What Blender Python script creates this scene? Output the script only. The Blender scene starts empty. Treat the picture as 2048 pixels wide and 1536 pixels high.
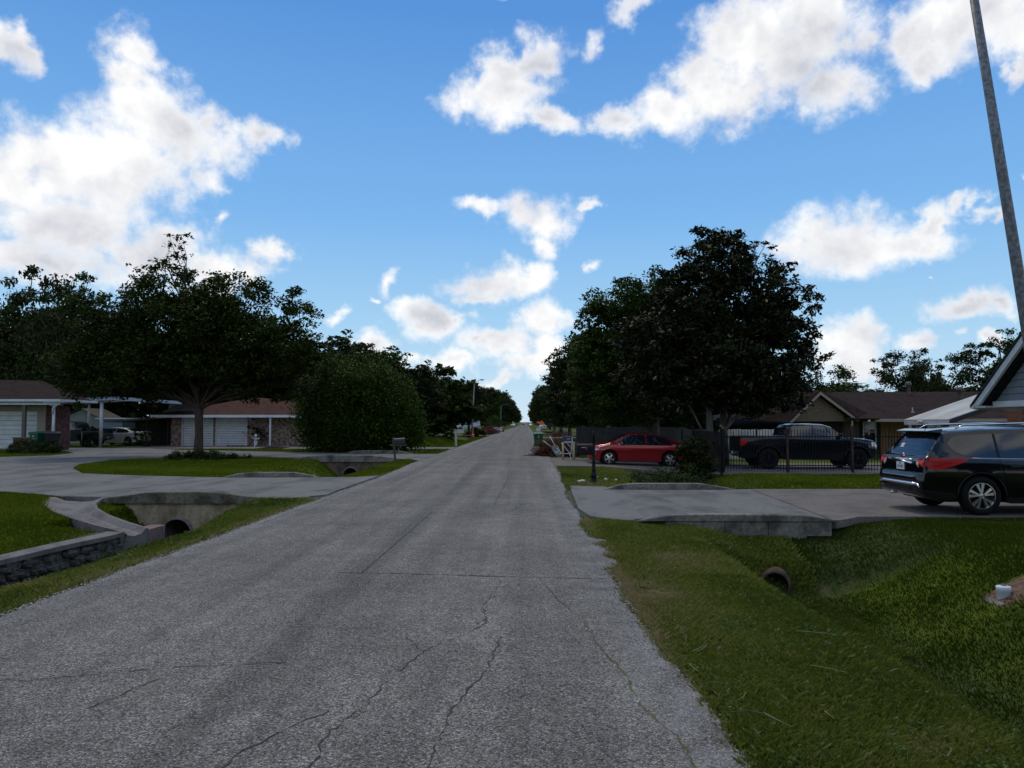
import bpy, bmesh, math, random
import numpy as np
from mathutils import Vector, Matrix
from mathutils.geometry import tessellate_polygon
rad = math.radians
scene = bpy.context.scene
COL = scene.collection

# ------------------------------------------------------------------ camera, sky, sun, exposure
cam_d = bpy.data.cameras.new('camera')
cam_d.lens = 26.0; cam_d.sensor_width = 36.0
cam_d.clip_start = 0.1; cam_d.clip_end = 6000
cam = bpy.data.objects.new('camera', cam_d); COL.objects.link(cam)
cam.location = (0, 0, 1.8)
cam.rotation_euler = (rad(90 + 3.017), 0, rad(1.122))
scene.camera = cam
scene.view_settings.view_transform = 'Standard'
scene.view_settings.look = 'None'
scene.view_settings.gamma = 1.0
scene.view_settings.use_curve_mapping = False
scene.view_settings.exposure = 0.0
SUN_EL, SUN_AZ = 58.0, -12.0      # azimuth measured from +Y towards +X

CLOUDS = [(-28.9, 24.3, 2.2, 1.4, 0, 1), (-30.0, 22.5, 2.0, 1.7, 0, 1), (-28.6, 20.6, 4.0, 2.3, 0, 1), (-26.0, 19.8, 3.7, 2.4, 0, 1), (-33.3, 17.6, 3.1, 1.8, 25, 1), (-34.6, 15.5, 3.3, 2.8, 0, 1), (-30.3, 17.2, 5.1, 3.2, 0, 1), (-33.2, 13.2, 5.9, 2.5, 0, 1), (-23.4, 21.3, 1.4, 1.6, 0, 0.8), (-20.3, 21.0, 1.7, 1.2, 0, 1), (-25.0, 17.4, 2.5, 1.8, 0, 0.75), (-36.3, 23.3, 1.0, 1.7, 0, 1), (-33.9, 10.6, 7.2, 1.5, 0, 1), (-26.5, 12.0, 3.5, 1.8, 0, 1), (-23.5, 10.9, 3.0, 1.4, 0, 1), (-19.2, 12.3, 1.3, 1.1, 0, 1), (-20.1, 10.8, 2.1, 1.1, 0, 0.8), (-22.6, 14.5, 1.5, 0.7, 30, 0.5), (-15.2, 8.0, 1.2, 0.6, 25, 0.7), (-2.5, 24.3, 3.8, 1.6, 0, 1), (0.9, 26.3, 2.2, 1.6, 30, 0.9), (1.3, 22.5, 2.6, 1.0, -10, 0.9), (-1.3, 25.7, 2.8, 1.5, 0, 0.9), (4.5, 27.7, 1.8, 1.3, 40, 0.55), (7.6, 29.8, 2.5, 0.9, 0, 0.8), (-0.9, 30.7, 2.0, 0.6, 0, 0.6), (17.2, 27.0, 4.3, 2.3, 20, 1), (20.3, 25.1, 5.7, 3.4, 0, 1), (11.2, 23.0, 4.0, 1.6, 10, 1), (7.2, 22.6, 2.1, 1.1, 0, 1), (22.9, 22.5, 2.8, 1.9, 0, 1), (15.3, 23.3, 5.8, 2.1, 8, 1), (13.5, 25.0, 3.0, 1.6, 20, 1), (22.4, 26.6, 3.0, 2.7, 0, 1), (25.3, 25.1, 1.4, 1.8, 30, 0.75), (28.7, 25.3, 2.4, 2.2, 0, 1), (31.6, 25.2, 3.1, 2.0, 0, 1), (29.5, 23.7, 2.2, 1.0, 0, 1), (33.7, 22.1, 0.8, 1.4, 0, 0.7), (33.8, 15.0, 0.5, 1.1, 0, 0.6), (-3.8, 16.2, 2.2, 0.8, 0, 0.9), (0.9, 15.9, 3.1, 1.7, 0, 1), (1.5, 14.0, 1.8, 1.2, 0, 0.9), (5.2, 16.8, 1.2, 0.5, 25, 0.7), (23.0, 12.7, 3.4, 2.1, 0, 1), (26.5, 12.5, 3.7, 1.4, 0, 1), (29.0, 13.8, 2.5, 0.9, 22, 0.9), (20.4, 12.7, 1.5, 1.2, 0, 0.7), (31.3, 14.7, 1.4, 0.6, 22, 0.8), (32.0, 13.9, 0.8, 0.6, 0, 0.6), (30.4, 8.0, 2.8, 1.1, 0, 1), (32.7, 7.9, 1.6, 1.0, 0, 1), (28.0, 10.0, 0.6, 0.3, 0, 0.6), (-1.9, 10.7, 3.5, 1.6, 0, 1), (1.3, 11.4, 1.4, 1.4, 0, 1), (-2.8, 9.6, 2.9, 0.7, 0, 0.8), (-6.7, 7.8, 2.9, 1.2, 0, 1), (-5.0, 8.1, 1.4, 0.6, 0, 0.9), (-10.3, 10.3, 1.3, 1.6, 0, 0.65), (-11.1, 8.8, 0.8, 0.5, 0, 0.5), (6.3, 12.1, 1.0, 0.7, 0, 0.6), (24.0, 5.9, 2.2, 1.6, 0, 1), (27.6, 5.7, 1.3, 0.9, 0, 0.9), (23.5, 4.4, 2.9, 1.4, 0, 0.9), (-11.8, 5.9, 2.7, 1.1, 0, 0.85), (-11.3, 4.6, 2.6, 1.1, 0, 0.8), (-2.1, 6.0, 3.7, 1.2, 0, 1), (2.0, 7.4, 2.5, 1.5, 10, 1), (-3.8, 6.1, 1.1, 0.7, 0, 1), (-5.9, 5.2, 3.3, 0.7, 0, 0.8), (-0.1, 4.7, 5.0, 0.9, 0, 0.9), (-2.4, 3.6, 1.6, 0.8, 15, 0.9), (32.3, 5.6, 1.2, 0.7, 0, 0.9), (30.5, 6.1, 0.8, 0.6, 0, 0.7), (1.8, 5.6, 2.3, 1.2, 0, 0.9)]

world = bpy.data.worlds.new('World'); scene.world = world
world.use_nodes = True
nt = world.node_tree; nt.nodes.clear()
N = nt.nodes.new
def L(a, b): nt.links.new(a, b)
def vm(op, a, b=None):
    n = N('ShaderNodeVectorMath'); n.operation = op
    for i, v in enumerate((a, b)):
        if v is None: continue
        if isinstance(v, tuple): n.inputs[i].default_value = v
        else: L(v, n.inputs[i])
    return n.outputs['Value'] if op in ('LENGTH', 'DOT_PRODUCT') else n.outputs['Vector']
def mm(op, a, b=None, c=None, clamp=False):
    n = N('ShaderNodeMath'); n.operation = op; n.use_clamp = clamp
    for i, v in enumerate((a, b, c)):
        if v is None: continue
        if isinstance(v, (int, float)): n.inputs[i].default_value = v
        else: L(v, n.inputs[i])
    return n.outputs[0]
def noise(vec, scale, detail=6, rough=.55):
    n = N('ShaderNodeTexNoise'); n.inputs['Scale'].default_value = scale
    n.inputs['Detail'].default_value = detail; n.inputs['Roughness'].default_value = rough
    L(vec, n.inputs['Vector']); return n
def sstep(x, a, b):
    n = N('ShaderNodeMapRange'); n.interpolation_type = 'SMOOTHSTEP'
    n.inputs['From Min'].default_value = a; n.inputs['From Max'].default_value = b
    L(x, n.inputs['Value']); return n.outputs['Result']
tc = N('ShaderNodeTexCoord')
D = vm('NORMALIZE', tc.outputs['Generated'])
sx = N('ShaderNodeSeparateXYZ'); L(D, sx.inputs[0])
az = mm('MULTIPLY', mm('ARCTAN2', sx.outputs[0], sx.outputs[1]), 57.29578)
el = mm('MULTIPLY', mm('ARCSINE', sx.outputs[2]), 57.29578)
cb = N('ShaderNodeCombineXYZ'); L(az, cb.inputs[0]); L(el, cb.inputs[1])
# turbulence warps the cloud outlines
wn = noise(D, 9.0, 5, .6)
warp = vm('MULTIPLY', vm('SUBTRACT', wn.outputs['Color'], (.5, .5, .5)), (9.0, 5.0, 0))
P = vm('ADD', cb.outputs[0], warp)
Fm = None
for (ca, ce, rx, ry, ro, w) in CLOUDS:
    q = vm('SUBTRACT', P, (ca, ce, 0.0))
    if abs(ro) > 1:
        r_ = N('ShaderNodeVectorRotate'); r_.rotation_type = 'Z_AXIS'
        r_.inputs['Angle'].default_value = -rad(ro); L(q, r_.inputs['Vector']); q = r_.outputs[0]
    kk = .88 if ce < 12.6 and rx < 6 and ca > -15 else .78
    d = vm('LENGTH', vm('MULTIPLY', q, (kk / rx, kk / ry, 0.0)))
    fi = mm('SUBTRACT', w, d)
    Fm = fi if Fm is None else mm('SMOOTH_MAX', Fm, fi, .15)
out = sstep(mm('MAXIMUM', mm('SUBTRACT', mm('ABSOLUTE', az), 36.0), mm('SUBTRACT', el, 30.0)), 0.0, 9.0)
gn = noise(D, 3.2, 4, .55)
gen = mm('ADD', mm('MULTIPLY', mm('SUBTRACT', gn.outputs['Fac'], .47), 5.0), mm('MULTIPLY', mm('SUBTRACT', out, 1.0), 4.0))
Fm = mm('MAXIMUM', Fm, gen)
fb = noise(D, 26.0, 9, .62)
fl = noise(D, 7.0, 5, .6)
gn2 = noise(vm('ADD', D, (.31, .2, .1)), 4.5, 4, .5)
F = mm('ADD', Fm, mm('ADD', mm('MULTIPLY', mm('SUBTRACT', fb.outputs['Fac'], .5), 1.45), mm('MULTIPLY', mm('SUBTRACT', fl.outputs['Fac'], .5), .9)))
alpha = sstep(F, -.14, .70)
alpha = mm('MULTIPLY', alpha, sstep(el, -2.0, 1.0))
# relief: denser above means we look at a shaded underside, thinner above means a sunlit rim
Dup = vm('ADD', D, (-.012, 0.0, .022))
fb2 = noise(Dup, 26.0, 7, .55); fb3 = noise(D, 26.0, 7, .55)
fl2 = noise(vm('ADD', D, (-.03, 0.0, .06)), 7.0, 5, .6)
relief = mm('ADD', mm('MULTIPLY', mm('SUBTRACT', fb3.outputs['Fac'], fb2.outputs['Fac']), .35),
            mm('MULTIPLY', mm('SUBTRACT', fl.outputs['Fac'], fl2.outputs['Fac']), .85))
core = mm('MULTIPLY', sstep(F, .22, .95), sstep(gn2.outputs['Fac'], .33, .58))
lightv = mm('SUBTRACT', mm('ADD', 1.0, relief), mm('MULTIPLY', core, .30))
lightv = mm('MINIMUM', mm('MAXIMUM', lightv, .62), 1.04)
cc = N('ShaderNodeCombineColor')
L(mm('POWER', lightv, 1.05), cc.inputs[0]); L(lightv, cc.inputs[1]); L(mm('POWER', lightv, .78), cc.inputs[2])
SKY_STR = 0.1
csc = vm('MULTIPLY', cc.outputs[0], (1 / SKY_STR,) * 3)
sky = N('ShaderNodeTexSky'); sky.sky_type = 'NISHITA'; sky.sun_disc = False
sky.sun_elevation = rad(SUN_EL); sky.sun_rotation = rad(SUN_AZ)
sky.altitude = 20; sky.air_density = 1.0; sky.dust_density = 0.6; sky.ozone_density = 2.2
# clear air: the physical sky graded towards the humid blue of the place (paler low down, deep blue overhead)
cr = N('ShaderNodeValToRGB'); L(mm('DIVIDE', mm('MAXIMUM', el, 0.0), 90.0), cr.inputs[0])
stops = [(0.0, (.64, .80, .92)), (.03, (.54, .75, .92)), (.08, (.38, .65, .91)), (.17, (.205, .475, .865)), (.33, (.092, .295, .715)), (1.0, (.05, .18, .50))]
e_ = cr.color_ramp.elements
e_[0].position, e_[0].color = stops[0][0], (*stops[0][1], 1); e_[1].position, e_[1].color = 1.0, (*stops[-1][1], 1)
for p_, c_ in stops[1:-1]:
    k_ = e_.new(p_); k_.color = (*c_, 1)
g_ = N('ShaderNodeMix'); g_.data_type = 'RGBA'; g_.inputs['Factor'].default_value = .95
L(sky.outputs[0], g_.inputs['A']); L(vm('MULTIPLY', cr.outputs[0], (1 / SKY_STR,) * 3), g_.inputs['B'])
clear = g_.outputs['Result']
mix = N('ShaderNodeMix'); mix.data_type = 'RGBA'
L(alpha, mix.inputs['Factor']); L(clear, mix.inputs['A']); L(csc, mix.inputs['B'])
bg = N('ShaderNodeBackground'); bg.inputs['Strength'].default_value = SKY_STR
L(mix.outputs['Result'], bg.inputs['Color'])
wo = N('ShaderNodeOutputWorld'); L(bg.outputs[0], wo.inputs['Surface'])
world.cycles.sampling_method = 'MANUAL'; world.cycles.sample_map_resolution = 512

sun_d = bpy.data.lights.new('sun', 'SUN'); sun_d.energy = 1.15; sun_d.angle = rad(12); sun_d.color = (1, .90, .74)
sun = bpy.data.objects.new('sun', sun_d); COL.objects.link(sun)
sd = Vector((math.sin(rad(SUN_AZ)) * math.cos(rad(SUN_EL)), math.cos(rad(SUN_AZ)) * math.cos(rad(SUN_EL)), math.sin(rad(SUN_EL))))
sun.rotation_euler = sd.to_track_quat('Z', 'Y').to_euler()

# ------------------------------------------------------------------ helpers
def tag(o, label=None, cat=None, group=None, kind=None):
    if label: o['label'] = label
    if cat: o['category'] = cat
    if group: o['group'] = group
    if kind: o['kind'] = kind
    return o
def thing(name, label, cat, loc=(0, 0, 0), rotz=0.0, group=None):
    o = bpy.data.objects.new(name, None); COL.objects.link(o)
    o.location = loc; o.rotation_euler = (0, 0, rotz); o.empty_display_size = .2
    return tag(o, label, cat, group)
def link(name, me, parent=None, loc=None, rot=None):
    o = bpy.data.objects.new(name, me); COL.objects.link(o)
    if parent is not None: o.parent = parent
    if loc is not None: o.location = loc
    if rot is not None: o.rotation_euler = rot
    return o
def raw(name, verts, faces, mat, smooth=False):
    me = bpy.data.meshes.new(name); me.from_pydata([tuple(v) for v in verts], [], faces)
    if mat: me.materials.append(mat)
    if smooth: me.polygons.foreach_set('use_smooth', [True] * len(me.polygons))
    me.update(); return me
def fast_mesh(name, V, Q, mat, rnd=None, smooth=False):
    """V (n,3) array, Q (m,k) array of equal-size faces, rnd one value per vertex"""
    me = bpy.data.meshes.new(name); n = len(V); m, k = Q.shape
    me.vertices.add(n); me.vertices.foreach_set('co', np.ascontiguousarray(V, dtype=np.float32).ravel())
    me.loops.add(m * k); me.loops.foreach_set('vertex_index', Q.astype(np.int32).ravel())
    me.polygons.add(m); me.polygons.foreach_set('loop_start', np.arange(0, m * k, k, dtype=np.int32))
    me.polygons.foreach_set('loop_total', np.full(m, k, dtype=np.int32))
    if smooth: me.polygons.foreach_set('use_smooth', np.ones(m, dtype=bool))
    if mat: me.materials.append(mat)
    me.update(calc_edges=True)
    if rnd is not None:
        a = me.attributes.new('rnd', 'FLOAT', 'POINT'); a.data.foreach_set('value', rnd.astype(np.float32))
    return me
class MB:
    def __init__(s): s.v = []; s.f = []
    def add(s, vs, fs, M=None):
        b = len(s.v)
        for v in vs: s.v.append(tuple(M @ Vector(v)) if M else tuple(v))
        for f in fs: s.f.append(tuple(i + b for i in f))
        return s
    def box(s, x0, y0, z0, x1, y1, z1, M=None):
        x0, x1 = min(x0, x1), max(x0, x1); y0, y1 = min(y0, y1), max(y0, y1); z0, z1 = min(z0, z1), max(z0, z1)
        return s.add([(x0, y0, z0), (x1, y0, z0), (x1, y1, z0), (x0, y1, z0), (x0, y0, z1), (x1, y0, z1), (x1, y1, z1), (x0, y1, z1)],
                     [(0, 3, 2, 1), (4, 5, 6, 7), (0, 1, 5, 4), (1, 2, 6, 5), (2, 3, 7, 6), (3, 0, 4, 7)], M)
    def tube(s, pts, r, n=8, cap=True):
        pts = [Vector(p) for p in pts]; rs = r if isinstance(r, (list, tuple)) else [r] * len(pts)
        b = len(s.v); up = Vector((0, 0, 1))
        for i, p in enumerate(pts):
            d = (pts[min(i + 1, len(pts) - 1)] - pts[max(i - 1, 0)]).normalized()
            a = d.cross(up)
            if a.length < .05: a = d.cross(Vector((1, 0, 0)))
            a.normalize(); c = a.cross(d)
            for k in range(n):
                t = 2 * math.pi * k / n
                s.v.append(tuple(p + (a * math.cos(t) + c * math.sin(t)) * rs[i]))
        for i in range(len(pts) - 1):
            for k in range(n):
                s.f.append((b + i * n + k, b + i * n + (k + 1) % n, b + (i + 1) * n + (k + 1) % n, b + (i + 1) * n + k))
        if cap:
            s.f.append(tuple(b + k for k in range(n))[::-1]); e = b + (len(pts) - 1) * n
            s.f.append(tuple(e + k for k in range(n)))
        return s
    def lathe(s, prof, n=16, M=None, arc=2 * math.pi):
        """profile of (radius, height) about local Z"""
        b = len(s.v); full = abs(arc - 2 * math.pi) < 1e-6; cols = n if full else n + 1
        for k in range(cols):
            t = arc * k / n
            for r_, z_ in prof:
                v = Vector((r_ * math.cos(t), r_ * math.sin(t), z_)); s.v.append(tuple(M @ v) if M else tuple(v))
        m = len(prof)
        for k in range(n):
            k2 = (k + 1) % cols
            for i in range(m - 1):
                s.f.append((b + k * m + i, b + k2 * m + i, b + k2 * m + i + 1, b + k * m + i + 1))
        return s
    def prism(s, poly, z0, z1, M=None):
        """poly list of (x,y); extruded along z"""
        n = len(poly); vs = [(x, y, z0) for x, y in poly] + [(x, y, z1) for x, y in poly]
        tri = tessellate_polygon([[Vector((x, y, 0)) for x, y in poly]])
        fs = [tuple(t[::-1]) for t in tri] + [tuple(i + n for i in t) for t in tri]
        fs += [(i, (i + 1) % n, (i + 1) % n + n, i + n) for i in range(n)]
        return s.add(vs, fs, M)
    def obj(s, name, mat, parent=None, smooth=False, bevel=0, loc=None, rot=None):
        me = raw(name, s.v, s.f, mat, smooth)
        if bevel or True:
            bm = bmesh.new(); bm.from_mesh(me); bmesh.ops.recalc_face_normals(bm, faces=bm.faces)
            if bevel:
                bmesh.ops.bevel(bm, geom=list(bm.edges), offset=bevel, segments=2, affect='EDGES', profile=.6, clamp_overlap=True)
            bm.to_mesh(me); bm.free()
            if smooth: me.polygons.foreach_set('use_smooth', [True] * len(me.polygons))
        return link(name, me, parent, loc, rot)
def dup_tree(o, parent=None):
    c = o.copy(); COL.objects.link(c)
    if parent is not None: c.parent = parent
    for ch in list(o.children): dup_tree(ch, c)
    return c
def XZ(y=0.0):      # matrix that turns (x, y, z) of a prism into x, depth, height: poly drawn in x/z, extruded along +y
    return Matrix(((1, 0, 0, 0), (0, 0, 1, y), (0, 1, 0, 0), (0, 0, 0, 1)))
def YZ(x=0.0):      # poly drawn in y/z, extruded along +x
    return Matrix(((0, 0, 1, x), (1, 0, 0, 0), (0, 1, 0, 0), (0, 0, 0, 1)))

# ------------------------------------------------------------------ materials
def mat(name, col, rough=.6, metal=0.0, spec=.5, coat=0.0, c2=None, scale=5.0, detail=4, bump=0.0, bscale=None, stretch=None,
        emit=None, trans=0.0, thresh=(.35, .65), coord='Object'):
    m = bpy.data.materials.new(name); m.use_nodes = True; t = m.node_tree; b = t.nodes['Principled BSDF']
    b.inputs['Base Color'].default_value = (*col, 1); b.inputs['Roughness'].default_value = rough
    b.inputs['Metallic'].default_value = metal; b.inputs['Specular IOR Level'].default_value = spec
    b.inputs['Coat Weight'].default_value = coat; b.inputs['Coat Roughness'].default_value = .03
    if trans: b.inputs['Transmission Weight'].default_value = trans
    if emit: b.inputs['Emission Color'].default_value = (*emit, 1); b.inputs['Emission Strength'].default_value = 1
    if c2 or bump:
        c = t.nodes.new('ShaderNodeTexCoord'); src = c.outputs[coord]
        if stretch:
            mp = t.nodes.new('ShaderNodeMapping'); mp.inputs['Scale'].default_value = stretch
            t.links.new(src, mp.inputs[0]); src = mp.outputs[0]
        n = t.nodes.new('ShaderNodeTexNoise'); n.inputs['Scale'].default_value = scale; n.inputs['Detail'].default_value = detail
        t.links.new(src, n.inputs['Vector'])
        if c2:
            r = t.nodes.new('ShaderNodeValToRGB'); r.color_ramp.elements[0].position = thresh[0]; r.color_ramp.elements[1].position = thresh[1]
            r.color_ramp.elements[0].color = (*col, 1); r.color_ramp.elements[1].color = (*c2, 1)
            t.links.new(n.outputs['Fac'], r.inputs[0]); t.links.new(r.outputs[0], b.inputs['Base Color'])
        if bump:
            n2 = n
            if bscale:
                n2 = t.nodes.new('ShaderNodeTexNoise'); n2.inputs['Scale'].default_value = bscale; n2.inputs['Detail'].default_value = 5
                t.links.new(src, n2.inputs['Vector'])
            bp = t.nodes.new('ShaderNodeBump'); bp.inputs['Strength'].default_value = bump; bp.inputs['Distance'].default_value = .02
            t.links.new(n2.outputs['Fac'], bp.inputs['Height']); t.links.new(bp.outputs[0], b.inputs['Normal'])
    return m
def leafmat(name, cols, rough=.55, spec=.35, transl=.12):
    """leaf colour varies leaf by leaf through the 'rnd' attribute; cols = [(pos, rgb)...]"""
    m = bpy.data.materials.new(name); m.use_nodes = True; t = m.node_tree; b = t.nodes['Principled BSDF']
    a = t.nodes.new('ShaderNodeAttribute'); a.attribute_name = 'rnd'
    r = t.nodes.new('ShaderNodeValToRGB'); e = r.color_ramp.elements
    e[0].position, e[0].color = cols[0][0], (*cols[0][1], 1); e[1].position, e[1].color = cols[-1][0], (*cols[-1][1], 1)
    for p, c in cols[1:-1]:
        k = e.new(p); k.color = (*c, 1)
    t.links.new(a.outputs['Fac'], r.inputs[0]); t.links.new(r.outputs[0], b.inputs['Base Color'])
    b.inputs['Roughness'].default_value = rough; b.inputs['Specular IOR Level'].default_value = spec
    if transl:
        tr = t.nodes.new('ShaderNodeBsdfTranslucent'); mx = t.nodes.new('ShaderNodeMixShader'); mx.inputs[0].default_value = transl
        t.links.new(r.outputs[0], tr.inputs[0]); t.links.new(b.outputs[0], mx.inputs[1]); t.links.new(tr.outputs[0], mx.inputs[2])
        t.links.new(mx.outputs[0], t.nodes['Material Output'].inputs[0])
    return m
M = {}
def nodes_of(m): return m.node_tree, m.node_tree.nodes, m.node_tree.links

def road_material():
    m = bpy.data.materials.new('chip_seal_asphalt'); m.use_nodes = True
    t, n, l = nodes_of(m); b = n['Principled BSDF']
    g = n.new('ShaderNodeTexCoord').outputs['Object']
    def tex(scale, det, rough=.5, st=None):
        src = g
        if st:
            mp = n.new('ShaderNodeMapping'); mp.inputs['Scale'].default_value = st; l.new(g, mp.inputs[0]); src = mp.outputs[0]
        x = n.new('ShaderNodeTexNoise'); x.inputs['Scale'].default_value = scale; x.inputs['Detail'].default_value = det
        x.inputs['Roughness'].default_value = rough; l.new(src, x.inputs['Vector']); return x.outputs['Fac']
    vo = n.new('ShaderNodeTexVoronoi'); vo.inputs['Scale'].default_value = 95; l.new(g, vo.inputs['Vector'])
    sep = n.new('ShaderNodeSeparateColor'); l.new(vo.outputs['Color'], sep.inputs[0])
    r = n.new('ShaderNodeValToRGB'); e = r.color_ramp.elements
    e[0].position, e[0].color = 0.0, (.050, .046, .041, 1); e[1].position, e[1].color = 1.0, (.44, .41, .37, 1)
    for p, c in ((.25, .125), (.55, .205), (.85, .29)):
        k = e.new(p); k.color = (c * .98, c * .90, c * .78, 1)
    l.new(sep.outputs[0], r.inputs[0])
    ed = n.new('ShaderNodeTexVoronoi'); ed.feature = 'DISTANCE_TO_EDGE'; ed.inputs['Scale'].default_value = 95; l.new(g, ed.inputs['Vector'])
    mr = n.new('ShaderNodeMapRange'); mr.inputs['From Max'].default_value = .16; mr.inputs['To Min'].default_value = .38; l.new(ed.outputs['Distance'], mr.inputs['Value'])
    def mul(a, bb, f=1.0):
        x = n.new('ShaderNodeMix'); x.data_type = 'RGBA'; x.blend_type = 'MULTIPLY'; x.inputs['Factor'].default_value = f
        l.new(a, x.inputs['A']); l.new(bb, x.inputs['B']); return x.outputs['Result']
    def ramp(v, a, bb, lo, hi):
        x = n.new('ShaderNodeMapRange'); x.inputs['From Min'].default_value = a; x.inputs['From Max'].default_value = bb
        x.inputs['To Min'].default_value = lo; x.inputs['To Max'].default_value = hi; l.new(v, x.inputs['Value']); return x.outputs['Result']
    c = mul(r.outputs[0], mr.outputs['Result'])
    c = mul(c, ramp(tex(.55, 6, .6), .35, .65, .82, 1.14))
    c = mul(c, ramp(tex(1.0, 4, .55, (2.2, .06, 1)), .35, .65, .80, 1.16))          # wheel-path streaks along the road
    c = mul(c, ramp(tex(4.0, 5, .6), .3, .7, .86, 1.14))
    # darker open-graded band along the paver seam left of the middle
    sx_ = n.new('ShaderNodeSeparateXYZ'); l.new(g, sx_.inputs[0])
    wv = n.new('ShaderNodeMath'); wv.operation = 'MULTIPLY_ADD'; l.new(tex(.9, 3), wv.inputs[0]); wv.inputs[1].default_value = .35; wv.inputs[2].default_value = 1.78
    sa = n.new('ShaderNodeMath'); sa.operation = 'ADD'; l.new(sx_.outputs[0], sa.inputs[0]); l.new(wv.outputs[0], sa.inputs[1])
    sb = n.new('ShaderNodeMath'); sb.operation = 'ABSOLUTE'; l.new(sa.outputs[0], sb.inputs[0])
    sc_ = ramp(sb.outputs[0], .05, .30, .74, 1.0); c = mul(c, sc_)
    # brown oil and leaf stains
    st = ramp(tex(1.7, 4, .6), .62, .74, 0.0, .55)
    x = n.new('ShaderNodeMix'); x.data_type = 'RGBA'; l.new(st, x.inputs['Factor']); l.new(c, x.inputs['A']); x.inputs['B'].default_value = (.17, .145, .11, 1)
    # dust and loose stone towards both edges
    sp = n.new('ShaderNodeSeparateXYZ'); l.new(g, sp.inputs[0])
    ab = n.new('ShaderNodeMath'); ab.operation = 'ABSOLUTE'; ad = n.new('ShaderNodeMath'); ad.operation = 'ADD'; ad.inputs[1].default_value = 1.95
    l.new(sp.outputs[0], ad.inputs[0]); l.new(ad.outputs[0], ab.inputs[0])
    ex = ramp(ab.outputs[0], 2.35, 3.0, 0.0, 1.0); ex2 = n.new('ShaderNodeMath'); ex2.operation = 'MULTIPLY'
    l.new(ex, ex2.inputs[0]); l.new(ramp(tex(2.5, 5, .65), .42, .62, 0.0, .28), ex2.inputs[1])
    y = n.new('ShaderNodeMix'); y.data_type = 'RGBA'; l.new(ex2.outputs[0], y.inputs['Factor']); l.new(x.outputs['Result'], y.inputs['A']); y.inputs['B'].default_value = (.40, .39, .37, 1)
    l.new(y.outputs['Result'], b.inputs['Base Color']); b.inputs['Roughness'].default_value = .9; b.inputs['Specular IOR Level'].default_value = .25
    bp = n.new('ShaderNodeBump'); bp.inputs['Strength'].default_value = .6; bp.inputs['Distance'].default_value = .006
    l.new(ed.outputs['Distance'], bp.inputs['Height']); l.new(bp.outputs[0], b.inputs['Normal'])
    return m
def concrete_material(name, a, bb, stain, sscale=.8, amt=.55, streak=None):
    m = bpy.data.materials.new(name); m.use_nodes = True
    t, n, l = nodes_of(m); b = n['Principled BSDF']; g = n.new('ShaderNodeTexCoord').outputs['Object']
    def tex(scale, det, st=None):
        src = g
        if st:
            mp = n.new('ShaderNodeMapping'); mp.inputs['Scale'].default_value = st; l.new(g, mp.inputs[0]); src = mp.outputs[0]
        x = n.new('ShaderNodeTexNoise'); x.inputs['Scale'].default_value = scale; x.inputs['Detail'].default_value = det; x.inputs['Roughness'].default_value = .62
        l.new(src, x.inputs['Vector']); return x.outputs['Fac']
    r = n.new('ShaderNodeValToRGB'); r.color_ramp.elements[0].position = .36; r.color_ramp.elements[1].position = .64
    r.color_ramp.elements[0].color = (*a, 1); r.color_ramp.elements[1].color = (*bb, 1); l.new(tex(14, 8), r.inputs[0])
    mr = n.new('ShaderNodeMapRange'); mr.inputs['From Min'].default_value = .46; mr.inputs['From Max'].default_value = .62; mr.inputs['To Max'].default_value = amt
    l.new(tex(sscale, 6, streak), mr.inputs['Value'])
    x = n.new('ShaderNodeMix'); x.data_type = 'RGBA'; l.new(mr.outputs[0], x.inputs['Factor']); l.new(r.outputs[0], x.inputs['A']); x.inputs['B'].default_value = (*stain, 1)
    l.new(x.outputs['Result'], b.inputs['Base Color']); b.inputs['Roughness'].default_value = .88; b.inputs['Specular IOR Level'].default_value = .3
    bp = n.new('ShaderNodeBump'); bp.inputs['Strength'].default_value = .35; bp.inputs['Distance'].default_value = .01; l.new(tex(60, 6), bp.inputs['Height']); l.new(bp.outputs[0], b.inputs['Normal'])
    return m
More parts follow.
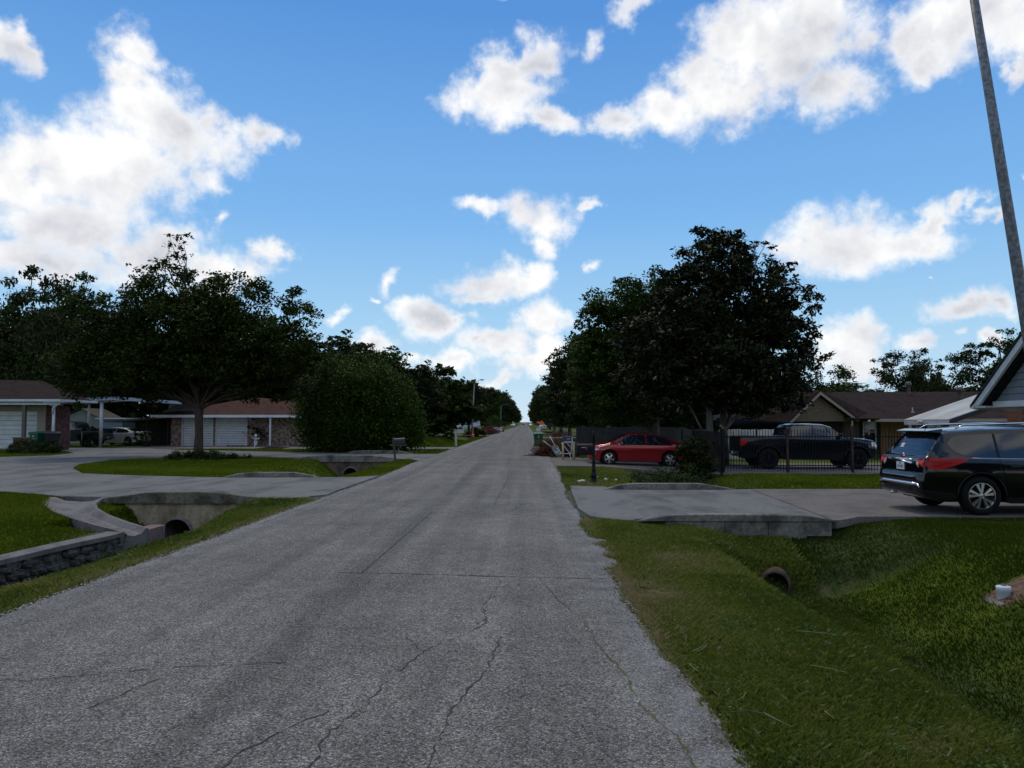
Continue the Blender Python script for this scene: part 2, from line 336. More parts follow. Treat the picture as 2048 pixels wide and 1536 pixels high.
def ground_material():
    m = bpy.data.materials.new('turf'); m.use_nodes = True
    t, n, l = nodes_of(m); b = n['Principled BSDF']; g = n.new('ShaderNodeTexCoord').outputs['Object']
    def tex(scale, det):
        x = n.new('ShaderNodeTexNoise'); x.inputs['Scale'].default_value = scale; x.inputs['Detail'].default_value = det; x.inputs['Roughness'].default_value = .62
        l.new(g, x.inputs['Vector']); return x.outputs['Fac']
    def ramp2(v, stops):
        r = n.new('ShaderNodeValToRGB'); e = r.color_ramp.elements
        e[0].position, e[0].color = stops[0][0], (*stops[0][1], 1); e[1].position, e[1].color = stops[-1][0], (*stops[-1][1], 1)
        for p, c in stops[1:-1]:
            k = e.new(p); k.color = (*c, 1)
        l.new(v, r.inputs[0]); return r.outputs[0]
    lawn = ramp2(tex(1.3, 8), [(.32, (.050, .078, .004)), (.5, (.078, .112, .005)), (.68, (.115, .145, .010))])
    rough = ramp2(tex(3.0, 8), [(.32, (.045, .042, .018)), (.46, (.050, .075, .020)), (.58, (.075, .085, .030)), (.7, (.120, .090, .050))])
    a = n.new('ShaderNodeAttribute'); a.attribute_name = 'lawn'
    x = n.new('ShaderNodeMix'); x.data_type = 'RGBA'; l.new(a.outputs['Fac'], x.inputs['Factor']); l.new(rough, x.inputs['A']); l.new(lawn, x.inputs['B'])
    f = n.new('ShaderNodeMapRange'); f.inputs['To Min'].default_value = .6; f.inputs['To Max'].default_value = 1.3; l.new(tex(28, 6), f.inputs['Value'])
    y = n.new('ShaderNodeMix'); y.data_type = 'RGBA'; y.blend_type = 'MULTIPLY'; y.inputs['Factor'].default_value = 1; l.new(x.outputs['Result'], y.inputs['A']); l.new(f.outputs[0], y.inputs['B'])
    l.new(y.outputs['Result'], b.inputs['Base Color']); b.inputs['Roughness'].default_value = .95; b.inputs['Specular IOR Level'].default_value = .1
    bp = n.new('ShaderNodeBump'); bp.inputs['Strength'].default_value = .9; bp.inputs['Distance'].default_value = .05; l.new(tex(22, 8), bp.inputs['Height']); l.new(bp.outputs[0], b.inputs['Normal'])
    return m
def shingle_material(name, a, bb):
    m = bpy.data.materials.new(name); m.use_nodes = True
    t, n, l = nodes_of(m); b = n['Principled BSDF']; g = n.new('ShaderNodeTexCoord').outputs['Object']
    x = n.new('ShaderNodeTexNoise'); x.inputs['Scale'].default_value = 3; x.inputs['Detail'].default_value = 8; l.new(g, x.inputs['Vector'])
    w = n.new('ShaderNodeTexVoronoi'); w.inputs['Scale'].default_value = 3.5; mp = n.new('ShaderNodeMapping'); mp.inputs['Scale'].default_value = (1, 1, 6); l.new(g, mp.inputs[0]); l.new(mp.outputs[0], w.inputs['Vector'])
    s = n.new('ShaderNodeSeparateColor'); l.new(w.outputs['Color'], s.inputs[0])
    q = n.new('ShaderNodeMath'); q.operation = 'ADD'; l.new(x.outputs['Fac'], q.inputs[0]); l.new(s.outputs[0], q.inputs[1])
    r = n.new('ShaderNodeValToRGB'); r.color_ramp.elements[0].position = .4; r.color_ramp.elements[1].position = 1.3
    r.color_ramp.elements[0].color = (*a, 1); r.color_ramp.elements[1].color = (*bb, 1); l.new(q.outputs[0], r.inputs[0]); l.new(r.outputs[0], b.inputs['Base Color'])
    b.inputs['Roughness'].default_value = .95; b.inputs['Specular IOR Level'].default_value = .08; return m
def brick_material(name, a, bb, mortar, sx=1.0):
    m = bpy.data.materials.new(name); m.use_nodes = True
    t, n, l = nodes_of(m); b = n['Principled BSDF']; g = n.new('ShaderNodeTexCoord').outputs['Object']
    sp = n.new('ShaderNodeSeparateXYZ'); l.new(g, sp.inputs[0]); ad = n.new('ShaderNodeMath'); l.new(sp.outputs[0], ad.inputs[0]); l.new(sp.outputs[1], ad.inputs[1])
    cb_ = n.new('ShaderNodeCombineXYZ'); l.new(ad.outputs[0], cb_.inputs[0]); l.new(sp.outputs[2], cb_.inputs[1])
    k = n.new('ShaderNodeTexBrick'); k.inputs['Color1'].default_value = (*a, 1); k.inputs['Color2'].default_value = (*bb, 1); k.inputs['Mortar'].default_value = (*mortar, 1)
    k.inputs['Scale'].default_value = 1; k.inputs['Brick Width'].default_value = .22; k.inputs['Row Height'].default_value = .075; k.inputs['Mortar Size'].default_value = .006
    l.new(cb_.outputs[0], k.inputs['Vector'])
    x = n.new('ShaderNodeTexNoise'); x.inputs['Scale'].default_value = 4.5; x.inputs['Detail'].default_value = 5; l.new(g, x.inputs['Vector'])
    mr = n.new('ShaderNodeMapRange'); mr.inputs['From Min'].default_value = .4; mr.inputs['From Max'].default_value = .6; mr.inputs['To Min'].default_value = .45; mr.inputs['To Max'].default_value = 1.3; l.new(x.outputs['Fac'], mr.inputs['Value'])
    y = n.new('ShaderNodeMix'); y.data_type = 'RGBA'; y.blend_type = 'MULTIPLY'; y.inputs['Factor'].default_value = 1; l.new(k.outputs['Color'], y.inputs['A']); l.new(mr.outputs[0], y.inputs['B'])
    l.new(y.outputs['Result'], b.inputs['Base Color']); b.inputs['Roughness'].default_value = .9; return m

M['road'] = road_material()
M['concrete'] = concrete_material('driveway_concrete', (.130, .124, .114), (.180, .172, .157), (.062, .060, .057), .9, .75, (1, .45, 1))
M['concrete_warm'] = concrete_material('tinted_concrete', (.130, .110, .095), (.178, .152, .132), (.075, .065, .058), 1.1, .6)
M['curb'] = concrete_material('weathered_curb_concrete', (.15, .135, .11), (.26, .24, .20), (.045, .042, .035), 2.2, .8)
M['stained'] = concrete_material('stained_headwall', (.34, .27, .17), (.48, .40, .27), (.15, .085, .04), 1.5, .75, (1, 1, .45))
M['cap'] = concrete_material('cap_concrete', (.15, .132, .122), (.21, .188, .17), (.07, .064, .058), 2.5, .6)
M['pinkblock'] = concrete_material('pink_block', (.20, .125, .11), (.28, .18, .16), (.08, .06, .055), 3, .6)
M['ground'] = ground_material()
M['stone'] = mat('field_stone', (.030, .027, .023), .9, c2=(.15, .135, .115), scale=6, detail=8, bump=.6, thresh=(.38, .68))
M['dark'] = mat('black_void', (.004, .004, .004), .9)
M['crack'] = mat('crack_dirt', (.022, .021, .019), 1.0, c2=(.06, .052, .04), scale=9)
M['weedcrack'] = mat('crack_moss', (.07, .055, .03), 1.0, c2=(.10, .11, .03), scale=14)
M['joint'] = mat('joint_dirt', (.018, .017, .015), 1.0)
M['white'] = mat('white_paint', (.62, .63, .62), .5, c2=(.74, .75, .74), scale=2)
M['cream'] = mat('cream_paint', (.42, .41, .36), .6, c2=(.50, .49, .43), scale=2)
M['bark'] = mat('bark', (.030, .024, .018), .95, c2=(.085, .070, .055), scale=14, detail=8, bump=.8, stretch=(1, 1, .25))
M['bark_pale'] = mat('lichen_bark', (.060, .056, .046), .95, c2=(.16, .15, .125), scale=9, detail=8, bump=.7, stretch=(1, 1, .35))
M['bark_warm'] = mat('oak_bark', (.038, .024, .016), .95, c2=(.09, .06, .042), scale=16, detail=8, bump=.8, stretch=(1, 1, .25))
M['black_iron'] = mat('black_iron', (.005, .005, .0055), .5, 0, spec=.25)
M['galv'] = mat('galvanised_steel', (.10, .105, .11), .5, .6, c2=(.19, .195, .20), scale=20, thresh=(.4, .6), bump=.1)
M['glass_dark'] = mat('window_glass', (.010, .013, .016), .05, spec=.8)
M['black_plastic'] = mat('black_plastic', (.006, .006, .0065), .5, spec=.25)
M['rubber'] = mat('tyre_rubber', (.0055, .0055, .0055), .8, spec=.2)
M['chrome'] = mat('chrome', (.70, .71, .73), .08, 1.0)
M['alloy'] = mat('machined_alloy', (.55, .55, .53), .25, .9)
M['alloy_dark'] = mat('dark_alloy', (.012, .012, .022), .35, .5)
M['red_lens'] = mat('red_lens', (.42, .006, .004), .25, spec=.3)
M['clear_lens'] = mat('clear_lens', (.55, .56, .56), .1, spec=.7)
M['amber'] = mat('amber_lens', (.75, .22, .02), .15)
M['plate'] = mat('plate', (.62, .64, .66), .4)
M['ink'] = mat('ink', (.02, .03, .06), .5)

# ------------------------------------------------------------------ terrain
def ss(x, a, b):
    t = np.clip((x - a) / (b - a), 0, 1); return t * t * (3 - 2 * t)
ROAD_L, ROAD_R = -4.95, 1.05
CHUTE = [(-10.75, 17.75, .66), (-10.6, 17.2, .60), (-10.25, 16.55, .50), (-9.75, 15.95, .43), (-9.1, 15.4, .37), (-8.4, 14.95, .33)]
def vnoise(x, y, s, seed=0):
    r = np.random.RandomState(seed); a = r.rand(6, 3) * 6.28
    v = 0
    for i in range(6):
        k = s * (1.0 + .7 * i); v = v + np.sin(x * k * math.cos(a[i, 0]) + y * k * math.sin(a[i, 0]) + a[i, 1] * 3) / (1 + .6 * i)
    return v / 3.0
WALLX = lambda y: -8.1 + .30 * ss(y, 10.0, 14.0) - .05 * np.sin(y * 1.3)          # near-left stone wall face
def left_drives(y):                                                              # 1 where a drive crosses the left ditch
    c = ((y > 18.3) & (y < 24.25)) | ((y > 37.6) & (y < 44.5))
    o = c.astype(float)
    for a, b in ((50.2, 54.9), (104, 109), (126, 132), (150, 156), (186, 192), (225, 231), (270, 276), (330, 336)):
        o = np.maximum(o, ss(y, a - 1.0, a) * (1 - ss(y, b, b + 1.0)))
    return o
def right_drives(y):
    o = (.58 * ss(y, 11.8, 12.4) + .28 * ss(y, 12.4, 13.4) + .14 * ss(y, 13.55, 14.0)) * (1 - ss(y, 20.4, 21.2)); o = np.maximum(o, ss(y, 28.6, 30.4) * (1 - ss(y, 38.6, 39.8)))
    for a, b in ((86, 92), (120, 125), (162, 168), (205, 211), (250, 256)):
        o = np.maximum(o, ss(y, a - 1, a) * (1 - ss(y, b, b + 1)))
    return o
def height(x, y):
    x = np.asarray(x, float); y = np.asarray(y, float)
    h = np.full(np.broadcast(x, y).shape, -.015) + .02 * vnoise(x, y, .8, 3) * (ss(x, 1.4, 3) + ss(-x, 5.3, 7))
    # right ditch
    dr = np.where(y < 20, .92, .55) * (1 - right_drives(y)) + .10 * right_drives(y)
    cr_ = 4.4 + .5 * ss(y, 18, 24) + .12 * np.sin(y * .5)
    wr = ss(x, cr_ - 1.75, cr_ - .35) * (1 - ss(x, cr_ + .35, cr_ + 3.0))
    h = h - dr * wr - .05 * ss(x, 1.3, 2.6) * (1 - ss(x, 6, 8))
    h = h - .16 * ss(x, 3.5, 6.5) * ss(y, 28, 31) * (1 - ss(y, 45, 60))          # red car's drive falls away from the road
    h = h - .16 * ss(x, 6.5, 8.5) * ss(y, 26, 28) * (1 - ss(y, 50, 65))
    # left ditch
    ld = left_drives(y)
    near = (y < 18.3)
    dl = np.where(near, .68 + .42 * ss(y, 10.5, 16.5), np.where(y < 38, 1.0, .55)) * (1 - ld) + .03 * ld
    bk = ss(y, 13.0, 16.5); rim = ss(-x, 5.25 + .85 * bk, 7.45 + .55 * bk)                                                     # road-side bank
    xw = WALLX(y)
    bend = ss(y, 14.3, 15.6)
    far_near = np.where(x < xw - .17, 0.0, 1.0)                                   # stone wall holds the lawn up
    far_bank = 1 - ss(-x, 8.6, 9.45)
    lf = np.where(near, np.where(y < 14.3, far_near, far_bank), 1 - ss(-x, 8.9, 10.6))
    sh = -.30 * (1 - ss(-x, 8.0, 11.2)) * ss(-x, 7.0, 8.0)                        # lawn leans to the ditch
    h = h + np.where(near & (x < -5.0), -np.maximum(dl * rim * lf, 0) + np.where(lf < .5, sh, 0), -dl * rim * lf * (x < -5.0))
    # bed cut for the drainage chute
    for (xa, ya, wa), (xb, yb, wb_) in zip(CHUTE[:-1], CHUTE[1:]):
        dx_, dy_ = xb - xa, yb - ya; t_ = np.clip(((x - xa) * dx_ + (y - ya) * dy_) / (dx_ * dx_ + dy_ * dy_), 0, 1)
        dd = np.hypot(x - xa - t_ * dx_, y - ya - t_ * dy_); h = np.where(dd < (wa + (wb_ - wa) * t_) * .86, h - .0001 - .16, h) if False else h - .16 * (dd < (wa + (wb_ - wa) * t_) * .86) * (h > -.62)
    # land falls/rises far away: rise at the end of the road
    h = h + 3.2 * ss(y, 1000, 1150)
    return h
def grow(a, step, f, end):
    out = [a]
    while out[-1] < end: step *= f; out.append(out[-1] + step)
    return out
xs = sorted(set([round(v, 3) for v in np.arange(-16, 12.01, .17)] + [round(v, 3) for v in grow(12.0, .17, 1.15, 1500)] + [round(-v, 3) for v in grow(16.0, .17, 1.15, 1500)]))
ys = sorted(set([round(v, 3) for v in np.concatenate([np.arange(-14, 2, .6), np.arange(2, 46.01, .24)])] + [17.58, 17.66, 24.22, 24.28, 36.95, 37.02] + [round(v, 3) for v in grow(46.0, .24, 1.06, 2600)]))
X, Y_ = np.meshgrid(np.array(xs), np.array(ys)); Z = height(X, Y_)
nx, ny = len(xs), len(ys)
i_ = np.arange(nx - 1)[None, :] + np.arange(ny - 1)[:, None] * nx
Q = np.stack([i_, i_ + 1, i_ + 1 + nx, i_ + nx], -1).reshape(-1, 4)
gm = fast_mesh('ground', np.stack([X, Y_, Z - .035 * ((X > -4.8) & (X < .9))], -1).reshape(-1, 3), Q, M['ground'], smooth=True)
lawn = np.clip(ss(-X, 8.2, 9.2) + ss(X, 6.6, 8.5) + .75 * ss(X, 4.4, 5.2) * (Y_ < 12) + .6 * (Y_ > 46), 0, 1)
lawn = np.clip(lawn + .35 * vnoise(X, Y_, 1.1, 8) * (lawn > .1) * (lawn < .99), 0, 1)
la = gm.attributes.new('lawn', 'FLOAT', 'POINT'); la.data.foreach_set('value', lawn.ravel().astype(np.float32))
tag(link('ground', gm), kind='structure')

# road: one sheet with ragged edges, a slight crown
rs = np.random.RandomState(5)
yr = np.array(sorted(set(list(np.round(np.arange(-14, 46, .09), 3)) + [round(v, 3) for v in grow(46, .1, 1.05, 2300)])))
def edge_noise(y, seed):
    return (.03 * np.sin(y * 1.1 + seed) + .020 * np.sin(y * 3.7 + seed * 2)) + .014 * np.sin(y * 13.1 + seed) + .012 * np.sin(y * 31 + seed)
el_ = ROAD_L + .6 * edge_noise(yr, 1.0) - .25 * ss(yr, 24, 36); er_ = ROAD_R + 1.0 * edge_noise(yr, 4.0) + .22 * ss(yr, 18, 30)
er_ = er_ + .15 * (1 - ss(yr, 4.3, 8.0)) - .05 * np.exp(-((yr - 8.8) / 1.2) ** 2) + .16 * np.exp(-((yr - 10.6) / .35) ** 2) + .20 * np.exp(-((yr - 9.7) / .25) ** 2) + .28 * np.exp(-((yr - 11.4) / .2) ** 2)     # broken lips
fr = np.array([0, .012, .04, .12, .25, .4, .5, .6, .75, .88, .96, .988, 1])
RX = el_[:, None] + (er_ - el_)[:, None] * fr[None, :]
RZ = .012 + .035 * (1 - (2 * fr - 1) ** 2)[None, :] + np.where((fr == 0) | (fr == 1), -.04, 0)[None, :] + 0 * RX + 3.2 * ss(yr, 1000, 1150)[:, None]
RY = np.repeat(yr[:, None], len(fr), 1)
k_ = len(fr); i_ = np.arange(k_ - 1)[None, :] + np.arange(len(yr) - 1)[:, None] * k_
road = link('road', fast_mesh('road', np.stack([RX, RY, RZ], -1).reshape(-1, 3), np.stack([i_, i_ + 1, i_ + 1 + k_, i_ + k_], -1).reshape(-1, 4), M['road'], smooth=True))
tag(road, kind='structure')
def road_z(x): 
    t = (x - ROAD_L) / (ROAD_R - ROAD_L); return .012 + .035 * (1 - (2 * t - 1) ** 2)
def crack(name, pts, w, m, jag=.03, seed=0):
    r = random.Random(seed); P_ = []
    for (a, b) in zip(pts[:-1], pts[1:]):
        a, b = Vector(a), Vector(b); n = max(2, int((b - a).length / .05))
        for i in range(n): 
            p = a.lerp(b, i / n); P_.append(p + Vector((r.uniform(-jag, jag), r.uniform(-jag, jag))) * .5)
    vs, fs = [], []
    for i, p in enumerate(P_):
        d = (P_[min(i + 1, len(P_) - 1)] - P_[max(0, i - 1)]); d = d.normalized() if d.length else Vector((0, 1)); nrm = Vector((-d.y, d.x))
        ww = w * r.uniform(.15, .85)
        if r.random() < .18: ww *= .1
        for s_ in (-1, 1):
            q = p + nrm * ww * s_ * .5; vs.append((q.x, q.y, road_z(q.x) + .0035))
    for i in range(len(P_) - 1): fs.append((2 * i, 2 * i + 1, 2 * i + 3, 2 * i + 2))
    o = link(name, raw(name, vs, fs, m), road); return o
CR = [([(-.28, 8.6), (-2.3, 8.75)], .022, 0, .012), ([(-.28, 8.6), (.95, 8.6)], .014, 0, .02), ([(-1.93, 8.75), (-1.86, 14.6)], .022, 0, .012), ([(-1.86, 14.6), (.2, 14.25), (1.0, 13.6)], .02, 0, .03),
      ([(-.28, 8.4), (-.42, 7.2), (-.35, 6.6), (-.5, 6.3)], .014, 0, .03), ([(-.22, 6.2), (-.28, 5.4), (-.45, 4.7), (-.5, 4.0), (-.48, 3.0)], .018, 0, .03),
      ([(-.75, 5.9), (-.95, 5.2), (-1.0, 4.7), (-1.12, 4.3), (-1.1, 3.4)], .014, 0, .04), ([(-1.2, 4.6), (-1.5, 4.1), (-1.6, 3.6)], .014, 0, .04),
      ([(-1.0, 6.2), (-.78, 5.75), (-.95, 5.3)], .010, 0, .03), ([(-4.9, 5.2), (-3.4, 5.1), (-2.6, 5.35), (-1.7, 5.5)], .014, 0, .03), ([(-4.95, 5.6), (-4.2, 5.15)], .012, 0, .03),
      ([(-2.5, 5.2), (-2.7, 4.6), (-3.0, 4.3)], .012, 0, .03), ([(-4.6, 8.0), (-3.9, 9.6), (-3.8, 11.3)], .010, 0, .03), ([(-4.7, 13.2), (-4.65, 17), (-4.75, 20)], .03, 0, .04),
      ([(-4.85, 20), (-4.95, 25.0)], .06, 0, .05), ([(-4.9, 25.3), (-5.05, 31)], .05, 0, .05), ([(-.55, 14.5), (-.2, 15.2), (-.25, 15.9), (.15, 16.6)], .03, 0, .05), ([(-.7, 16), (-.6, 22), (-.65, 30)], .016, 0, .03),
      ([(1.12, 13.3), (1.05, 16), (.98, 19), (1.15, 21)], .05, 0, .05), ([(1.05, 30.5), (1.25, 33), (1.1, 36)], .09, 0, .07),
      ([(.50, 6.9), (.58, 6.0), (.70, 5.3), (.72, 4.8), (.86, 4.3), (.9, 3.2)], .022, 1, .03), ([(-.36, 6.75), (-.48, 6.55)], .05, 1, .02),
      ([(.15, 8.5), (.30, 7.6), (.45, 7.0)], .010, 0, .02), ([(-3.2, 12.3), (-2.9, 13.1)], .012, 0, .03), ([(-1.2, 26), (-1.1, 33)], .012, 0, .03), ([(-2.5, 40), (-2.1, 48)], .02, 0, .05)]
for i, (pts, w, k, j) in enumerate(CR): crack('crack', pts, w * (1.9 if i < 4 else 1.35), M['weedcrack' if k else 'crack'], j, i)

# ------------------------------------------------------------------ driveways (slabs laid with open joints), curbs, culverts
def slab(poly, z=.045, thick=.14, name='slab', m=None, parent=None, zf=None, bev=.012):
    P_ = []                                                            # subdivide long edges so the slab can follow a slope
    n = len(poly)
    vs = [(x, y, (zf(x, y) if zf else z)) for x, y in poly]
    lo = [(x, y, v[2] - thick) for (x, y), v in zip(poly, vs)]
    tri = tessellate_polygon([[Vector((x, y, 0)) for x, y in poly]])
    fs = [tuple(t) for t in tri] + [tuple(i + n for i in t)[::-1] for t in tri] + [(i, (i + 1) % n, (i + 1) % n + n, i + n) for i in range(n)]
    me = raw(name, vs + lo, fs, m); bm = bmesh.new(); bm.from_mesh(me); bmesh.ops.recalc_face_normals(bm, faces=bm.faces); bm.to_mesh(me); bm.free()
    return link(name, me, parent)
PAVED = []                                                             # plan outlines kept free of grass
def pave(poly, **k):
    PAVED.append(poly); return slab(poly, **k)
def drive(): 
    o = bpy.data.objects.new('driveway', None); COL.objects.link(o); return tag(o, kind='structure')
# near-left circular drive: apron, middle, yard, and far return; joints left open between the slabs
d1 = drive()
pave([(-4.98, 18.35), (-5.35, 17.85), (-5.75, 17.72), (-6.6, 17.66), (-9.33, 17.66), (-11.16, 17.8), (-9.58, 23.98), (-7.0, 24.2), (-5.6, 24.32), (-4.98, 25.1)], parent=d1, m=M['concrete'], z=.028)
pave([(-11.22, 17.81), (-12.0, 18.3), (-13.65, 19.05), (-20.0, 20.4), (-19.2, 31.5), (-17.8, 28.8), (-15.7, 26.0), (-13.65, 25.05), (-9.65, 23.99)], parent=d1, m=M['concrete'], z=.026)
pave([(-20.02, 20.4), (-46, 23), (-46, 36.5), (-27.5, 38.3), (-26.0, 40.1), (-22.6, 40.6), (-19.15, 37.35), (-20.0, 35.3), (-19.22, 31.5)], parent=d1, m=M['concrete'], z=.026)
pave([(-19.13, 37.37), (-22.58, 40.62), (-26.0, 40.12), (-26.7, 43.4), (-29.2, 46.4), (-36, 50), (-36, 53.9), (-27.5, 51.9), (-22.9, 48.6), (-17.55, 38.5)], parent=d1, m=M['concrete'], z=.026)
pave([(-17.53, 38.5), (-22.88, 48.6), (-18.2, 46.8), (-13.85, 44.9), (-14.3, 38.55)], parent=d1, m=M['concrete'], z=.026)
pave([(-14.28, 38.55), (-13.83, 44.9), (-9.4, 43.0), (-4.98, 42.6), (-5.1, 35.0), (-5.6, 36.2), (-6.6, 36.98), (-10.6, 36.98), (-12.0, 37.5)], parent=d1, m=M['concrete'], z=.026)
# walk in front of the brick house garage
d2 = drive(); pave([(-29.5, 50.9), (-29.2, 57.0), (-17.4, 57.0), (-17.0, 51.2)], parent=d2, m=M['concrete_warm'], z=.03)
d3 = drive(); pave([(-5.0, 50.6), (-19, 50.9), (-19, 54.0), (-5.0, 54.4)], parent=d3, m=M['concrete'], z=.03)
for a, b in ((104, 108), (126, 130), (150, 155), (186, 190)):
    dd = drive(); pave([(-5.15, a), (-28, a + .5), (-28, b), (-5.15, b + .5)], parent=dd, m=M['concrete'], z=.04)
# right drive where the black vehicle is parked: apron, then the private slabs
d4 = drive()
pave([(1.08, 15.6), (1.22, 14.25), (1.62, 13.75), (2.1, 13.62), (5.57, 13.62), (6.0, 20.1), (5.3, 19.9), (2.3, 19.9), (2.2, 20.9), (1.22, 21.2)], parent=d4, m=M['concrete'], z=.026)
pave([(5.60, 13.62), (6.3, 14.25), (9.5, 14.4), (9.5, 20.2), (6.03, 20.12)], parent=d4, m=M['concrete_warm'], z=.028)
pave([(9.515, 14.4), (22, 14.4), (22, 20.2), (9.515, 20.2)], parent=d4, m=M['concrete_warm'], z=.028)
RD = lambda x, y: .03 - .16 * float(ss(x, 1.3, 7.0)) 
d5 = drive(); PAVED.append([(1.2, 30.6), (5.6, 31.2), (5.6, 29.6), (9.0, 29.6), (9.0, 38.6), (1.2, 37.8)])
for i in range(8):
    xa, xb = 1.2 + i * .8, 1.2 + (i + 1) * .8 
    ya = [30.7 + .25 * math.sin(min(v, 2.2)) if v < 3.4 else 30.9 - (v - 3.4) * .75 for v in (xa, xb)]
    slab([(xa, ya[0]), (xb, ya[1]), (xb, 38.2), (xa, 38.1)], parent=d5, m=M['concrete_warm'], zf=RD)
d6 = drive(); pave([(7.62, 27.9), (20, 27.9), (20, 36.5), (7.62, 36.5)], parent=d6, m=M['concrete_warm'], zf=lambda x, y: -.14)
for a, b in ((86.5, 90.5), (121, 124.5), (163, 167)):
    dd = drive(); pave([(1.4, a), (1.4, b), (20, b), (20, a)], parent=dd, m=M['concrete'], z=.04)

def curb(pts, w, z0, m=None, name='curb', parent=None, label=None, group=None):
    """pts = (x, y, top height) along the curb; both ends run out to nothing"""
    s = MB(); n = len(pts); P_ = [Vector((p[0], p[1])) for p in pts]
    for i, p in enumerate(P_):
        d = (P_[min(i + 1, n - 1)] - P_[max(0, i - 1)]).normalized(); q = Vector((-d.y, d.x)) * w / 2
        for (k, z) in ((-1, z0), (-1, pts[i][2] - .015), (-.8, pts[i][2]), (.8, pts[i][2]), (1, pts[i][2] - .015), (1, z0)):
            s.v.append((p.x + q.x * k, p.y + q.y * k, z))
    for i in range(n - 1):
        for k in range(5): s.f.append((i * 6 + k, (i + 1) * 6 + k, (i + 1) * 6 + k + 1, i * 6 + k + 1))
    s.f.append(tuple(range(6))); s.f.append(tuple((n - 1) * 6 + k for k in range(6))[::-1])
    return s.obj(name, m or M['curb'], parent)
def headwall(name, label, y, pts, cx, cz, r, pipe_len, m, ring):
    t = thing(name, label, 'culvert', (cx, y, 0))
    circ = [(r * math.cos(a), cz + r * math.sin(a)) for a in [2 * math.pi * k / 28 for k in range(28)]]
    outer = [(px - cx, pz) for px, pz in pts]
    polys = [[Vector((a, b, 0)) for a, b in outer], [Vector((a, b, 0)) for a, b in circ]]
    tri = tessellate_polygon(polys); flat = outer + circ; n = len(flat)
    vs = [(a, 0, b) for a, b in flat] + [(a, .22, b) for a, b in flat]
    fs = [tuple(q) for q in tri] + [tuple(i + n for i in q)[::-1] for q in tri]
    no = len(outer)
    fs += [(i, (i + 1) % no, (i + 1) % no + n, i + n) for i in range(no)] + [(no + i, no + (i + 1) % 28, no + (i + 1) % 28 + n, no + i + n) for i in range(28)]
    me = raw('headwall_face', vs, fs, m); bm = bmesh.new(); bm.from_mesh(me); bmesh.ops.recalc_face_normals(bm, faces=bm.faces); bm.to_mesh(me); bm.free()
    link('headwall_face', me, t)
    s = MB(); Mx = Matrix.Translation((0, 0, cz)) @ Matrix.Rotation(-math.pi / 2, 4, 'X')
    s.lathe([(r - .002, -.05), (r + ring, -.05), (r + ring, .215), (r - .002, .215)][:3] + [(r + ring, .02)], 28, Mx)
    s.lathe([(r - .004, -.05), (r - .004, pipe_len)], 28, Mx)
    s.obj('pipe', M['cap'], t, True)
    MB().lathe([(r, pipe_len), (0.001, pipe_len)], 28, Mx).obj('pipe_dark_disc', M['dark'], t)  # flat black disc stands in for the darkness inside the pipe
    return t
h1 = headwall('culvert_headwall', 'stained concrete culvert headwall with round black pipe under the near left driveway', 17.42,
         [(-9.48, -.10), (-9.48, -.22), (-8.95, -.75), (-8.75, -1.25), (-7.7, -1.25), (-6.4, -.55), (-5.35, -.30), (-5.35, -.10)], -8.23, -.80, .34, .8, M['stained'], .05)
curb([(-10.0, 17.47, .03), (-9.45, 17.47, .09), (-9.0, 17.47, .17), (-8.0, 17.47, .19), (-7.3, 17.47, .18), (-6.6, 17.47, .09), (-6.1, 17.5, .055), (-5.72, 17.6, .04), (-5.5, 17.75, .035), (-5.32, 17.95, .03)], .26, -.09, concrete_material('mossy_curb', (.10, .09, .06), (.20, .18, .13), (.035, .032, .025), 1.8, .85), parent=h1).location = (8.23, -17.42, 0)
h2 = headwall('culvert_headwall', 'dark brown stained culvert headwall with black pipe beyond the grass island', 36.78,
         [(-11.1, -.14), (-11.1, -.35), (-10.2, -.85), (-9.6, -1.2), (-8.0, -1.2), (-6.9, -.6), (-5.9, -.4), (-5.9, -.14)], -8.75, -.78, .36, .75,
         concrete_material('rust_stained_headwall', (.12, .075, .05), (.19, .14, .10), (.05, .035, .025), 1.6, .8), .05)
curb([(-11.6, 36.84, .03), (-10.9, 36.84, .14), (-10.2, 36.84, .21), (-8.2, 36.84, .20), (-7.2, 36.84, .15), (-6.4, 36.84, .06), (-5.8, 36.4, .04)], .28, -.13, parent=h2).location = (8.75, -36.78, 0)
def curb_thing(label, pts, w, z0, m=None):
    t = curb(pts, w, z0, m); tag(t, label, 'curb', 'concrete curbs along the driveways'); return t
curb_thing('low grey curb along the grass island side of the near left driveway', [(-9.9, 24.1, .03), (-9.5, 24.2, .14), (-8.9, 24.25, .19), (-7.6, 24.25, .19), (-7.2, 24.25, .12), (-6.85, 24.3, .03)], .2, -.6)
tag(curb([(-8.9, 25.6, -.72), (-8.3, 25.0, -.35), (-7.4, 24.75, -.12), (-6.7, 24.8, -.02)], .5, -1.0, M['cap'], 'wing_wall'), 'low concrete wing wall sloping into the ditch beside the grass island', 'retaining wall')
tag(curb([(-10.6, 35.6, -.78), (-9.9, 34.0, -.52), (-9.3, 32.0, -.62), (-9.0, 31.0, -.8)], .3, -1.2, M['cap'], 'wing_wall'), 'grey sloping concrete wing wall below the brown stained headwall', 'retaining wall')
curb_thing('pale weathered curb in front of the big round shrub', [(-10.6, 43.55, .03), (-10.1, 43.35, .19), (-9, 43.2, .20), (-7.4, 43.0, .20), (-6.6, 42.95, .03)], .2, -.3)
curb_thing('grey curb between the mailbox grass and the right driveway', [(2.05, 20.0, .03), (2.5, 20.02, .15), (2.9, 20.02, .19), (4.6, 20.02, .19), (5.1, 20.02, .12), (5.6, 20.05, .03)], .2, -.5)
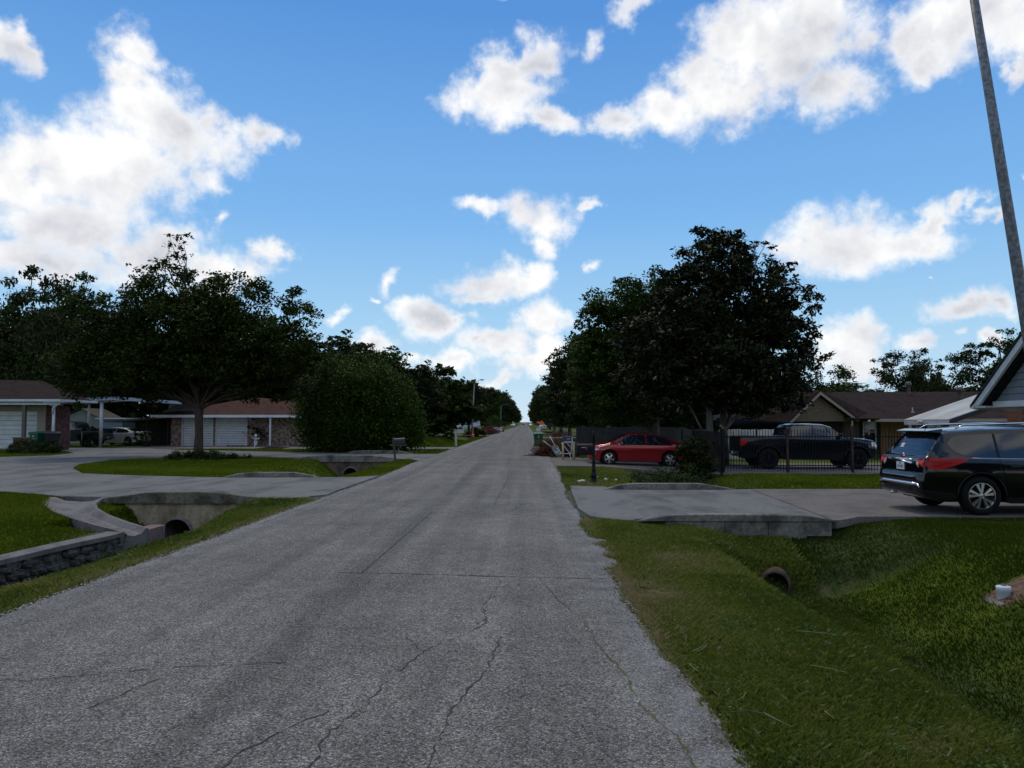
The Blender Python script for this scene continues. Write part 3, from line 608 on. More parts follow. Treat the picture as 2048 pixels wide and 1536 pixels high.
# side wall of the right drive above the near ditch: curb over a stack of cast blocks
sw = thing('driveway_side_wall', 'pale cracked concrete side wall of the right driveway above the near ditch', 'retaining wall', (3.7, 13.5, 0))
curb([(-1.75, .05, .02), (-1.45, .02, .10), (-1.0, 0, .16), (-.4, 0, .17), (1.2, 0, .16), (1.65, 0, .10), (1.95, .03, .02)], .18, .045, M['curb'], parent=sw)
s = MB().box(-1.2, -.06, -.22, -.15, .12, .04).obj('block', M['curb'], sw, bevel=.008)
MB().box(-.14, -.055, -.22, .62, .12, .038).obj('block', M['curb'], sw, bevel=.008); MB().box(.63, -.062, -.22, 1.75, .12, .039).obj('block', M['curb'], sw, bevel=.008)
MB().box(-1.1, -.07, -.5, .35, .12, -.225).obj('block', M['curb'], sw, bevel=.008); MB().box(.36, -.065, -.42, 1.3, .12, -.224).obj('block', M['curb'], sw, bevel=.008)
# small round pipe opening in the near right ditch
pt = thing('culvert_pipe', 'rusty round drain pipe opening in the near right ditch below the driveway', 'culvert', (3.95, 11.98, -.77), rad(-19))
Mx = Matrix.Rotation(-math.pi / 2, 4, 'X'); rr = .20
MB().lathe([(rr, -.07), (rr + .035, -.07), (rr + .04, 1.1)], 24, Mx).lathe([(rr, -.07), (rr, 1.0)], 24, Mx).obj('pipe', mat('rusty_concrete', (.045, .026, .016), .9, c2=(.12, .075, .048), scale=8), pt, True)
MB().lathe([(rr, .12), (.001, .12)], 24, Mx).obj('pipe_dark_disc', M['dark'], pt)  # black disc closes the pipe, painted as its unlit interior
# small culvert mouth further along the left ditch
pt = thing('culvert_pipe', 'small black culvert mouth in the left ditch below the orange cone', 'culvert', (-8.0, 103.4, -.35))
MB().lathe([(.38, -.2), (.44, -.2), (.45, 2.0)], 20, Mx).lathe([(.38, -.2), (.38, 1.9)], 20, Mx).obj('pipe', M['cap'], pt, True); MB().lathe([(.38, .3), (.001, .3)], 20, Mx).obj('pipe_dark_disc', M['dark'], pt)  # the black end disc paints the darkness further down the pipe
# concrete spillway (chute) from the drive down between the stone wall and the pink block
ch = MB(); path = [(-10.75, 17.75, -.02, .66), (-10.6, 17.2, -.05, .60), (-10.25, 16.55, -.08, .50), (-9.75, 15.95, -.13, .43), (-9.1, 15.4, -.20, .37), (-8.4, 14.95, -.28, .33), (-7.75, 14.62, -.36, .30)]
cols = [(-1, -.35), (-1, .05), (-.82, .05), (-.5, -.04), (0, -.07), (.5, -.04), (.82, .05), (1, .05), (1, -.35)]
for i, (x, y, z, w) in enumerate(path):
    a = Vector(path[max(0, i - 1)][:2]); b = Vector(path[min(len(path) - 1, i + 1)][:2]); d = (b - a).normalized(); q = Vector((-d.y, d.x))
    for k, dz in cols: ch.v.append((x + q.x * k * w, y + q.y * k * w, z + dz))
m_ = len(cols)
for i in range(len(path) - 1):
    for k in range(m_ - 1): ch.f.append((i * m_ + k, (i + 1) * m_ + k, (i + 1) * m_ + k + 1, i * m_ + k + 1))
ch.f.append(tuple((len(path) - 1) * m_ + k for k in range(m_)))
tag(ch.obj('spillway', M['cap'], None), 'curved concrete drainage chute running from the driveway to the left ditch', 'drainage channel')
PAVED.append([(p[0] + .5 * p[3], p[1] + .8 * p[3]) for p in path] + [(p[0] - .5 * p[3], p[1] - .8 * p[3]) for p in path[::-1]])
pb = thing('block_edging', 'dark pinkish block edging between the drainage chute and the culvert headwall', 'edging', (-7.85, 15.6, -.36))
MB().box(-.16, -.62, -.38, .16, .02, 0).obj('block', M['pinkblock'], pb, bevel=.015); MB().box(-.158, .03, -.38, .158, .14, -.004).obj('block', M['pinkblock'], pb, bevel=.015)
# dry stone wall with a concrete cap along the near-left lawn
rw = thing('stone_retaining_wall', 'dark mossy stone retaining wall with flat concrete cap along the near left ditch', 'retaining wall', (-8.1, 4.0, 0))
R = random.Random(11); wx = lambda y: float(WALLX(np.array(y)))
y = 3.0
cap_edges = [3.0, 5.6, 7.9, 9.7, 11.35, 12.9, 14.2]
for a, b in zip(cap_edges[:-1], cap_edges[1:]):
    s = MB(); k = 6; ysamp = [a + .006 + (b - a - .012) * i / k for i in range(k + 1)]
    for yy in ysamp:
        x0 = wx(yy); zt = -.275 + .012 * math.sin(yy * 2.1)
        for (dx, z) in ((.05, zt - .085), (.055, zt), (-.30, zt + .004), (-.30, zt - .085)): s.v.append((x0 + dx + 8.1, yy - 4.0, z))
    for i in range(k):
        for j in range(4): s.f.append((i * 4 + j, (i + 1) * 4 + j, (i + 1) * 4 + (j + 1) % 4, i * 4 + (j + 1) % 4))
    s.f.append((0, 1, 2, 3)); s.f.append((k * 4 + 3, k * 4 + 2, k * 4 + 1, k * 4))
    s.obj('cap_stone', M['cap'], rw, bevel=.008)
cs_ = MB()
for i_w in range(40):
    yy = 3.0 + 11.2 * i_w / 39; x0 = float(WALLX(np.array(yy))) + 8.1
    cs_.v += [(x0 - .06, yy - 4, -1.2), (x0 - .06, yy - 4, -.37), (x0 - .27, yy - 4, -.37), (x0 - .27, yy - 4, -1.2)]
for i_w in range(39):
    for j_w in range(4): cs_.f.append((i_w * 4 + j_w, i_w * 4 + 4 + j_w, i_w * 4 + 4 + (j_w + 1) % 4, i_w * 4 + (j_w + 1) % 4))
cs_.obj('wall_core', M['joint'], rw)
stones = []
for i in range(7):
    bm = bmesh.new(); bmesh.ops.create_cube(bm, size=1); bmesh.ops.subdivide_edges(bm, edges=list(bm.edges), cuts=1, use_grid_fill=True)
    for v in bm.verts:
        if v.co.length > .6: v.co *= .86
        v.co += Vector((R.uniform(-.07, .07), R.uniform(-.07, .07), R.uniform(-.07, .07)))
    me = bpy.data.meshes.new('stone'); bm.to_mesh(me); bm.free(); me.materials.append(M['stone']); stones.append(me)
for row, zc in enumerate((-.435, -.585, -.74, -.90)):
    yy = 3.0 + R.uniform(0, .2)
    while yy < 14.15:
        lw = R.uniform(.25, .52); c = yy + lw / 2
        o = link('stone', R.choice(stones), rw, (wx(c) + 8.1 - .12 + R.uniform(-.02, .03), c - 4.0, zc), (R.uniform(-.06, .06), R.uniform(-.05, .05), R.uniform(-.05, .05)))
        o.scale = (.30, lw * .98, .165); yy += lw + .012

# leaning galvanised street lamp pole at the right edge of the view (arm and lamp continue above it)
def street_lamp(label, base, lean, h, arm, r0=.095, r1=.05, head=True, m=None):
    t = thing('street_lamp', label, 'street lamp', base, 0, 'street lamps along the road')
    lx, ly = lean
    MB().tube([(0, 0, -.2), (lx * .25, ly * .25, h * .25), (lx * .6, ly * .6, h * .6), (lx, ly, h)], [r0, r0 * .9, (r0 + r1) / 2, r1], 14).obj('pole', m or M['galv'], t, True)
    MB().tube([(lx, ly, h - .3), (lx + arm * .3, ly, h + .25), (lx + arm * .7, ly, h + .48), (lx + arm, ly, h + .52)], [.035] * 4, 8).obj('arm', m or M['galv'], t, True)
    MB().lathe([(.001, .10), (.10, .08), (.15, .02), (.14, -.05), (.09, -.10), (.001, -.11)], 14, Matrix.Translation((lx + arm * 1.08, ly, h + .5)) @ Matrix.Diagonal((1.9, 1, .8, 1))).obj('lamp_head', M['cap'], t, True)
    MB().lathe([(r0 + .10, -.02), (r0 + .10, .03), (r0 + .02, .06), (r0, .06)], 14).obj('base_plate', m or M['galv'], t)
    return t
street_lamp('tall leaning galvanised street lamp pole cut off by the right edge of the view', (7.45, 10.5, -.15), (-1.12, 0), 9.2, -2.2, .088, .050)
street_lamp('thin leaning street lamp with an orange cone at its foot, left of the road', (-7.05, 95, -.05), (.35, 0), 6.9, .9, .11, .06)
street_lamp('far street lamp with a long curved arm, beyond the leaning one', (-7.6, 218, -.1), (.1, 0), 6.9, 2.0, .13, .08)

# ------------------------------------------------------------------ vegetation
def leaves(centres, radii, n, size, seed, sub=.17, shell=.55, flat=.5, droop=0.0, aspect=.5, nsub=None):
    """leaf quads clustered into twigs, twigs spread through the outer part of every lobe.
       centres (k,3), radii (k,3). Returns vertices, faces, per-vertex random value"""
    rs = np.random.RandomState(seed); C = np.array(centres, float); Rr = np.array(radii, float)
    vol = (Rr.prod(1)) ** (2 / 3.); w = vol / vol.sum()
    nt_ = nsub or max(30, n // 55)
    lob = rs.choice(len(C), nt_, p=w)
    d = rs.normal(size=(nt_, 3)); d /= np.linalg.norm(d, axis=1)[:, None]
    rr_ = shell + (1 - shell) * rs.rand(nt_) ** .6; rr_ = np.where(rs.rand(nt_) < .25, rs.rand(nt_) ** .5 * shell, rr_)
    T = C[lob] + d * rr_[:, None] * Rr[lob]
    tsz = Rr[lob].mean(1) * sub * rs.uniform(.55, 1.5, nt_)
    trnd = rs.rand(nt_)
    tw = rs.choice(nt_, n, p=(tsz ** 2) / (tsz ** 2).sum())
    off = rs.normal(size=(n, 3)) * .5; off *= np.minimum(1, 1.15 / np.maximum(np.linalg.norm(off, axis=1), 1e-6))[:, None]
    off[:, 2] *= flat
    Pp = T[tw] + off * tsz[tw][:, None]
    out_ = Pp - C[lob[tw]]; Pp[:, 2] -= droop * np.linalg.norm(out_[:, :2], axis=1) ** 2 * .05
    nrm = rs.normal(size=(n, 3)); nrm[:, 2] = np.abs(nrm[:, 2]) + .5; nrm /= np.linalg.norm(nrm, axis=1)[:, None]
    a = rs.normal(size=(n, 3)); a -= (a * nrm).sum(1)[:, None] * nrm; a /= np.linalg.norm(a, axis=1)[:, None]
    b = np.cross(nrm, a); L_ = size * rs.uniform(.6, 1.35, n)[:, None]
    V = np.stack([Pp - a * L_ * .5, Pp + b * L_ * aspect * .5, Pp + a * L_ * .5, Pp - b * L_ * aspect * .5], 1)
    V[:, 1, :] += nrm * L_ * .10; V[:, 3, :] += nrm * L_ * .10
    Q_ = np.arange(n * 4).reshape(n, 4)
    r_ = np.clip(.55 * trnd[tw] + .45 * rs.rand(n), 0, 1); pick = rs.rand(n); r_ = np.where(pick > .985, 1.0, r_ * .92)
    return V.reshape(-1, 3), Q_, np.repeat(r_, 4), T
def limb_pts(a, b, seed, n=5, sag=.12):
    r = random.Random(seed); a, b = Vector(a), Vector(b); L_ = (b - a).length; o = []
    for i in range(n + 1):
        t = i / n; p = a.lerp(b, t) + Vector((r.uniform(-1, 1), r.uniform(-1, 1), r.uniform(-.5, .5))) * L_ * .05 * math.sin(math.pi * t)
        p.z += L_ * sag * math.sin(math.pi * t) * (1 if t < 1 else 0); o.append(p)
    return o
def tree(name, label, loc, trunk, lobes, n, size, lm, bm_, seed, group=None, sub=.17, twigs=60, aspect=.5, shell=.55, flat=.6, forks=None, nsub=None, droop=0):
    """trunk = list of ((x,y,z), r); forks: index of trunk point limbs grow from"""
    t = thing(name, label, 'tree', loc, 0, group)
    C = [l_[:3] for l_ in lobes]; Rr = [l_[3:] for l_ in lobes]
    V, Q_, r_, T = leaves(C, Rr, n, size, seed, sub=sub, aspect=aspect, shell=shell, flat=flat, nsub=nsub, droop=droop)
    link('crown', fast_mesh('crown', V, Q_, lm, r_), t)
    s = MB(); s.tube([p for p, _ in trunk], [q for _, q in trunk], 12)
    top = Vector(trunk[-1][0]); r0 = trunk[-1][1]
    R_ = random.Random(seed)
    for i, c in enumerate(C):
        st = Vector(trunk[-1 - (i % min(3, len(trunk)))][0]) if forks is None else Vector(trunk[forks][0])
        e = Vector(c); k = r0 * ((.52 if i < 4 else .26) if forks is not None else (.75 if i < 5 else .45))
        pts = limb_pts(st, e, seed * 7 + i, 6, .04); s.tube(pts, [k * (1 - .78 * j / 6) for j in range(7)], 7, False)
    idx = np.random.RandomState(seed + 3).permutation(len(T))[:twigs]
    for q in idx:
        e = Vector(T[q]); c = min(C, key=lambda a: (Vector(a) - e).length); st = Vector(c).lerp(top, .25)
        pts = limb_pts(st, e, int(q) + seed, 3, .03); s.tube(pts, [.035, .026, .018, .008], 4, False)
    s.obj('trunk', bm_, t, True)
    return t
LM = {}
LM['oak'] = leafmat('oak_leaves', [(0, (.014, .024, .003)), (.5, (.026, .042, .004)), (.95, (.046, .066, .007)), (1, (.08, .10, .02))], .7, .12)
LM['magnolia'] = leafmat('magnolia_leaves', [(0, (.010, .014, .004)), (.5, (.017, .023, .006)), (.9, (.028, .036, .010)), (.975, (.05, .045, .015)), (1, (.30, .22, .10))], .6, .18, .04)
LM['green'] = leafmat('green_leaves', [(0, (.016, .034, .004)), (.5, (.032, .060, .005)), (1, (.064, .105, .010))], .65, .15, .15)
LM['grey'] = leafmat('far_leaves', [(0, (.015, .024, .006)), (.5, (.026, .038, .010)), (1, (.048, .064, .017))], .7, .12, .1)
LM['hedge'] = leafmat('hedge_leaves', [(0, (.012, .026, .002)), (.45, (.028, .055, .003)), (.8, (.062, .105, .004)), (1, (.11, .17, .008))], .65, .14, .15)
LM['shrub'] = leafmat('shrub_leaves', [(0, (.010, .021, .004)), (.5, (.021, .038, .006)), (1, (.044, .070, .011))], .7, .1, .1)
S = .02655
def lob(Yt, u0, items, depth=.75):
    """helper turning sizes noted in metres at the tree's distance into lobes"""
    return items
# big spreading oak on the grass island (metres, relative to its base)
OAK = [(-.3, 0, 6.6, 4.2, 3.2, 2.0), (-4.2, .4, 5.2, 2.9, 2.6, 2.0), (3.6, -.2, 5.6, 2.6, 2.6, 2.0), (-1.9, .3, 8.5, 2.4, 2.2, 1.7), (1.4, 0, 8.3, 2.2, 2.2, 1.7), (4.9, .2, 7.7, 1.35, 1.5, 1.6),
       (-5.4, 0, 7.3, 2.0, 2.0, 1.7), (-1.25, .1, 11.2, .85, .85, 1.0), (-1.5, .1, 10.0, 1.2, 1.1, 1.0), (-2.9, .1, 10.0, 1.1, 1.1, .8), (6.2, 0, 5.3, 1.2, 1.4, 1.3), (-7.3, .2, 4.8, 1.3, 1.6, 1.6), (.4, 1.4, 4.7, 3.6, 2.2, 1.4), (0, -1.7, 4.9, 2.4, 1.2, 1.4), (2.0, -1.6, 5.2, 1.8, 1.2, 1.3), (-2.2, -1.6, 5.4, 2.0, 1.2, 1.4), (-4.6, -.8, 4.3, 1.8, 1.2, 1.3), (2.6, -1.3, 4.3, 1.7, 1.4, 1.1), (-2.8, -1.2, 4.3, 2.2, 1.6, 1.3), (5.2, .4, 3.9, 1.5, 1.3, .9), (2.9, .1, 9.2, 1.0, 1.0, .9), (-6.0, .4, 4.1, 1.7, 1.5, 1.1), (6.6, .2, 4.2, .9, 1.0, .9), (0, .8, 3.9, 2.4, 1.6, .8), (3.2, .8, 3.6, 1.5, 1.3, .8), (-3.4, .8, 3.7, 1.8, 1.5, .9)]
tree('oak_tree', 'broad dark green oak standing alone on the left grass island', (-17.4, 39.0, 0), [((0, 0, -.1), .36), ((0, 0, .35), .25), ((.03, 0, 1.2), .205), ((.0, 0, 2.0), .205), ((-.02, 0, 2.55), .25)], OAK, 95000, .21, LM['oak'], M['bark_warm'], 3, sub=.24, twigs=150, aspect=.5, forks=-1, nsub=1250, shell=.6)
# magnolia and its neighbours on the right
MAG = [(.4, 0, 7.7, 1.75, 1.7, 1.35), (2.0, 0, 6.3, 1.9, 1.8, 1.7), (-.6, 0, 5.6, 2.2, 2.0, 1.9), (3.1, .2, 4.8, 1.5, 1.6, 1.7), (1.3, -.3, 3.8, 2.6, 2.2, 1.7), (-2.2, -.1, 4.2, 2.1, 1.9, 1.8), (-1.3, .6, 6.9, .95, 1.2, .9), (3.9, .2, 6.1, 1.3, 1.2, .95), (4.2, .1, 4.3, 1.2, 1.2, 1.15), (4.7, .1, 5.5, .6, .7, .5), (3.0, 0, 7.1, 1.1, 1.1, .7), (2.4, -.2, 2.7, 1.9, 1.6, .9), (-1.7, -.3, 2.7, 2.0, 1.6, .9), (2.2, 0, 8.1, .8, .8, .55)]
MAG = [(a, b, c * 1.19, d, e, f * 1.15) for a, b, c, d, e, f in MAG]
tree('magnolia_tree', 'tall blackish magnolia with glossy leaves behind the iron fence, right of the road', (8.1, 33.0, -.2), [((0, 0, -.1), .24), ((.02, 0, 1.0), .17), ((0, 0, 2.4), .15), ((.1, 0, 3.6), .13)], MAG, 66000, .23, LM['magnolia'], M['bark_pale'], 8, sub=.19, twigs=120, aspect=.45, nsub=1150, shell=.6)
tree('magnolia_tree', 'slimmer pale trunk just right of the tall magnolia trunk, crowns merged', (9.2, 34.6, -.2), [((0, 0, -.1), .22), ((0, 0, 1.4), .15), ((-.1, 0, 3.0), .12)], [(0, .6, 4.3, 2.0, 1.8, 1.7), (.8, .5, 6.2, 1.7, 1.6, 1.4), (-.8, .6, 3.2, 1.6, 1.5, 1.0)], 16000, .2, LM['magnolia'], M['bark_pale'], 9, sub=.22, twigs=30, aspect=.45)
ROAK = [(-1.6, 0, 6.6, 2.0, 2.0, 1.8), (-2.4, 0, 4.4, 1.9, 1.9, 2.0), (.2, 0, 7.2, 1.9, 1.9, 1.6), (.6, 0, 5.0, 2.3, 2.0, 1.8), (-1.6, -.4, 2.7, 2.3, 1.9, 1.2), (-3.1, 0, 6.0, .9, 1.0, 1.2), (1.5, .2, 3.2, 2.0, 1.6, 1.2), (-4.0, .1, 3.4, .9, .9, 1.0), (-3.4, 0, 4.8, 1.1, 1.1, 1.4), (-2.9, 0, 7.0, .9, .9, .9)]
ROAK = [(a, b, c * 1.13, d, e, f * 1.12) for a, b, c, d, e, f in ROAK]
tree('oak_tree', 'dark rounded oak left of the magnolia, overhanging the parked red car', (6.6, 38.0, -.2), [((0, 0, -.1), .28), ((.05, 0, 1.2), .19), ((-.05, 0, 2.6), .18), ((-.2, 0, 3.6), .15)], ROAK, 52000, .21, LM['green'], M['bark_pale'], 15, sub=.2, twigs=80, aspect=.45, nsub=850)
# shared crowns for the trees lining the road and filling the backs of the gardens
def proto(seed, n, size, lm, H=8.0, W=3.6, airy=False, lobn=8):
    r = random.Random(seed); lobes = [(0, 0, H * .60, W * .74, W * .74, H * .32), (0, 0, H * .34, W * .66, W * .66, H * .18)]
    for i in range(lobn):
        a = r.uniform(0, 6.28); q = r.uniform(.35, .75) * W
        lobes.append((math.cos(a) * q, math.sin(a) * q, H * r.uniform(.24, .86), W * r.uniform(.28, .48), W * r.uniform(.28, .48), H * r.uniform(.10, .18)))
    V, Q_, r_, T = leaves([l_[:3] for l_ in lobes], [l_[3:] for l_ in lobes], n, size, seed, sub=.26 if airy else .23, nsub=n // (70 if airy else 40), shell=.5)
    cm = fast_mesh('crown', V, Q_, lm, r_)
    s = MB(); s.tube([(0, 0, -.2), (.05, 0, H * .2), (0, .05, H * .42), (0, 0, H * .6)], [.26, .19, .15, .08], 8)
    for i, l_ in enumerate(lobes):
        s.tube(limb_pts((0, 0, H * .35), l_[:3], seed + i, 4, .04), [.12, .09, .06, .04, .02], 5, False)
    for q in np.random.RandomState(seed).permutation(len(T))[:(60 if airy else 14)]:
        e = Vector(T[q]); c = min(lobes, key=lambda a: (Vector(a[:3]) - e).length); s.tube(limb_pts(c[:3], e, int(q), 3, .02), [.04, .03, .02, .01], 4, False)
    o = s.obj('trunk', M['bark'], None, True); tm = o.data; bpy.data.objects.remove(o)
    return cm, tm
PR = {'a': proto(21, 24000, .30, LM['oak']), 'b': proto(22, 24000, .30, LM['grey']), 'c': proto(23, 22000, .30, LM['green']), 'airy': proto(24, 9000, .24, LM['shrub'], airy=True, lobn=11), 'airy2': proto(25, 8000, .24, LM['grey'], airy=True, lobn=12)}
def put(kind, x, y, h, w, label, group, rot=0.0, z=-.05):
    cm, tm = PR[kind]; t = thing('tree', label, 'tree', (x, y, z), rot, group); sc = (w / 3.6, w / 3.6, h / 7.4)
    a = link('crown', cm, t); a.scale = sc; b = link('trunk', tm, t); b.scale = sc
    return t
GL = 'trees along the left side of the road'; GR = 'trees along the right side of the road'; GB = 'trees behind the left houses'; GH = 'trees behind the right houses'
LT = [(-13.8, 84, 8.3, 4.4, 'b', 'first grey-green tree beyond the big round shrub, left of the road'), (-16.5, 98, 8.9, 5.0, 'b', 'grey-green tree behind the leaning street lamp'), (-13.6, 112, 9.2, 4.8, 'a', 'dark tree just left of the leaning street lamp, behind the white truck'),
      (-22, 92, 8.5, 5.0, 'a', 'dark tree over the garden left of the white pickup'), (-12.8, 164, 10.4, 5.0, 'b', 'tree behind the white pickup and trailer, left of the road'), (-12.5, 190, 11.5, 5.2, 'a', 'dark tree before the far street lamp, left of the road'),
      (-11.6, 226, 12.5, 5.4, 'c', 'greener tree beside the far street lamp'), (-11.8, 262, 13.2, 5.6, 'b', 'tall tree beyond the far street lamp, left of the road')]
for i, (x, y, h, w, k, lb) in enumerate(LT): put(k, x, y, h, w, lb, GL, i * 1.3)
R = random.Random(4)
yy = 300
while yy < 1000:
    put('ab'[R.random() < .5], -11.5 + R.uniform(-.8, .6), yy, R.uniform(13.5, 15.5), 6.3, 'distant tree in the left row where the road narrows to a point', GL, R.uniform(0, 6)); yy += R.uniform(24, 40) * (1 + (yy - 300) / 500)
RT = [(5.3, 62, 9.4, 3.7, 'b', 'dark tree behind the tall bin and brush pile, right of the road'), (6.4, 52, 8.6, 3.6, 'a', 'dark tree behind the black fence, left of the right-hand oak'), (6.0, 84, 8.2, 4.2, 'b', 'tree behind the chain link fence, right of the road'), (6.4, 110, 9.0, 4.8, 'a', 'dark tree behind the orange road sign'),
      (6.6, 142, 9.5, 5.0, 'b', 'tree just beyond the orange road sign'), (6.8, 180, 10.5, 5.2, 'a', 'tree past the stop sign, right of the road'), (7.0, 222, 12.0, 5.4, 'b', 'tall far tree in the right row before the haze'), (7.6, 262, 13.5, 5.6, 'a', 'tall dark tree at the middle of the right row')]
for i, (x, y, h, w, k, lb) in enumerate(RT): put(k, x, y, h, w, lb, GR, i * 1.7)
yy = 300
while yy < 1000:
    put('ab'[R.random() < .5], 8.2 + R.uniform(-.5, .8), yy, R.uniform(15, 18), 6.3, 'distant tree in the right row where the road narrows to a point', GR, R.uniform(0, 6)); yy += R.uniform(26, 40) * (1 + (yy - 300) / 500)
for i, (x, y, h, w, k, lb) in enumerate([(-55, 76, 14, 7.0, 'a', 'tall dark tree behind the left house, furthest left'), (-39.5, 62, 15.2, 4.6, 'airy2', 'open tall tree at the left edge, sky showing through its crown'), (-44, 66, 14.6, 4.6, 'airy', 'open tall tree beside the left frame edge, behind the left house'), (-46, 74, 12, 6.5, 'b', 'tree filling the gap over the left house roof'),
      (-37, 78, 11.5, 6.5, 'a', 'dark tree behind the tall carport'), (-29, 80, 11, 6.5, 'a', 'dark tree behind the gap between carport and brick house'), (-22, 76, 10.5, 6.0, 'b', 'tree behind the brick house roof'), (-15.5, 66, 8.4, 4.6, 'a', 'dark tree behind the round shrub, right of the brick house'), (-31, 70, 8.5, 5.2, 'b', 'low tree behind the white shed'),
      (-18.5, 84, 10.5, 5.6, 'c', 'greener tree behind the brick house and round shrub')]): put(k, x, y, h, w, lb, GB, i * 2.1)
for i, (x, y, h, w, k, lb) in enumerate([(21.8, 55, 6.6, 3.0, 'airy', 'sparse tree just right of the magnolia, over the tan gable'), (24.5, 68, 5.4, 3.6, 'airy2', 'low feathery tree between the magnolia and the gap of sky'), (33.8, 66, 8.6, 3.2, 'airy2', 'thin spreading tree left of the chimneys, above the brown roof'), (37.3, 67, 8.2, 3.4, 'airy', 'twiggy tree right of the roof chimneys'),
      (42.2, 66, 9.6, 4.0, 'airy', 'taller leafy tree at the right, beside the lamp pole'), (46.0, 70, 8.0, 4.0, 'c', 'dense green tree at the right frame edge behind the metal roof'), (40.5, 74, 6.2, 4.6, 'c', 'low dense green tree behind the brown roof'), (31.5, 74, 5.8, 5.2, 'c', 'low green tree behind the tan gable'), (15.5, 60, 7.0, 4.8, 'a', 'dark tree behind the grey roofed building'),
      (12.5, 66, 7.6, 5.0, 'b', 'dark tree behind the white fence panels'), (26.5, 80, 6.6, 4.6, 'a', 'dark low tree on the far side of the brown house'), (10.2, 50, 6.0, 4.0, 'a', 'dark tree filling the gap behind the magnolia trunks')]): put(k, x, y, h, w, lb, GH, i * 1.1)
# huge clipped round shrub
def shrub(name, label, loc, lobes, n, size, lm, seed, cat='shrub', group=None, sub=.12, stems=6, extra=None, core=True, shell=.86, aspect=.5):
    t = thing(name, label, cat, loc, 0, group)
    V, Q_, r_, T = leaves([l_[:3] for l_ in lobes], [l_[3:] for l_ in lobes], n, size, seed, sub=sub, shell=shell, aspect=aspect, flat=.8, nsub=max(40, n // 30))
    link('foliage', fast_mesh('foliage', V, Q_, lm, r_), t)
    s = MB(); R_ = random.Random(seed)
    for i in range(stems):
        l_ = lobes[i % len(lobes)]; e = (l_[0] + R_.uniform(-.4, .4) * l_[3], l_[1] + R_.uniform(-.4, .4) * l_[4], l_[2] + R_.uniform(0, .5) * l_[5])
        s.tube(limb_pts((R_.uniform(-.1, .1), R_.uniform(-.1, .1), -.1), e, seed + i, 4, .02), [.05 * min(1, l_[3]), .04 * min(1, l_[3]), .03 * min(1, l_[3]), .02 * min(1, l_[3]), .01 * min(1, l_[3])], 5, False)
    s.obj('stems', M['bark'], t, True)
    return t
shrub('giant_shrub', 'huge rounded dark green shrub left of the road beside the brick house', (-10.6, 47.2, 0), [(0, 0, 2.2, 3.75, 3.3, 2.5), (-.6, 0, 3.7, 3.1, 2.9, 2.2), (2.6, -1.0, 2.2, 1.5, 1.6, 1.4), (-2.9, -1.0, 1.9, 1.4, 1.6, 1.4), (.6, -1.6, 4.4, 1.6, 1.4, 1.2), (.2, 0, 1.2, 3.85, 3.4, 1.7), (1.4, -.4, 3.4, 2.2, 2.0, 1.7), (-2.0, -.3, 3.2, 2.0, 2.0, 1.9)], 90000, .15, LM['hedge'], 31, sub=.20, stems=14, shell=.86, aspect=.6)
shrub('round_bush', 'rounded lavender-like bush in front of the left house porch', (-29.3, 43.6, 0), [(0, 0, .3, 1.5, 1.2, .5), (-.5, 0, .4, .8, .8, .42), (.7, 0, .25, .8, .8, .4)], 7000, .09, LM['shrub'], 33)
shrub('round_bush', 'small round bush beside the tall white carport post', (-33.2, 55.6, 0), [(0, 0, .75, .75, .7, .8)], 3500, .09, LM['shrub'], 34)
shrub('flowering_shrub', 'dark shrub with reddish flowers at the corner of the brick house', (-28.6, 55.0, 0), [(0, 0, .9, .75, .7, .9), (.5, .1, 1.7, .45, .45, .5)], 3500, .10, LM['shrub'], 35)
oleander = leafmat('oleander_leaves', [(0, (.010, .020, .004)), (.6, (.024, .038, .007)), (.97, (.04, .048, .014)), (1, (.42, .05, .05))], .7, .1, .1)
shrub('flowering_shrub', 'tall flowering shrub with red blooms hiding the rear of the red car', (6.25, 27.9, -.35), [(0, 0, .8, .72, .6, .85), (-.35, 0, 1.15, .45, .45, .4), (.45, 0, 1.2, .42, .4, .42), (.1, 0, .4, .7, .6, .45)], 9000, .10, oleander, 36, stems=12, shell=.5)
shrub('climbing_vine', 'leafy vine climbing the brick wall right of the garage doors', (-20.6, 56.55, 0), [(0, 0, 1.2, 1.1, .2, .7), (.6, 0, .6, .5, .2, .5), (-1.2, 0, 1.1, .5, .1, .12)], 1500, .11, LM['shrub'], 37, 'vine', shell=.3)
shrub('dark_shrub', 'dark leafy shrub against the tan wall of the right house', (23.2, 42.6, -.1), [(0, 0, .8, 1.0, .5, .9), (.6, 0, 1.3, .6, .4, .5)], 3000, .12, LM['shrub'], 38, shell=.4)
shrub('dark_shrub', 'low dark shrub by the tan house corner, behind the iron fence', (26.5, 42.9, -.1), [(0, 0, .7, 1.1, .5, .8)], 2400, .12, LM['shrub'], 39, shell=.4)
shrub('roadside_bush', 'rounded green bush on the left verge before the far street lamp', (-7.9, 176, 0), [(0, 0, 1.6, 2.2, 3.2, 2.0), (1.0, 3, 1.2, 1.8, 2.2, 1.5)], 6000, .3, LM['green'], 40, shell=.6)
shrub('roadside_bush', 'long dark bush behind the white mailbox plaque, left verge', (-7.6, 152, 0), [(0, 0, .8, 1.5, 2.0, 1.0), (.6, 3, .7, 1.2, 2, .8)], 5000, .25, LM['oak'], 41, shell=.6)
bed = shrub('ground_cover_bed', 'low leafy ground cover around the island oak trunk', (-16.0, 36.6, 0), [(0, 0, .08, 2.1, 1.5, .3), (1.3, .2, .06, 1.2, 1.0, .24), (-1.5, .8, .06, 1.0, 1.0, .22)], 8000, .10, LM['shrub'], 42, 'plants', shell=.2)
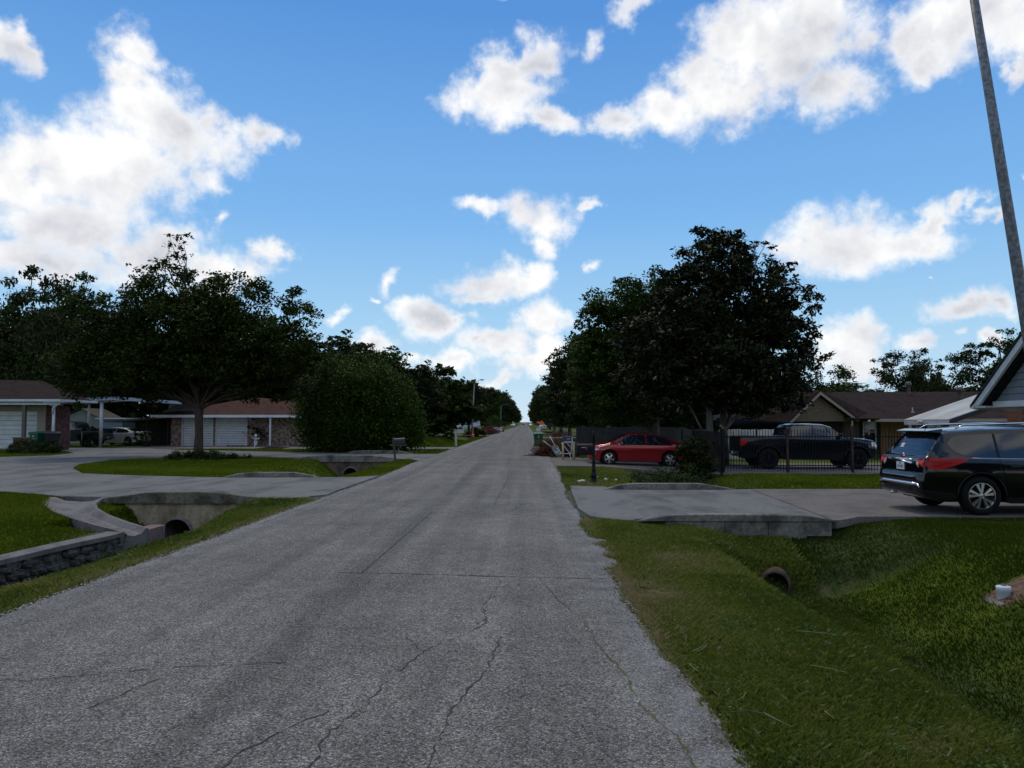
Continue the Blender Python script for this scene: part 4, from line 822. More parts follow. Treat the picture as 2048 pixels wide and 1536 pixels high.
shrub('ditch_weeds', 'tangled leafy weeds in the ditch between the black mailbox and right lawn', (4.6, 24.6, -.5), [(0, 0, .25, 1.5, 2.6, .4), (.8, 2.0, .4, 1.3, 1.5, .45), (-.8, -1.2, .2, 1.2, 1.4, .35)], 12000, .075, LM['shrub'], 43, 'plants', shell=.2)
shrub('ditch_weeds', 'broad leaved weeds spilling down the left verge by the stone wall', (-6.3, 10.2, -.45), [(0, 0, .02, .5, 1.6, .12), (-.3, 2.2, .0, .5, 1.2, .12), (.1, -2.0, .04, .4, 1.0, .1)], 1600, .06, LM['green'], 44, 'plants', shell=.1, core=False)

# far woodland that reads as one dark mass behind the two rows of trees and behind the gardens
for nm, xs0, y0, y1, sd_, hh in (('woodland', -27, 96, 1000, 81, 8.5), ('woodland', 19, 74, 1000, 82, 8.5)):
    R = random.Random(sd_); C_, R_2 = [], []; y = y0
    while y < y1:
        C_.append((xs0 + R.uniform(-3, 3), y, hh * .35)); R_2.append((5, 6 + y * .02, hh * R.uniform(.45, .62))); y += 6 + y * .035
    V, Q_, r_, T = leaves(C_, R_2, 32000, 1.2, sd_, aspect=.7, sub=.25, shell=.5, nsub=1500); V[:, 2] = np.maximum(V[:, 2], -.1)
    tag(link(nm, fast_mesh(nm, V, Q_, LM['oak'], r_)), kind='stuff')
R = random.Random(90); C_, R_2 = [], []
for i in range(26):
    C_.append((-95 + i * 3.4, 94 + R.uniform(-3, 3), 3)); R_2.append((4, 3, R.uniform(4, 6.5)))
for i in range(16):
    C_.append((17 + i * 4.2, 84 + R.uniform(-3, 3), 1.8)); R_2.append((4, 3, R.uniform(2.4, 3.6)))
V, Q_, r_, T = leaves(C_, R_2, 34000, 1.0, 91, aspect=.7, sub=.25, shell=.5, nsub=1400)
tag(link('woodland', fast_mesh('woodland', V, Q_, LM['oak'], r_)), kind='stuff')

# the street goes on behind the camera: trees there shade it and show in car paint and window glass
for i, (x, y, h, w, k) in enumerate([(-13, -14, 9, 4.6, 'a'), (-14, -26, 10, 5, 'b'), (-12.5, -40, 9.5, 5, 'a'), (-13, -56, 10, 5, 'b'), (10, -16, 9, 4.4, 'b'), (12, -28, 10, 5, 'a'), (10.5, -42, 9.5, 4.6, 'b'), (11.5, -58, 10, 5, 'a'), (19, -20, 9, 5, 'a'), (27, -17, 8.5, 5, 'b'), (35, -14, 9, 5, 'a'), (21, -34, 10, 5.4, 'b'), (32, -32, 10, 5.4, 'a'), (-24, -20, 9.5, 5.2, 'a'), (-34, -12, 9, 5, 'b'), (44, -6, 9, 5.2, 'b'), (-40, 2, 9.5, 5.2, 'a')]):
    put(k, x, y, h, w, 'tree lining the street behind the camera, outside the view', 'trees behind the camera', i * .9)

# ------------------------------------------------------------------ buildings
M['brick_red'] = brick_material('red_brick', (.14, .045, .03), (.10, .03, .022), (.12, .10, .09))
M['brick_tan'] = brick_material('mixed_tan_brick', (.30, .20, .14), (.20, .13, .095), (.26, .235, .20))
M['roof_brown'] = shingle_material('brown_shingles', (.011, .006, .005), (.034, .020, .016))
M['roof_warm'] = shingle_material('warm_brown_shingles', (.030, .012, .008), (.078, .036, .024))
M['roof_grey'] = shingle_material('blue_grey_shingles', (.010, .013, .018), (.030, .036, .046))
M['tan_siding'] = mat('tan_siding', (.11, .080, .046), .8, c2=(.16, .118, .070), scale=3, stretch=(1, 1, 8))
M['grey_siding'] = mat('grey_blue_siding', (.14, .155, .18), .7, c2=(.18, .195, .22), scale=3)
M['white_trim'] = mat('white_trim', (.50, .52, .53), .5, c2=(.62, .63, .63), scale=1.5)
M['beige_trim'] = mat('beige_trim', (.30, .25, .20), .6)
M['dark_wood'] = mat('dark_stained_wood', (.018, .017, .018), .8, c2=(.035, .033, .034), scale=4, stretch=(6, 6, 1))
M['brown_wood'] = mat('weathered_wood', (.045, .036, .028), .9, c2=(.10, .085, .068), scale=8, stretch=(5, 5, 1), bump=.3)
M['tan_wall'] = mat('varnished_board_wall', (.16, .085, .035), .7, c2=(.26, .15, .065), scale=3, stretch=(7, 7, .6))
M['vinyl'] = mat('white_vinyl', (.66, .66, .64), .5)
def box_part(name, m, par, *b, bevel=0, **k): return MB().box(*b).obj(name, m, par, bevel=bevel, **k)
def plane_roof(name, m, par, quads, th=.06):
    s = MB()
    for q in quads:
        n = len(q); s.add(list(q) + [(a, b, c - th) for a, b, c in q], [tuple(range(n)), tuple(range(n, 2 * n))[::-1]] + [(i, (i + 1) % n, (i + 1) % n + n, i + n) for i in range(n)])
    return s.obj(name, m, par)
def garage_door(par, x0, x1, z0, z1, y, rows, m):
    """sectional door: rows of laps over a grey backing that paints their shadow lines"""
    d = box_part('garage_door', M['cap'], par, x0, y, z0, x1, y + .05, z1)  # grey backing puts the shade of the lap gaps into the colour
    for i in range(rows):
        a = z0 + (z1 - z0) * i / rows; b = z0 + (z1 - z0) * (i + 1) / rows
        s = MB(); s.add([(x0 + .02, y - .005, a + .018), (x1 - .02, y - .005, a + .018), (x1 - .02, y - .045, b - .018), (x0 + .02, y - .045, b - .018), (x0 + .02, y + .002, a + .012), (x1 - .02, y + .002, a + .012), (x1 - .02, y + .002, b - .012), (x0 + .02, y + .002, b - .012)],
                      [(0, 1, 2, 3), (7, 6, 5, 4), (0, 4, 5, 1), (3, 2, 6, 7), (0, 3, 7, 4), (1, 5, 6, 2)])
        s.obj('panel', m, d)
    return d
# --- left house with porch, cut by the left frame edge
lh = thing('brick_house', 'red brick house with brown roof and white garage door at the left frame edge', 'house', (-31.5, 47.0, .15))
wl = box_part('wall', M['brick_red'], lh, -13, 0, -.3, -2.9, .3, 2.75); box_part('wall', M['brick_red'], lh, .62, 0, -.3, 1.30, 1.4, 2.75)
box_part('wall', M['beige_trim'], lh, -2.89, .02, 2.42, .61, .3, 2.75)
box_part('door_jamb', M['beige_trim'], lh, .05, -.03, -.1, .61, .28, 2.415)
garage_door(lh, -2.88, .045, 0, 2.41, .1, 8, M['white'])
MB().tube([(-.2, .05, .85), (-.2, -.03, .85)], .04, 8).obj('door_knob', M['black_iron'], lh)
plane_roof('roof', M['roof_brown'], lh, [[(-14, -1.6, 3.15), (2.55, -1.6, 3.05), (-1.9, 3.2, 4.55), (-14, 3.2, 4.9)], [(2.56, -1.6, 3.05), (2.56, 2.2, 3.05), (-1.89, 3.3, 4.55), (-1.89, 3.2, 4.55)]])
MB().box(-14, -1.72, 2.98, 2.6, -1.6, 3.13).box(2.56, -1.6, 2.98, 2.66, 2.2, 3.12).obj('gutter', M['white_trim'], lh)
MB().box(-14, -1.5, 2.78, 2.4, -1.38, 2.93).obj('fascia', M['white_trim'], lh)
MB().box(-14, -1.36, 2.86, 2.35, -.01, 2.90).obj('soffit', M['beige_trim'], lh)
box_part('porch_post', mat('brown_post', (.10, .08, .07), .6), lh, .02, -1.42, -.1, .22, -1.25, 2.78)
MB().tube([(1.98, -1.35, -.1), (1.98, -1.35, 2.78)], .085, 12).obj('porch_post', M['white_trim'], lh, True)
MB().tube([(2.3, -1.5, 2.95), (2.2, -1.45, 2.75), (2.0, -1.5, 2.55), (1.98, -1.47, 2.2)], .045, 8).obj('downspout', M['white_trim'], lh, True)
pl = thing('brick_planter', 'low dark red brick planter beside the left garage door', 'planter', (-30.55, 44.9, 0))
box_part('planter_wall', M['brick_red'], pl, -.75, -.3, 0, .35, .3, .88); box_part('coping', M['cap'], pl, -.80, -.34, .882, .40, .34, .93)
# --- tall metal carport
cp = thing('carport', 'tall open metal carport with low gable roof and white round post, left', 'carport', (-30.4, 54.2, 0))
plane_roof('roof', M['white_trim'], cp, [[(-5.3, -.05, 3.42), (-.2, -.05, 3.72), (-.2, 5.2, 3.72), (-5.3, 5.2, 3.42)], [(-.195, -.05, 3.72), (4.9, -.05, 3.36), (4.9, 5.2, 3.36), (-.195, 5.2, 3.72)]], .05)
s = MB(); s.prism([(-5.35, 3.22), (-.2, 3.5), (4.95, 3.18), (4.95, 3.40), (-.2, 3.76), (-5.35, 3.46)], -.18, -.06, XZ(0)).obj('fascia', mat('pale_blue_fascia', (.30, .36, .42), .4), cp)
for x, y_, n_ in ((-1.15, .15, .12), (-5.0, .2, .08), (-5.0, 5.0, .08), (4.3, 5.0, .08)): MB().tube([(x, y_, -.1), (x, y_, 3.45)], n_, 12).obj('post', M['white_trim'], cp, True)
MB().box(1.5, 5.0, 2.3, 4.8, 5.1, 3.3).obj('wall_panel', M['white_trim'], cp)
MB().prism([(1.9, 2.6), (4.6, 2.62), (4.7, 3.2), (3.2, 3.28)], 3.0, 3.06, XZ(0)).obj('wall_panel', M['grey_siding'], cp)
# --- white shed and blue-grey shed behind the carport
sh = thing('garden_shed', 'white gabled shed seen under the carport roof, behind the grey pickup', 'shed', (-39.1, 64.5, 0))
MB().prism([(-1.75, -.1), (1.45, -.1), (1.45, 2.25), (-.1, 3.0), (-1.75, 2.3)], 0, 3.2, XZ(0)).obj('wall', mat('dull_white_wall', (.24, .26, .22), .7, c2=(.30, .31, .27), scale=2), sh)
plane_roof('roof', M['brown_wood'], sh, [[(-2.2, -.3, 2.22), (-.1, -.3, 3.12), (-.1, 3.4, 3.12), (-2.2, 3.4, 2.22)], [(-.095, -.3, 3.12), (1.9, -.3, 2.15), (1.9, 3.4, 2.15), (-.095, 3.4, 3.12)]])
sh2 = thing('storage_shed', 'low pale blue-grey shed behind the white car', 'shed', (-36.1, 64.0, 0))
box_part('wall', mat('pale_blue_wall', (.16, .22, .25), .6), sh2, -1.3, 0, -.1, 1.0, 2.2, 2.12); box_part('roof', M['white_trim'], sh2, -1.5, -.2, 2.13, 1.2, 2.4, 2.25)
box_part('door', mat('blue_grey_door', (.13, .18, .21), .5), sh2, -.2, -.03, 0, .8, -.002, 1.95)
# --- patio cover joining the brick house
pc = thing('patio_cover', 'low dark patio cover between the carport and the brick house', 'patio cover', (-30.6, 60.0, 0))
plane_roof('roof', M['cap'], pc, [[(-4, 0, 1.98), (2.6, -.6, 2.4), (2.6, 5, 2.4), (-4, 5, 1.98)]], .14)
for x in (-2.5, -.6, 1.2): MB().tube([(x, .2, -.1), (x, .2, 2.0)], .05, 8).obj('post', M['cap'], pc, True)
MB().tube([(1.9, -.4, -.1), (1.9, -.4, 2.3)], .06, 8).obj('post', M['white_trim'], pc, True)
box_part('wall', M['dark_wood'], pc, -4, 4.8, -.1, 2.5, 4.95, 2.1)
# --- brick house with twin garage doors
bh = thing('brick_house', 'tan brick house with two white garage doors and warm brown hip roof', 'house', (-22.6, 57.0, 0))
for a, b in ((-5.0, -4.15), (-1.70, -1.50), (.98, 5.6)): box_part('wall', M['brick_tan'], bh, a, 0, -.2, b, .25, 2.28)
box_part('wall', M['brick_tan'], bh, 5.35, .26, -.2, 5.6, 17, 2.28); box_part('wall', M['brick_tan'], bh, -5.0, .26, -.2, -4.75, 17, 2.28)
box_part('wall', M['white_trim'], bh, -4.149, .03, 2.12, .979, .25, 2.28)
garage_door(bh, -4.05, -1.78, .02, 2.11, .06, 11, M['white']); garage_door(bh, -1.42, .90, .02, 2.11, .06, 11, M['white'])
for x in (-4.145, -1.775, -1.495, .905): box_part('door_frame', M['white'], bh, x, -.02, 0, x + .07, .2, 2.115)
plane_roof('roof', M['roof_warm'], bh, [[(-6.1, -.9, 2.42), (5.9, -.9, 2.42), (-.1, 4.6, 3.95)], [(5.905, -.9, 2.42), (5.905, 19, 2.42), (-.095, 15, 3.95), (-.095, 4.6, 3.95)], [(-6.105, -.9, 2.42), (-.105, 4.6, 3.95), (-.105, 15, 3.95), (-6.105, 19, 2.42)]])
MB().box(-6.15, -1.0, 2.22, 5.95, -.9, 2.42).box(5.91, -.89, 2.22, 5.99, 19, 2.42).obj('fascia', M['white'], bh); MB().box(-6.1, -.88, 2.29, 5.9, -.01, 2.32).obj('soffit', M['white_trim'], bh)
MB().box(2.98, -.86, -.1, 3.10, -.74, 2.28).obj('porch_post', M['white'], bh)
for k in (-.06, .16):
    MB().tube([(.98 + k, -.02, 2.16), (.98 + k * 1.6, -.22, 2.06)], [.05, .085], 10).obj('floodlight', M['white'], bh, True)
st = thing('garden_statue', 'small white and pink garden figure beside the vine on the brick house', 'statue', (-20.3, 55.2, 0))
MB().lathe([(.22, 0), (.22, .05), (.10, .12), (.12, .3), (.17, .4), (.001, .41)], 12).obj('pedestal', M['white'], st, True)
MB().lathe([(.10, .41), (.13, .5), (.09, .68), (.05, .74), (.001, .75)], 12).obj('body', mat('pink_plaster', (.50, .36, .34), .7), st, True); MB().lathe([(.001, .73), (.09, .78), (.11, .86), (.06, .94), (.001, .96)], 12).obj('head', M['white'], st, True)
MB().tube([(-.05, 0, .6), (-.28, -.05, .70)], [.05, .02], 6).tube([(.05, 0, .6), (.33, -.05, .66)], [.06, .03], 6).obj('wings', M['white'], st, True)
ge = thing('stone_edging', 'row of pale garden stones edging the bed at the brick house', 'edging', (-20.6, 54.8, 0))
for i in range(13): o = link('stone', stones[i % 7], ge, (-1.6 + i * .3, .1 * math.sin(i), .06), (0, 0, i)); o.scale = (.24, .2, .2)

# --- right side: brown roofed house with tan gable
rh = thing('wood_house', 'brown roofed ranch house with tan sided gable behind the black pickup', 'house', (17.6, 45.0, -.15))
MB().box(-1.3, 1.2, 0, 22, 1.4, 2.25).obj('wall', M['dark_wood'], rh); MB().box(4.2, 1.1, 0, 6.6, 1.19, 2.22).obj('wall', M['tan_wall'], rh); MB().box(1.9, 1.1, 0, 2.9, 1.19, 2.22).obj('wall', M['tan_wall'], rh)
for i in range(9): box_part('siding_board', M['tan_wall'], rh, 4.22 + i * .262, 1.06, 0, 4.22 + i * .262 + .245, 1.10, 2.2)
gl, gr_, ap = -1.5, 2.0, 3.62
R = random.Random(3)
for i in range(12):                                                     # lap siding of the gable, board by board
    za = 2.05 + i * .125; zb = za + .118; ta = (za - 2.05) / (ap - 2.05); tb = (zb - 2.05) / (ap - 2.05)
    pl_ = [(gl * (1 - ta), za), (gr_ * (1 - ta), za), (gr_ * (1 - tb), zb), (gl * (1 - tb), zb)]
    vs = [(pl_[0][0], -.045, za), (pl_[1][0], -.045, za), (pl_[2][0], -.02, zb), (pl_[3][0], -.02, zb)]; vb = [(x, 0, z) for x, _, z in vs]
    MB().add(vs + vb, [(0, 1, 2, 3), (7, 6, 5, 4), (0, 4, 5, 1), (1, 5, 6, 2), (2, 6, 7, 3), (3, 7, 4, 0)]).obj('siding_board', M['tan_siding'], rh)
MB().prism([(-1.9, 1.98), (0, 3.86), (0, 3.64), (-1.72, 1.98)], -.42, -.3, XZ(0)).prism([(0.001, 3.86), (2.35, 2.05), (2.12, 2.05), (0.001, 3.64)], -.42, -.3, XZ(0)).obj('rake_board', M['beige_trim'], rh)
plane_roof('roof', M['roof_brown'], rh, [[(-1.95, -.45, 2.0), (-.002, -.45, 3.92), (-.002, 6.8, 4.08), (-3.2, 6.8, 4.0), (-3.2, .8, 2.1)], [(.002, -.45, 3.92), (2.4, -.45, 2.08), (4.0, 1.0, 2.3), (.002, 6.8, 4.1)]])
plane_roof('roof', M['roof_brown'], rh, [[(1.6, -.7, 2.2), (22, -.7, 2.2), (22, 7, 4.12), (.3, 7, 4.12)]])
MB().box(1.2, -1.0, 2.16, 3.2, -.71, 2.22).obj('porch_roof', M['roof_brown'], rh)
MB().box(3.0, -.84, 2.02, 22, -.71, 2.2).obj('fascia', M['beige_trim'], rh); MB().box(3.0, -.70, 2.09, 22, 1.05, 2.12).obj('soffit', M['beige_trim'], rh)
for xx, w_ in ((3.1, .75), (7.0, .9), (8.6, .9)):
    f_ = thing('window', None, None, (xx, 1.0, .75)); f_.parent = rh
    MB().box(0, -.02, 0, .06, .09, 1.3).box(w_, -.02, 0, w_ + .06, .09, 1.3).box(.061, -.02, 0, w_ - .001, .09, .06).box(.061, -.02, 1.24, w_ - .001, .09, 1.3).box(.061, 0, .62, w_ - .001, .07, .67).obj('frame', M['white_trim'], f_); box_part('pane', M['glass_dark'], f_, .062, .03, .061, w_ - .002, .05, 1.239)
dr_ = thing('door', None, None, (1.95, .95, 0)); dr_.parent = rh
box_part('leaf', mat('brown_door', (.05, .03, .02), .5), dr_, 0, 0, 0, .9, .05, 2.0)
MB().tube([(1.75, -.6, 0), (1.75, -.6, 2.1)], .045, 8).obj('porch_post', M['white_trim'], rh)
for x, y_, h_, r_ in ((8.6, 6.2, .62, .13), (11.4, 5.0, .5, .16)):
    zz = 2.2 + (y_ + .7) / 7.7 * 1.92
    MB().lathe([(r_, 0), (r_, h_), (r_ * 1.5, h_ + .02), (r_ * 1.5, h_ + .2), (r_ * .6, h_ + .3), (.001, h_ + .3)], 12, Matrix.Translation((x, y_, zz - .05))).obj('flue', mat('rusty_flue', (.13, .09, .08), .7), rh, True)
MB().lathe([(.13, 0), (.04, .15), (.04, .35), (.001, .35)], 10, Matrix.Translation((6.1, .9, 2.55))).obj('vent_pipe', M['beige_trim'], rh, True)
MB().lathe([(.001, 0), (.06, .02), (.09, .12), (.001, .13)], 10, Matrix.Translation((2.6, -.9, 2.0))).obj('floodlight', M['white'], rh, True)
# --- grey-roofed building
gb = thing('garage_building', 'low building with dark blue-grey hip roof behind the iron fence', 'building', (15.8, 50, -.15))
box_part('wall', M['dark_wood'], gb, -2.3, .6, 0, 3.5, 5, 1.95)
plane_roof('roof', M['roof_grey'], gb, [[(-3.1, 0, 1.92), (4.0, 0, 1.92), (3.2, 3.3, 3.02), (-1.2, 3.3, 3.02)], [(-3.105, 0, 1.92), (-1.205, 3.3, 3.02), (-1.205, 4, 3.02), (-3.105, 6, 1.92)]])
MB().box(-3.1, -.08, 1.78, 4.0, -.01, 1.9).obj('fascia', M['dark_wood'], gb); MB().lathe([(.05, 0), (.05, .6), (.001, .6)], 8, Matrix.Translation((3.2, 2.5, 2.8))).obj('vent_pipe', M['white_trim'], gb, True)
# --- pale house glimpsed above the dark fence
ph = thing('pale_house', 'pale house glimpsed between the trees above the dark wooden fence', 'house', (8.6, 57, -.1))
box_part('wall', M['beige_trim'], ph, -2.2, 0, 0, 3.0, 5, 1.9); plane_roof('roof', M['roof_grey'], ph, [[(-2.5, -.4, 1.88), (3.4, -.4, 1.88), (3.4, 3, 2.6), (-2.5, 3, 2.6)]])
box_part('window', M['glass_dark'], ph, -1.6, -.03, .9, -.6, -.005, 1.9)
# --- corrugated metal patio roof
mr_ = thing('metal_patio_roof', 'sloping corrugated metal patio roof in front of the brown roofed house', 'patio roof', (16.9, 30.0, 0))
s = MB(); NP = 46; W_ = 3.45; LX = 7.5; sl = .343
for j in range(NP * 4 + 1):
    yy = W_ * j / (NP * 4); zz = .014 * math.sin(j * math.pi / 2)
    s.v += [(0, yy, 1.95 + zz), (LX, yy, 1.95 + LX * sl + zz), (0, yy, 1.935 + zz), (LX, yy, 1.935 + LX * sl + zz)]
for j in range(NP * 4): b = j * 4; s.f += [(b, b + 1, b + 5, b + 4), (b + 2, b + 6, b + 7, b + 3), (b, b + 4, b + 6, b + 2)]
s.obj('corrugated_sheet', mat('aged_metal_sheet', (.52, .49, .43), .7, .0, c2=(.66, .63, .56), scale=1.2), mr_)
MB().box(-.02, -.06, 1.72, .06, W_, 1.90).obj('gutter', M['white_trim'], mr_)
MB().add([(0, -.07, 1.75), (LX, -.07, 1.75 + LX * sl), (LX, -.07, 1.92 + LX * sl), (0, -.07, 1.92), (0, -.02, 1.75), (LX, -.02, 1.75 + LX * sl), (LX, -.02, 1.92 + LX * sl), (0, -.02, 1.92)], [(0, 1, 2, 3), (7, 6, 5, 4), (0, 4, 5, 1), (3, 2, 6, 7), (0, 3, 7, 4), (1, 5, 6, 2)]).obj('rafter', M['dark_wood'], mr_)
for x, y_ in ((.15, .1), (.15, 3.3), (4, .1), (7.2, .1)): MB().box(x, y_, -.15, x + .09, y_ + .09, 1.9 + x * sl - .2).obj('post', M['white_trim'], mr_)
box_part('beam', M['white_trim'], mr_, .07, .05, 1.60, 7.2, .13, 1.70)
fl_ = MB().tube([(-.02, 1.9, 1.86), (-.22, 1.85, 1.84)], [.05, .085], 10).obj('floodlight', M['white'], mr_, True)
# --- house at the far right edge
rr_h = thing('grey_gable_house', 'house with grey-blue sided gable and brick column at the right frame edge', 'house', (14.3, 23.0, 0), rad(-90))
box_part('wall', M['brick_red'], rr_h, 5.6, .05, -.1, 8.0, .3, 2.28); box_part('wall', M['grey_siding'], rr_h, .9, 1.4, -.1, 8.0, 7.4, 2.28)
bc = thing('brick_column', None, None, (.72, -.02, 0)); bc.parent = rr_h
MB().box(.005, .005, -.1, .655, .395, 2.19).obj('mortar_core', M['cap'], bc)
bm_ = MB().box(0, 0, 0, .205, .10, .066).obj('brick', mat('orange_brick', (.26, .085, .04), .9, c2=(.16, .055, .035), scale=3, coord='Object'), bc, bevel=.004); bme = bm_.data; bpy.data.objects.remove(bm_)
for r_ in range(29):
    for k in range(3):
        if r_ % 2 == 0: link('brick', bme, bc, (-.005 + k * .222, -.008, -.08 + r_ * .078))
        else:
            o = link('brick', bme, bc, (-.005 + k * .222 + .11, -.008, -.08 + r_ * .078)); o.scale = (1 if k < 2 else .54, 1, 1)
            if k == 0: q = link('brick', bme, bc, (-.005, -.008, -.08 + r_ * .078)); q.scale = (.48, 1, 1)
for i in range(15):                                                     # gable boards
    za = 2.46 + i * .2; x0 = .22 + (za - 2.46) / .8; zb = za + .19; x1 = .22 + (zb - 2.46) / .8
    MB().add([(x0, -.03, za), (8.0 - x0, -.03, za), (8.0 - x1, -.008, zb), (x1, -.008, zb), (x0, .02, za), (8.0 - x0, .02, za), (8.0 - x1, .02, zb), (x1, .02, zb)], [(0, 1, 2, 3), (7, 6, 5, 4), (0, 4, 5, 1), (1, 5, 6, 2), (2, 6, 7, 3), (3, 7, 4, 0)]).obj('siding_board', M['grey_siding'], rr_h)
MB().prism([(.10, 2.28), (7.9, 2.28), (7.9, 2.455), (.10, 2.455)], -.05, .03, XZ(0)).obj('frieze_board', M['white_trim'], rr_h)
MB().prism([(-.30, 2.33), (4.0, 5.77), (4.0, 5.54), (0, 2.33)], -.42, -.34, XZ(0)).obj('rake_board', M['white_trim'], rr_h)
plane_roof('roof', M['roof_grey'], rr_h, [[(-.36, -.46, 2.36), (4.0, -.46, 5.85), (4.0, 8, 5.85), (-.36, 8, 2.36)], [(4.005, -.46, 5.85), (8.36, -.46, 2.36), (8.36, 8, 2.36), (4.005, 8, 5.85)]], .07)
MB().prism([(-.42, 2.26), (-.24, 2.22), (-.20, 2.34), (-.42, 2.36)], -.44, 7, XZ(0)).obj('gutter', M['white_trim'], rr_h)
MB().prism([(-.22, 2.27), (.30, 2.27), (.30, 2.30), (-.22, 2.32)], -.40, .5, XZ(0)).obj('soffit', M['white_trim'], rr_h)
garage_door(rr_h, 1.6, 5.5, -.02, 2.2, .12, 8, M['white'])

# ------------------------------------------------------------------ fences
def iron_fence(name, label, base, rotz, length, posts=(), sp=.107, h=1.56, gate=False):
    t = thing(name, label, 'gate' if gate else 'fence', base, rotz)
    for z in (.24, 1.30): box_part('rail', M['black_iron'], t, 0, -.015, z, length, .015, z + .035)
    pk = MB().box(-.008, -.008, .05, .008, .008, h).add([(-.008, -.008, h), (.008, -.008, h), (.008, .008, h), (-.008, .008, h), (0, 0, h + .05)], [(0, 1, 4), (1, 2, 4), (2, 3, 4), (3, 0, 4)]).obj('picket', M['black_iron'], t); me = pk.data
    n = int(length / sp); pk.location = (sp * .5, 0, 0)
    for i in range(1, n): link('picket', me, t, (sp * (i + .5), 0, 0))
    for x, m_, hh in posts:
        p_ = box_part('post', m_, t, x - .035, -.036, 0, x + .035, .036, hh)
        MB().lathe([(.05, 0), (.055, .03), (.02, .07), (.001, .08)], 8, Matrix.Translation((x, 0, hh))).obj('post_cap', mat('rusty_cap', (.10, .05, .03), .8), t)
    return t
rust = mat('rusty_post', (.012, .010, .010), .7, c2=(.08, .035, .022), scale=3)
iron_fence('iron_fence', 'black iron picket fence in front of the parked black pickup', (7.25, 27.5, -.02), 0, 8.6, [(0.0, M['black_iron'], 1.6), (2.35, rust, 1.62), (4.72, rust, 1.68), (7.1, rust, 1.62)])
iron_fence('iron_gate', 'black iron driveway gate standing open, left of the iron fence', (7.2, 27.6, -.10), rad(88), 5.6, [(0.0, M['black_iron'], 1.75), (5.55, M['black_iron'], 1.7)], gate=True)
iron_fence('iron_fence', 'black iron fence stretch behind the flowering shrub and red car', (7.0, 33.6, -.15), rad(-4), 3.4, [(.0, M['black_iron'], 1.65), (3.3, M['black_iron'], 1.65)])
def wood_fence(name, label, base, rotz, length, h, m, w=.14, pw=2.4, post_m=None):
    t = thing(name, label, 'fence', base, rotz); R_ = random.Random(int(length * 10)); x = 0
    while x < length:
        L_ = min(pw, length - x); p = thing('fence_panel', None, None, (x, 0, 0)); p.parent = t
        n = int(L_ / w)
        box_part('rail', m, p, 0, .025, .35, L_, .06, .44); box_part('rail', m, p, 0, .025, h - .4, L_, .06, h - .31)
        s = MB()
        for i in range(n): s.box(i * w + .004, -.01, .05, (i + 1) * w - .004, .02, h + R_.uniform(-.02, .02))
        s.obj('boards', m, p); box_part('post', post_m or m, p, -.05, .03, 0, .05, .13, h - .05); x += pw
    return t
wood_fence('wooden_fence', 'dark wooden privacy fence behind the front of the red car', (3.0, 44.0, -.16), 0, 6.6, 1.72, M['dark_wood'])
wood_fence('vinyl_fence', 'white vinyl fence panels behind the tail of the black pickup', (10.4, 40.0, -.16), 0, 4.2, 1.62, M['vinyl'], w=.16, pw=2.1)
wood_fence('metal_fence', 'dull grey corrugated fence left of the white vinyl panels', (8.3, 41.0, -.16), 0, 1.9, 1.62, mat('dull_grey_metal', (.075, .085, .085), .6), w=.1, pw=1.9)
def chain_fence(label, base, rotz, length, h=1.15, n=4, group=None, name='chain_link_fence'):
    t = thing(name, label, 'fence', base, rotz, group)
    for i in range(n + 1): MB().tube([(length * i / n, 0, -.1), (length * i / n, 0, h + .04)], .03, 8).obj('post', M['galv'], t, True)
    MB().tube([(0, 0, h), (length, 0, h)], .022, 6).obj('rail', M['galv'], t, True)
    s = MB(); k = max(8, int(length / .11)); d = h / .11
    for i in range(-int(d), k):
        for sg in (1, -1):
            xa = i * .11 if sg == 1 else (i + d) * .11; xb = xa + sg * h; za, zb = .02, h
            if min(xa, xb) < 0 or max(xa, xb) > length: continue
            s.box(-.0022, -.0022, 0, .0022, .0022, 1.0, Matrix.Translation((xa, 0, za)) @ Matrix(((1, 0, xb - xa, 0), (0, 1, 0, 0), (0, 0, zb - za, 0), (0, 0, 0, 1))))
    o = s.obj('wire_mesh', M['galv'], t); o['kind'] = 'stuff'; return t
chain_fence('galvanised chain link fence beyond the brush pile, right of the road', (3.4, 88.5, 0), 0, 2.9, 1.15, 3)
chain_fence('short chain link gate beside the bins at the left house', (-34.2, 52.2, 0), 0, 1.65, 1.45, 1, name='chain_link_gate')
chain_fence('chain link fence with small white signs right of the bins, left', (-32.4, 53.4, 0), 0, 1.5, 1.15, 1)

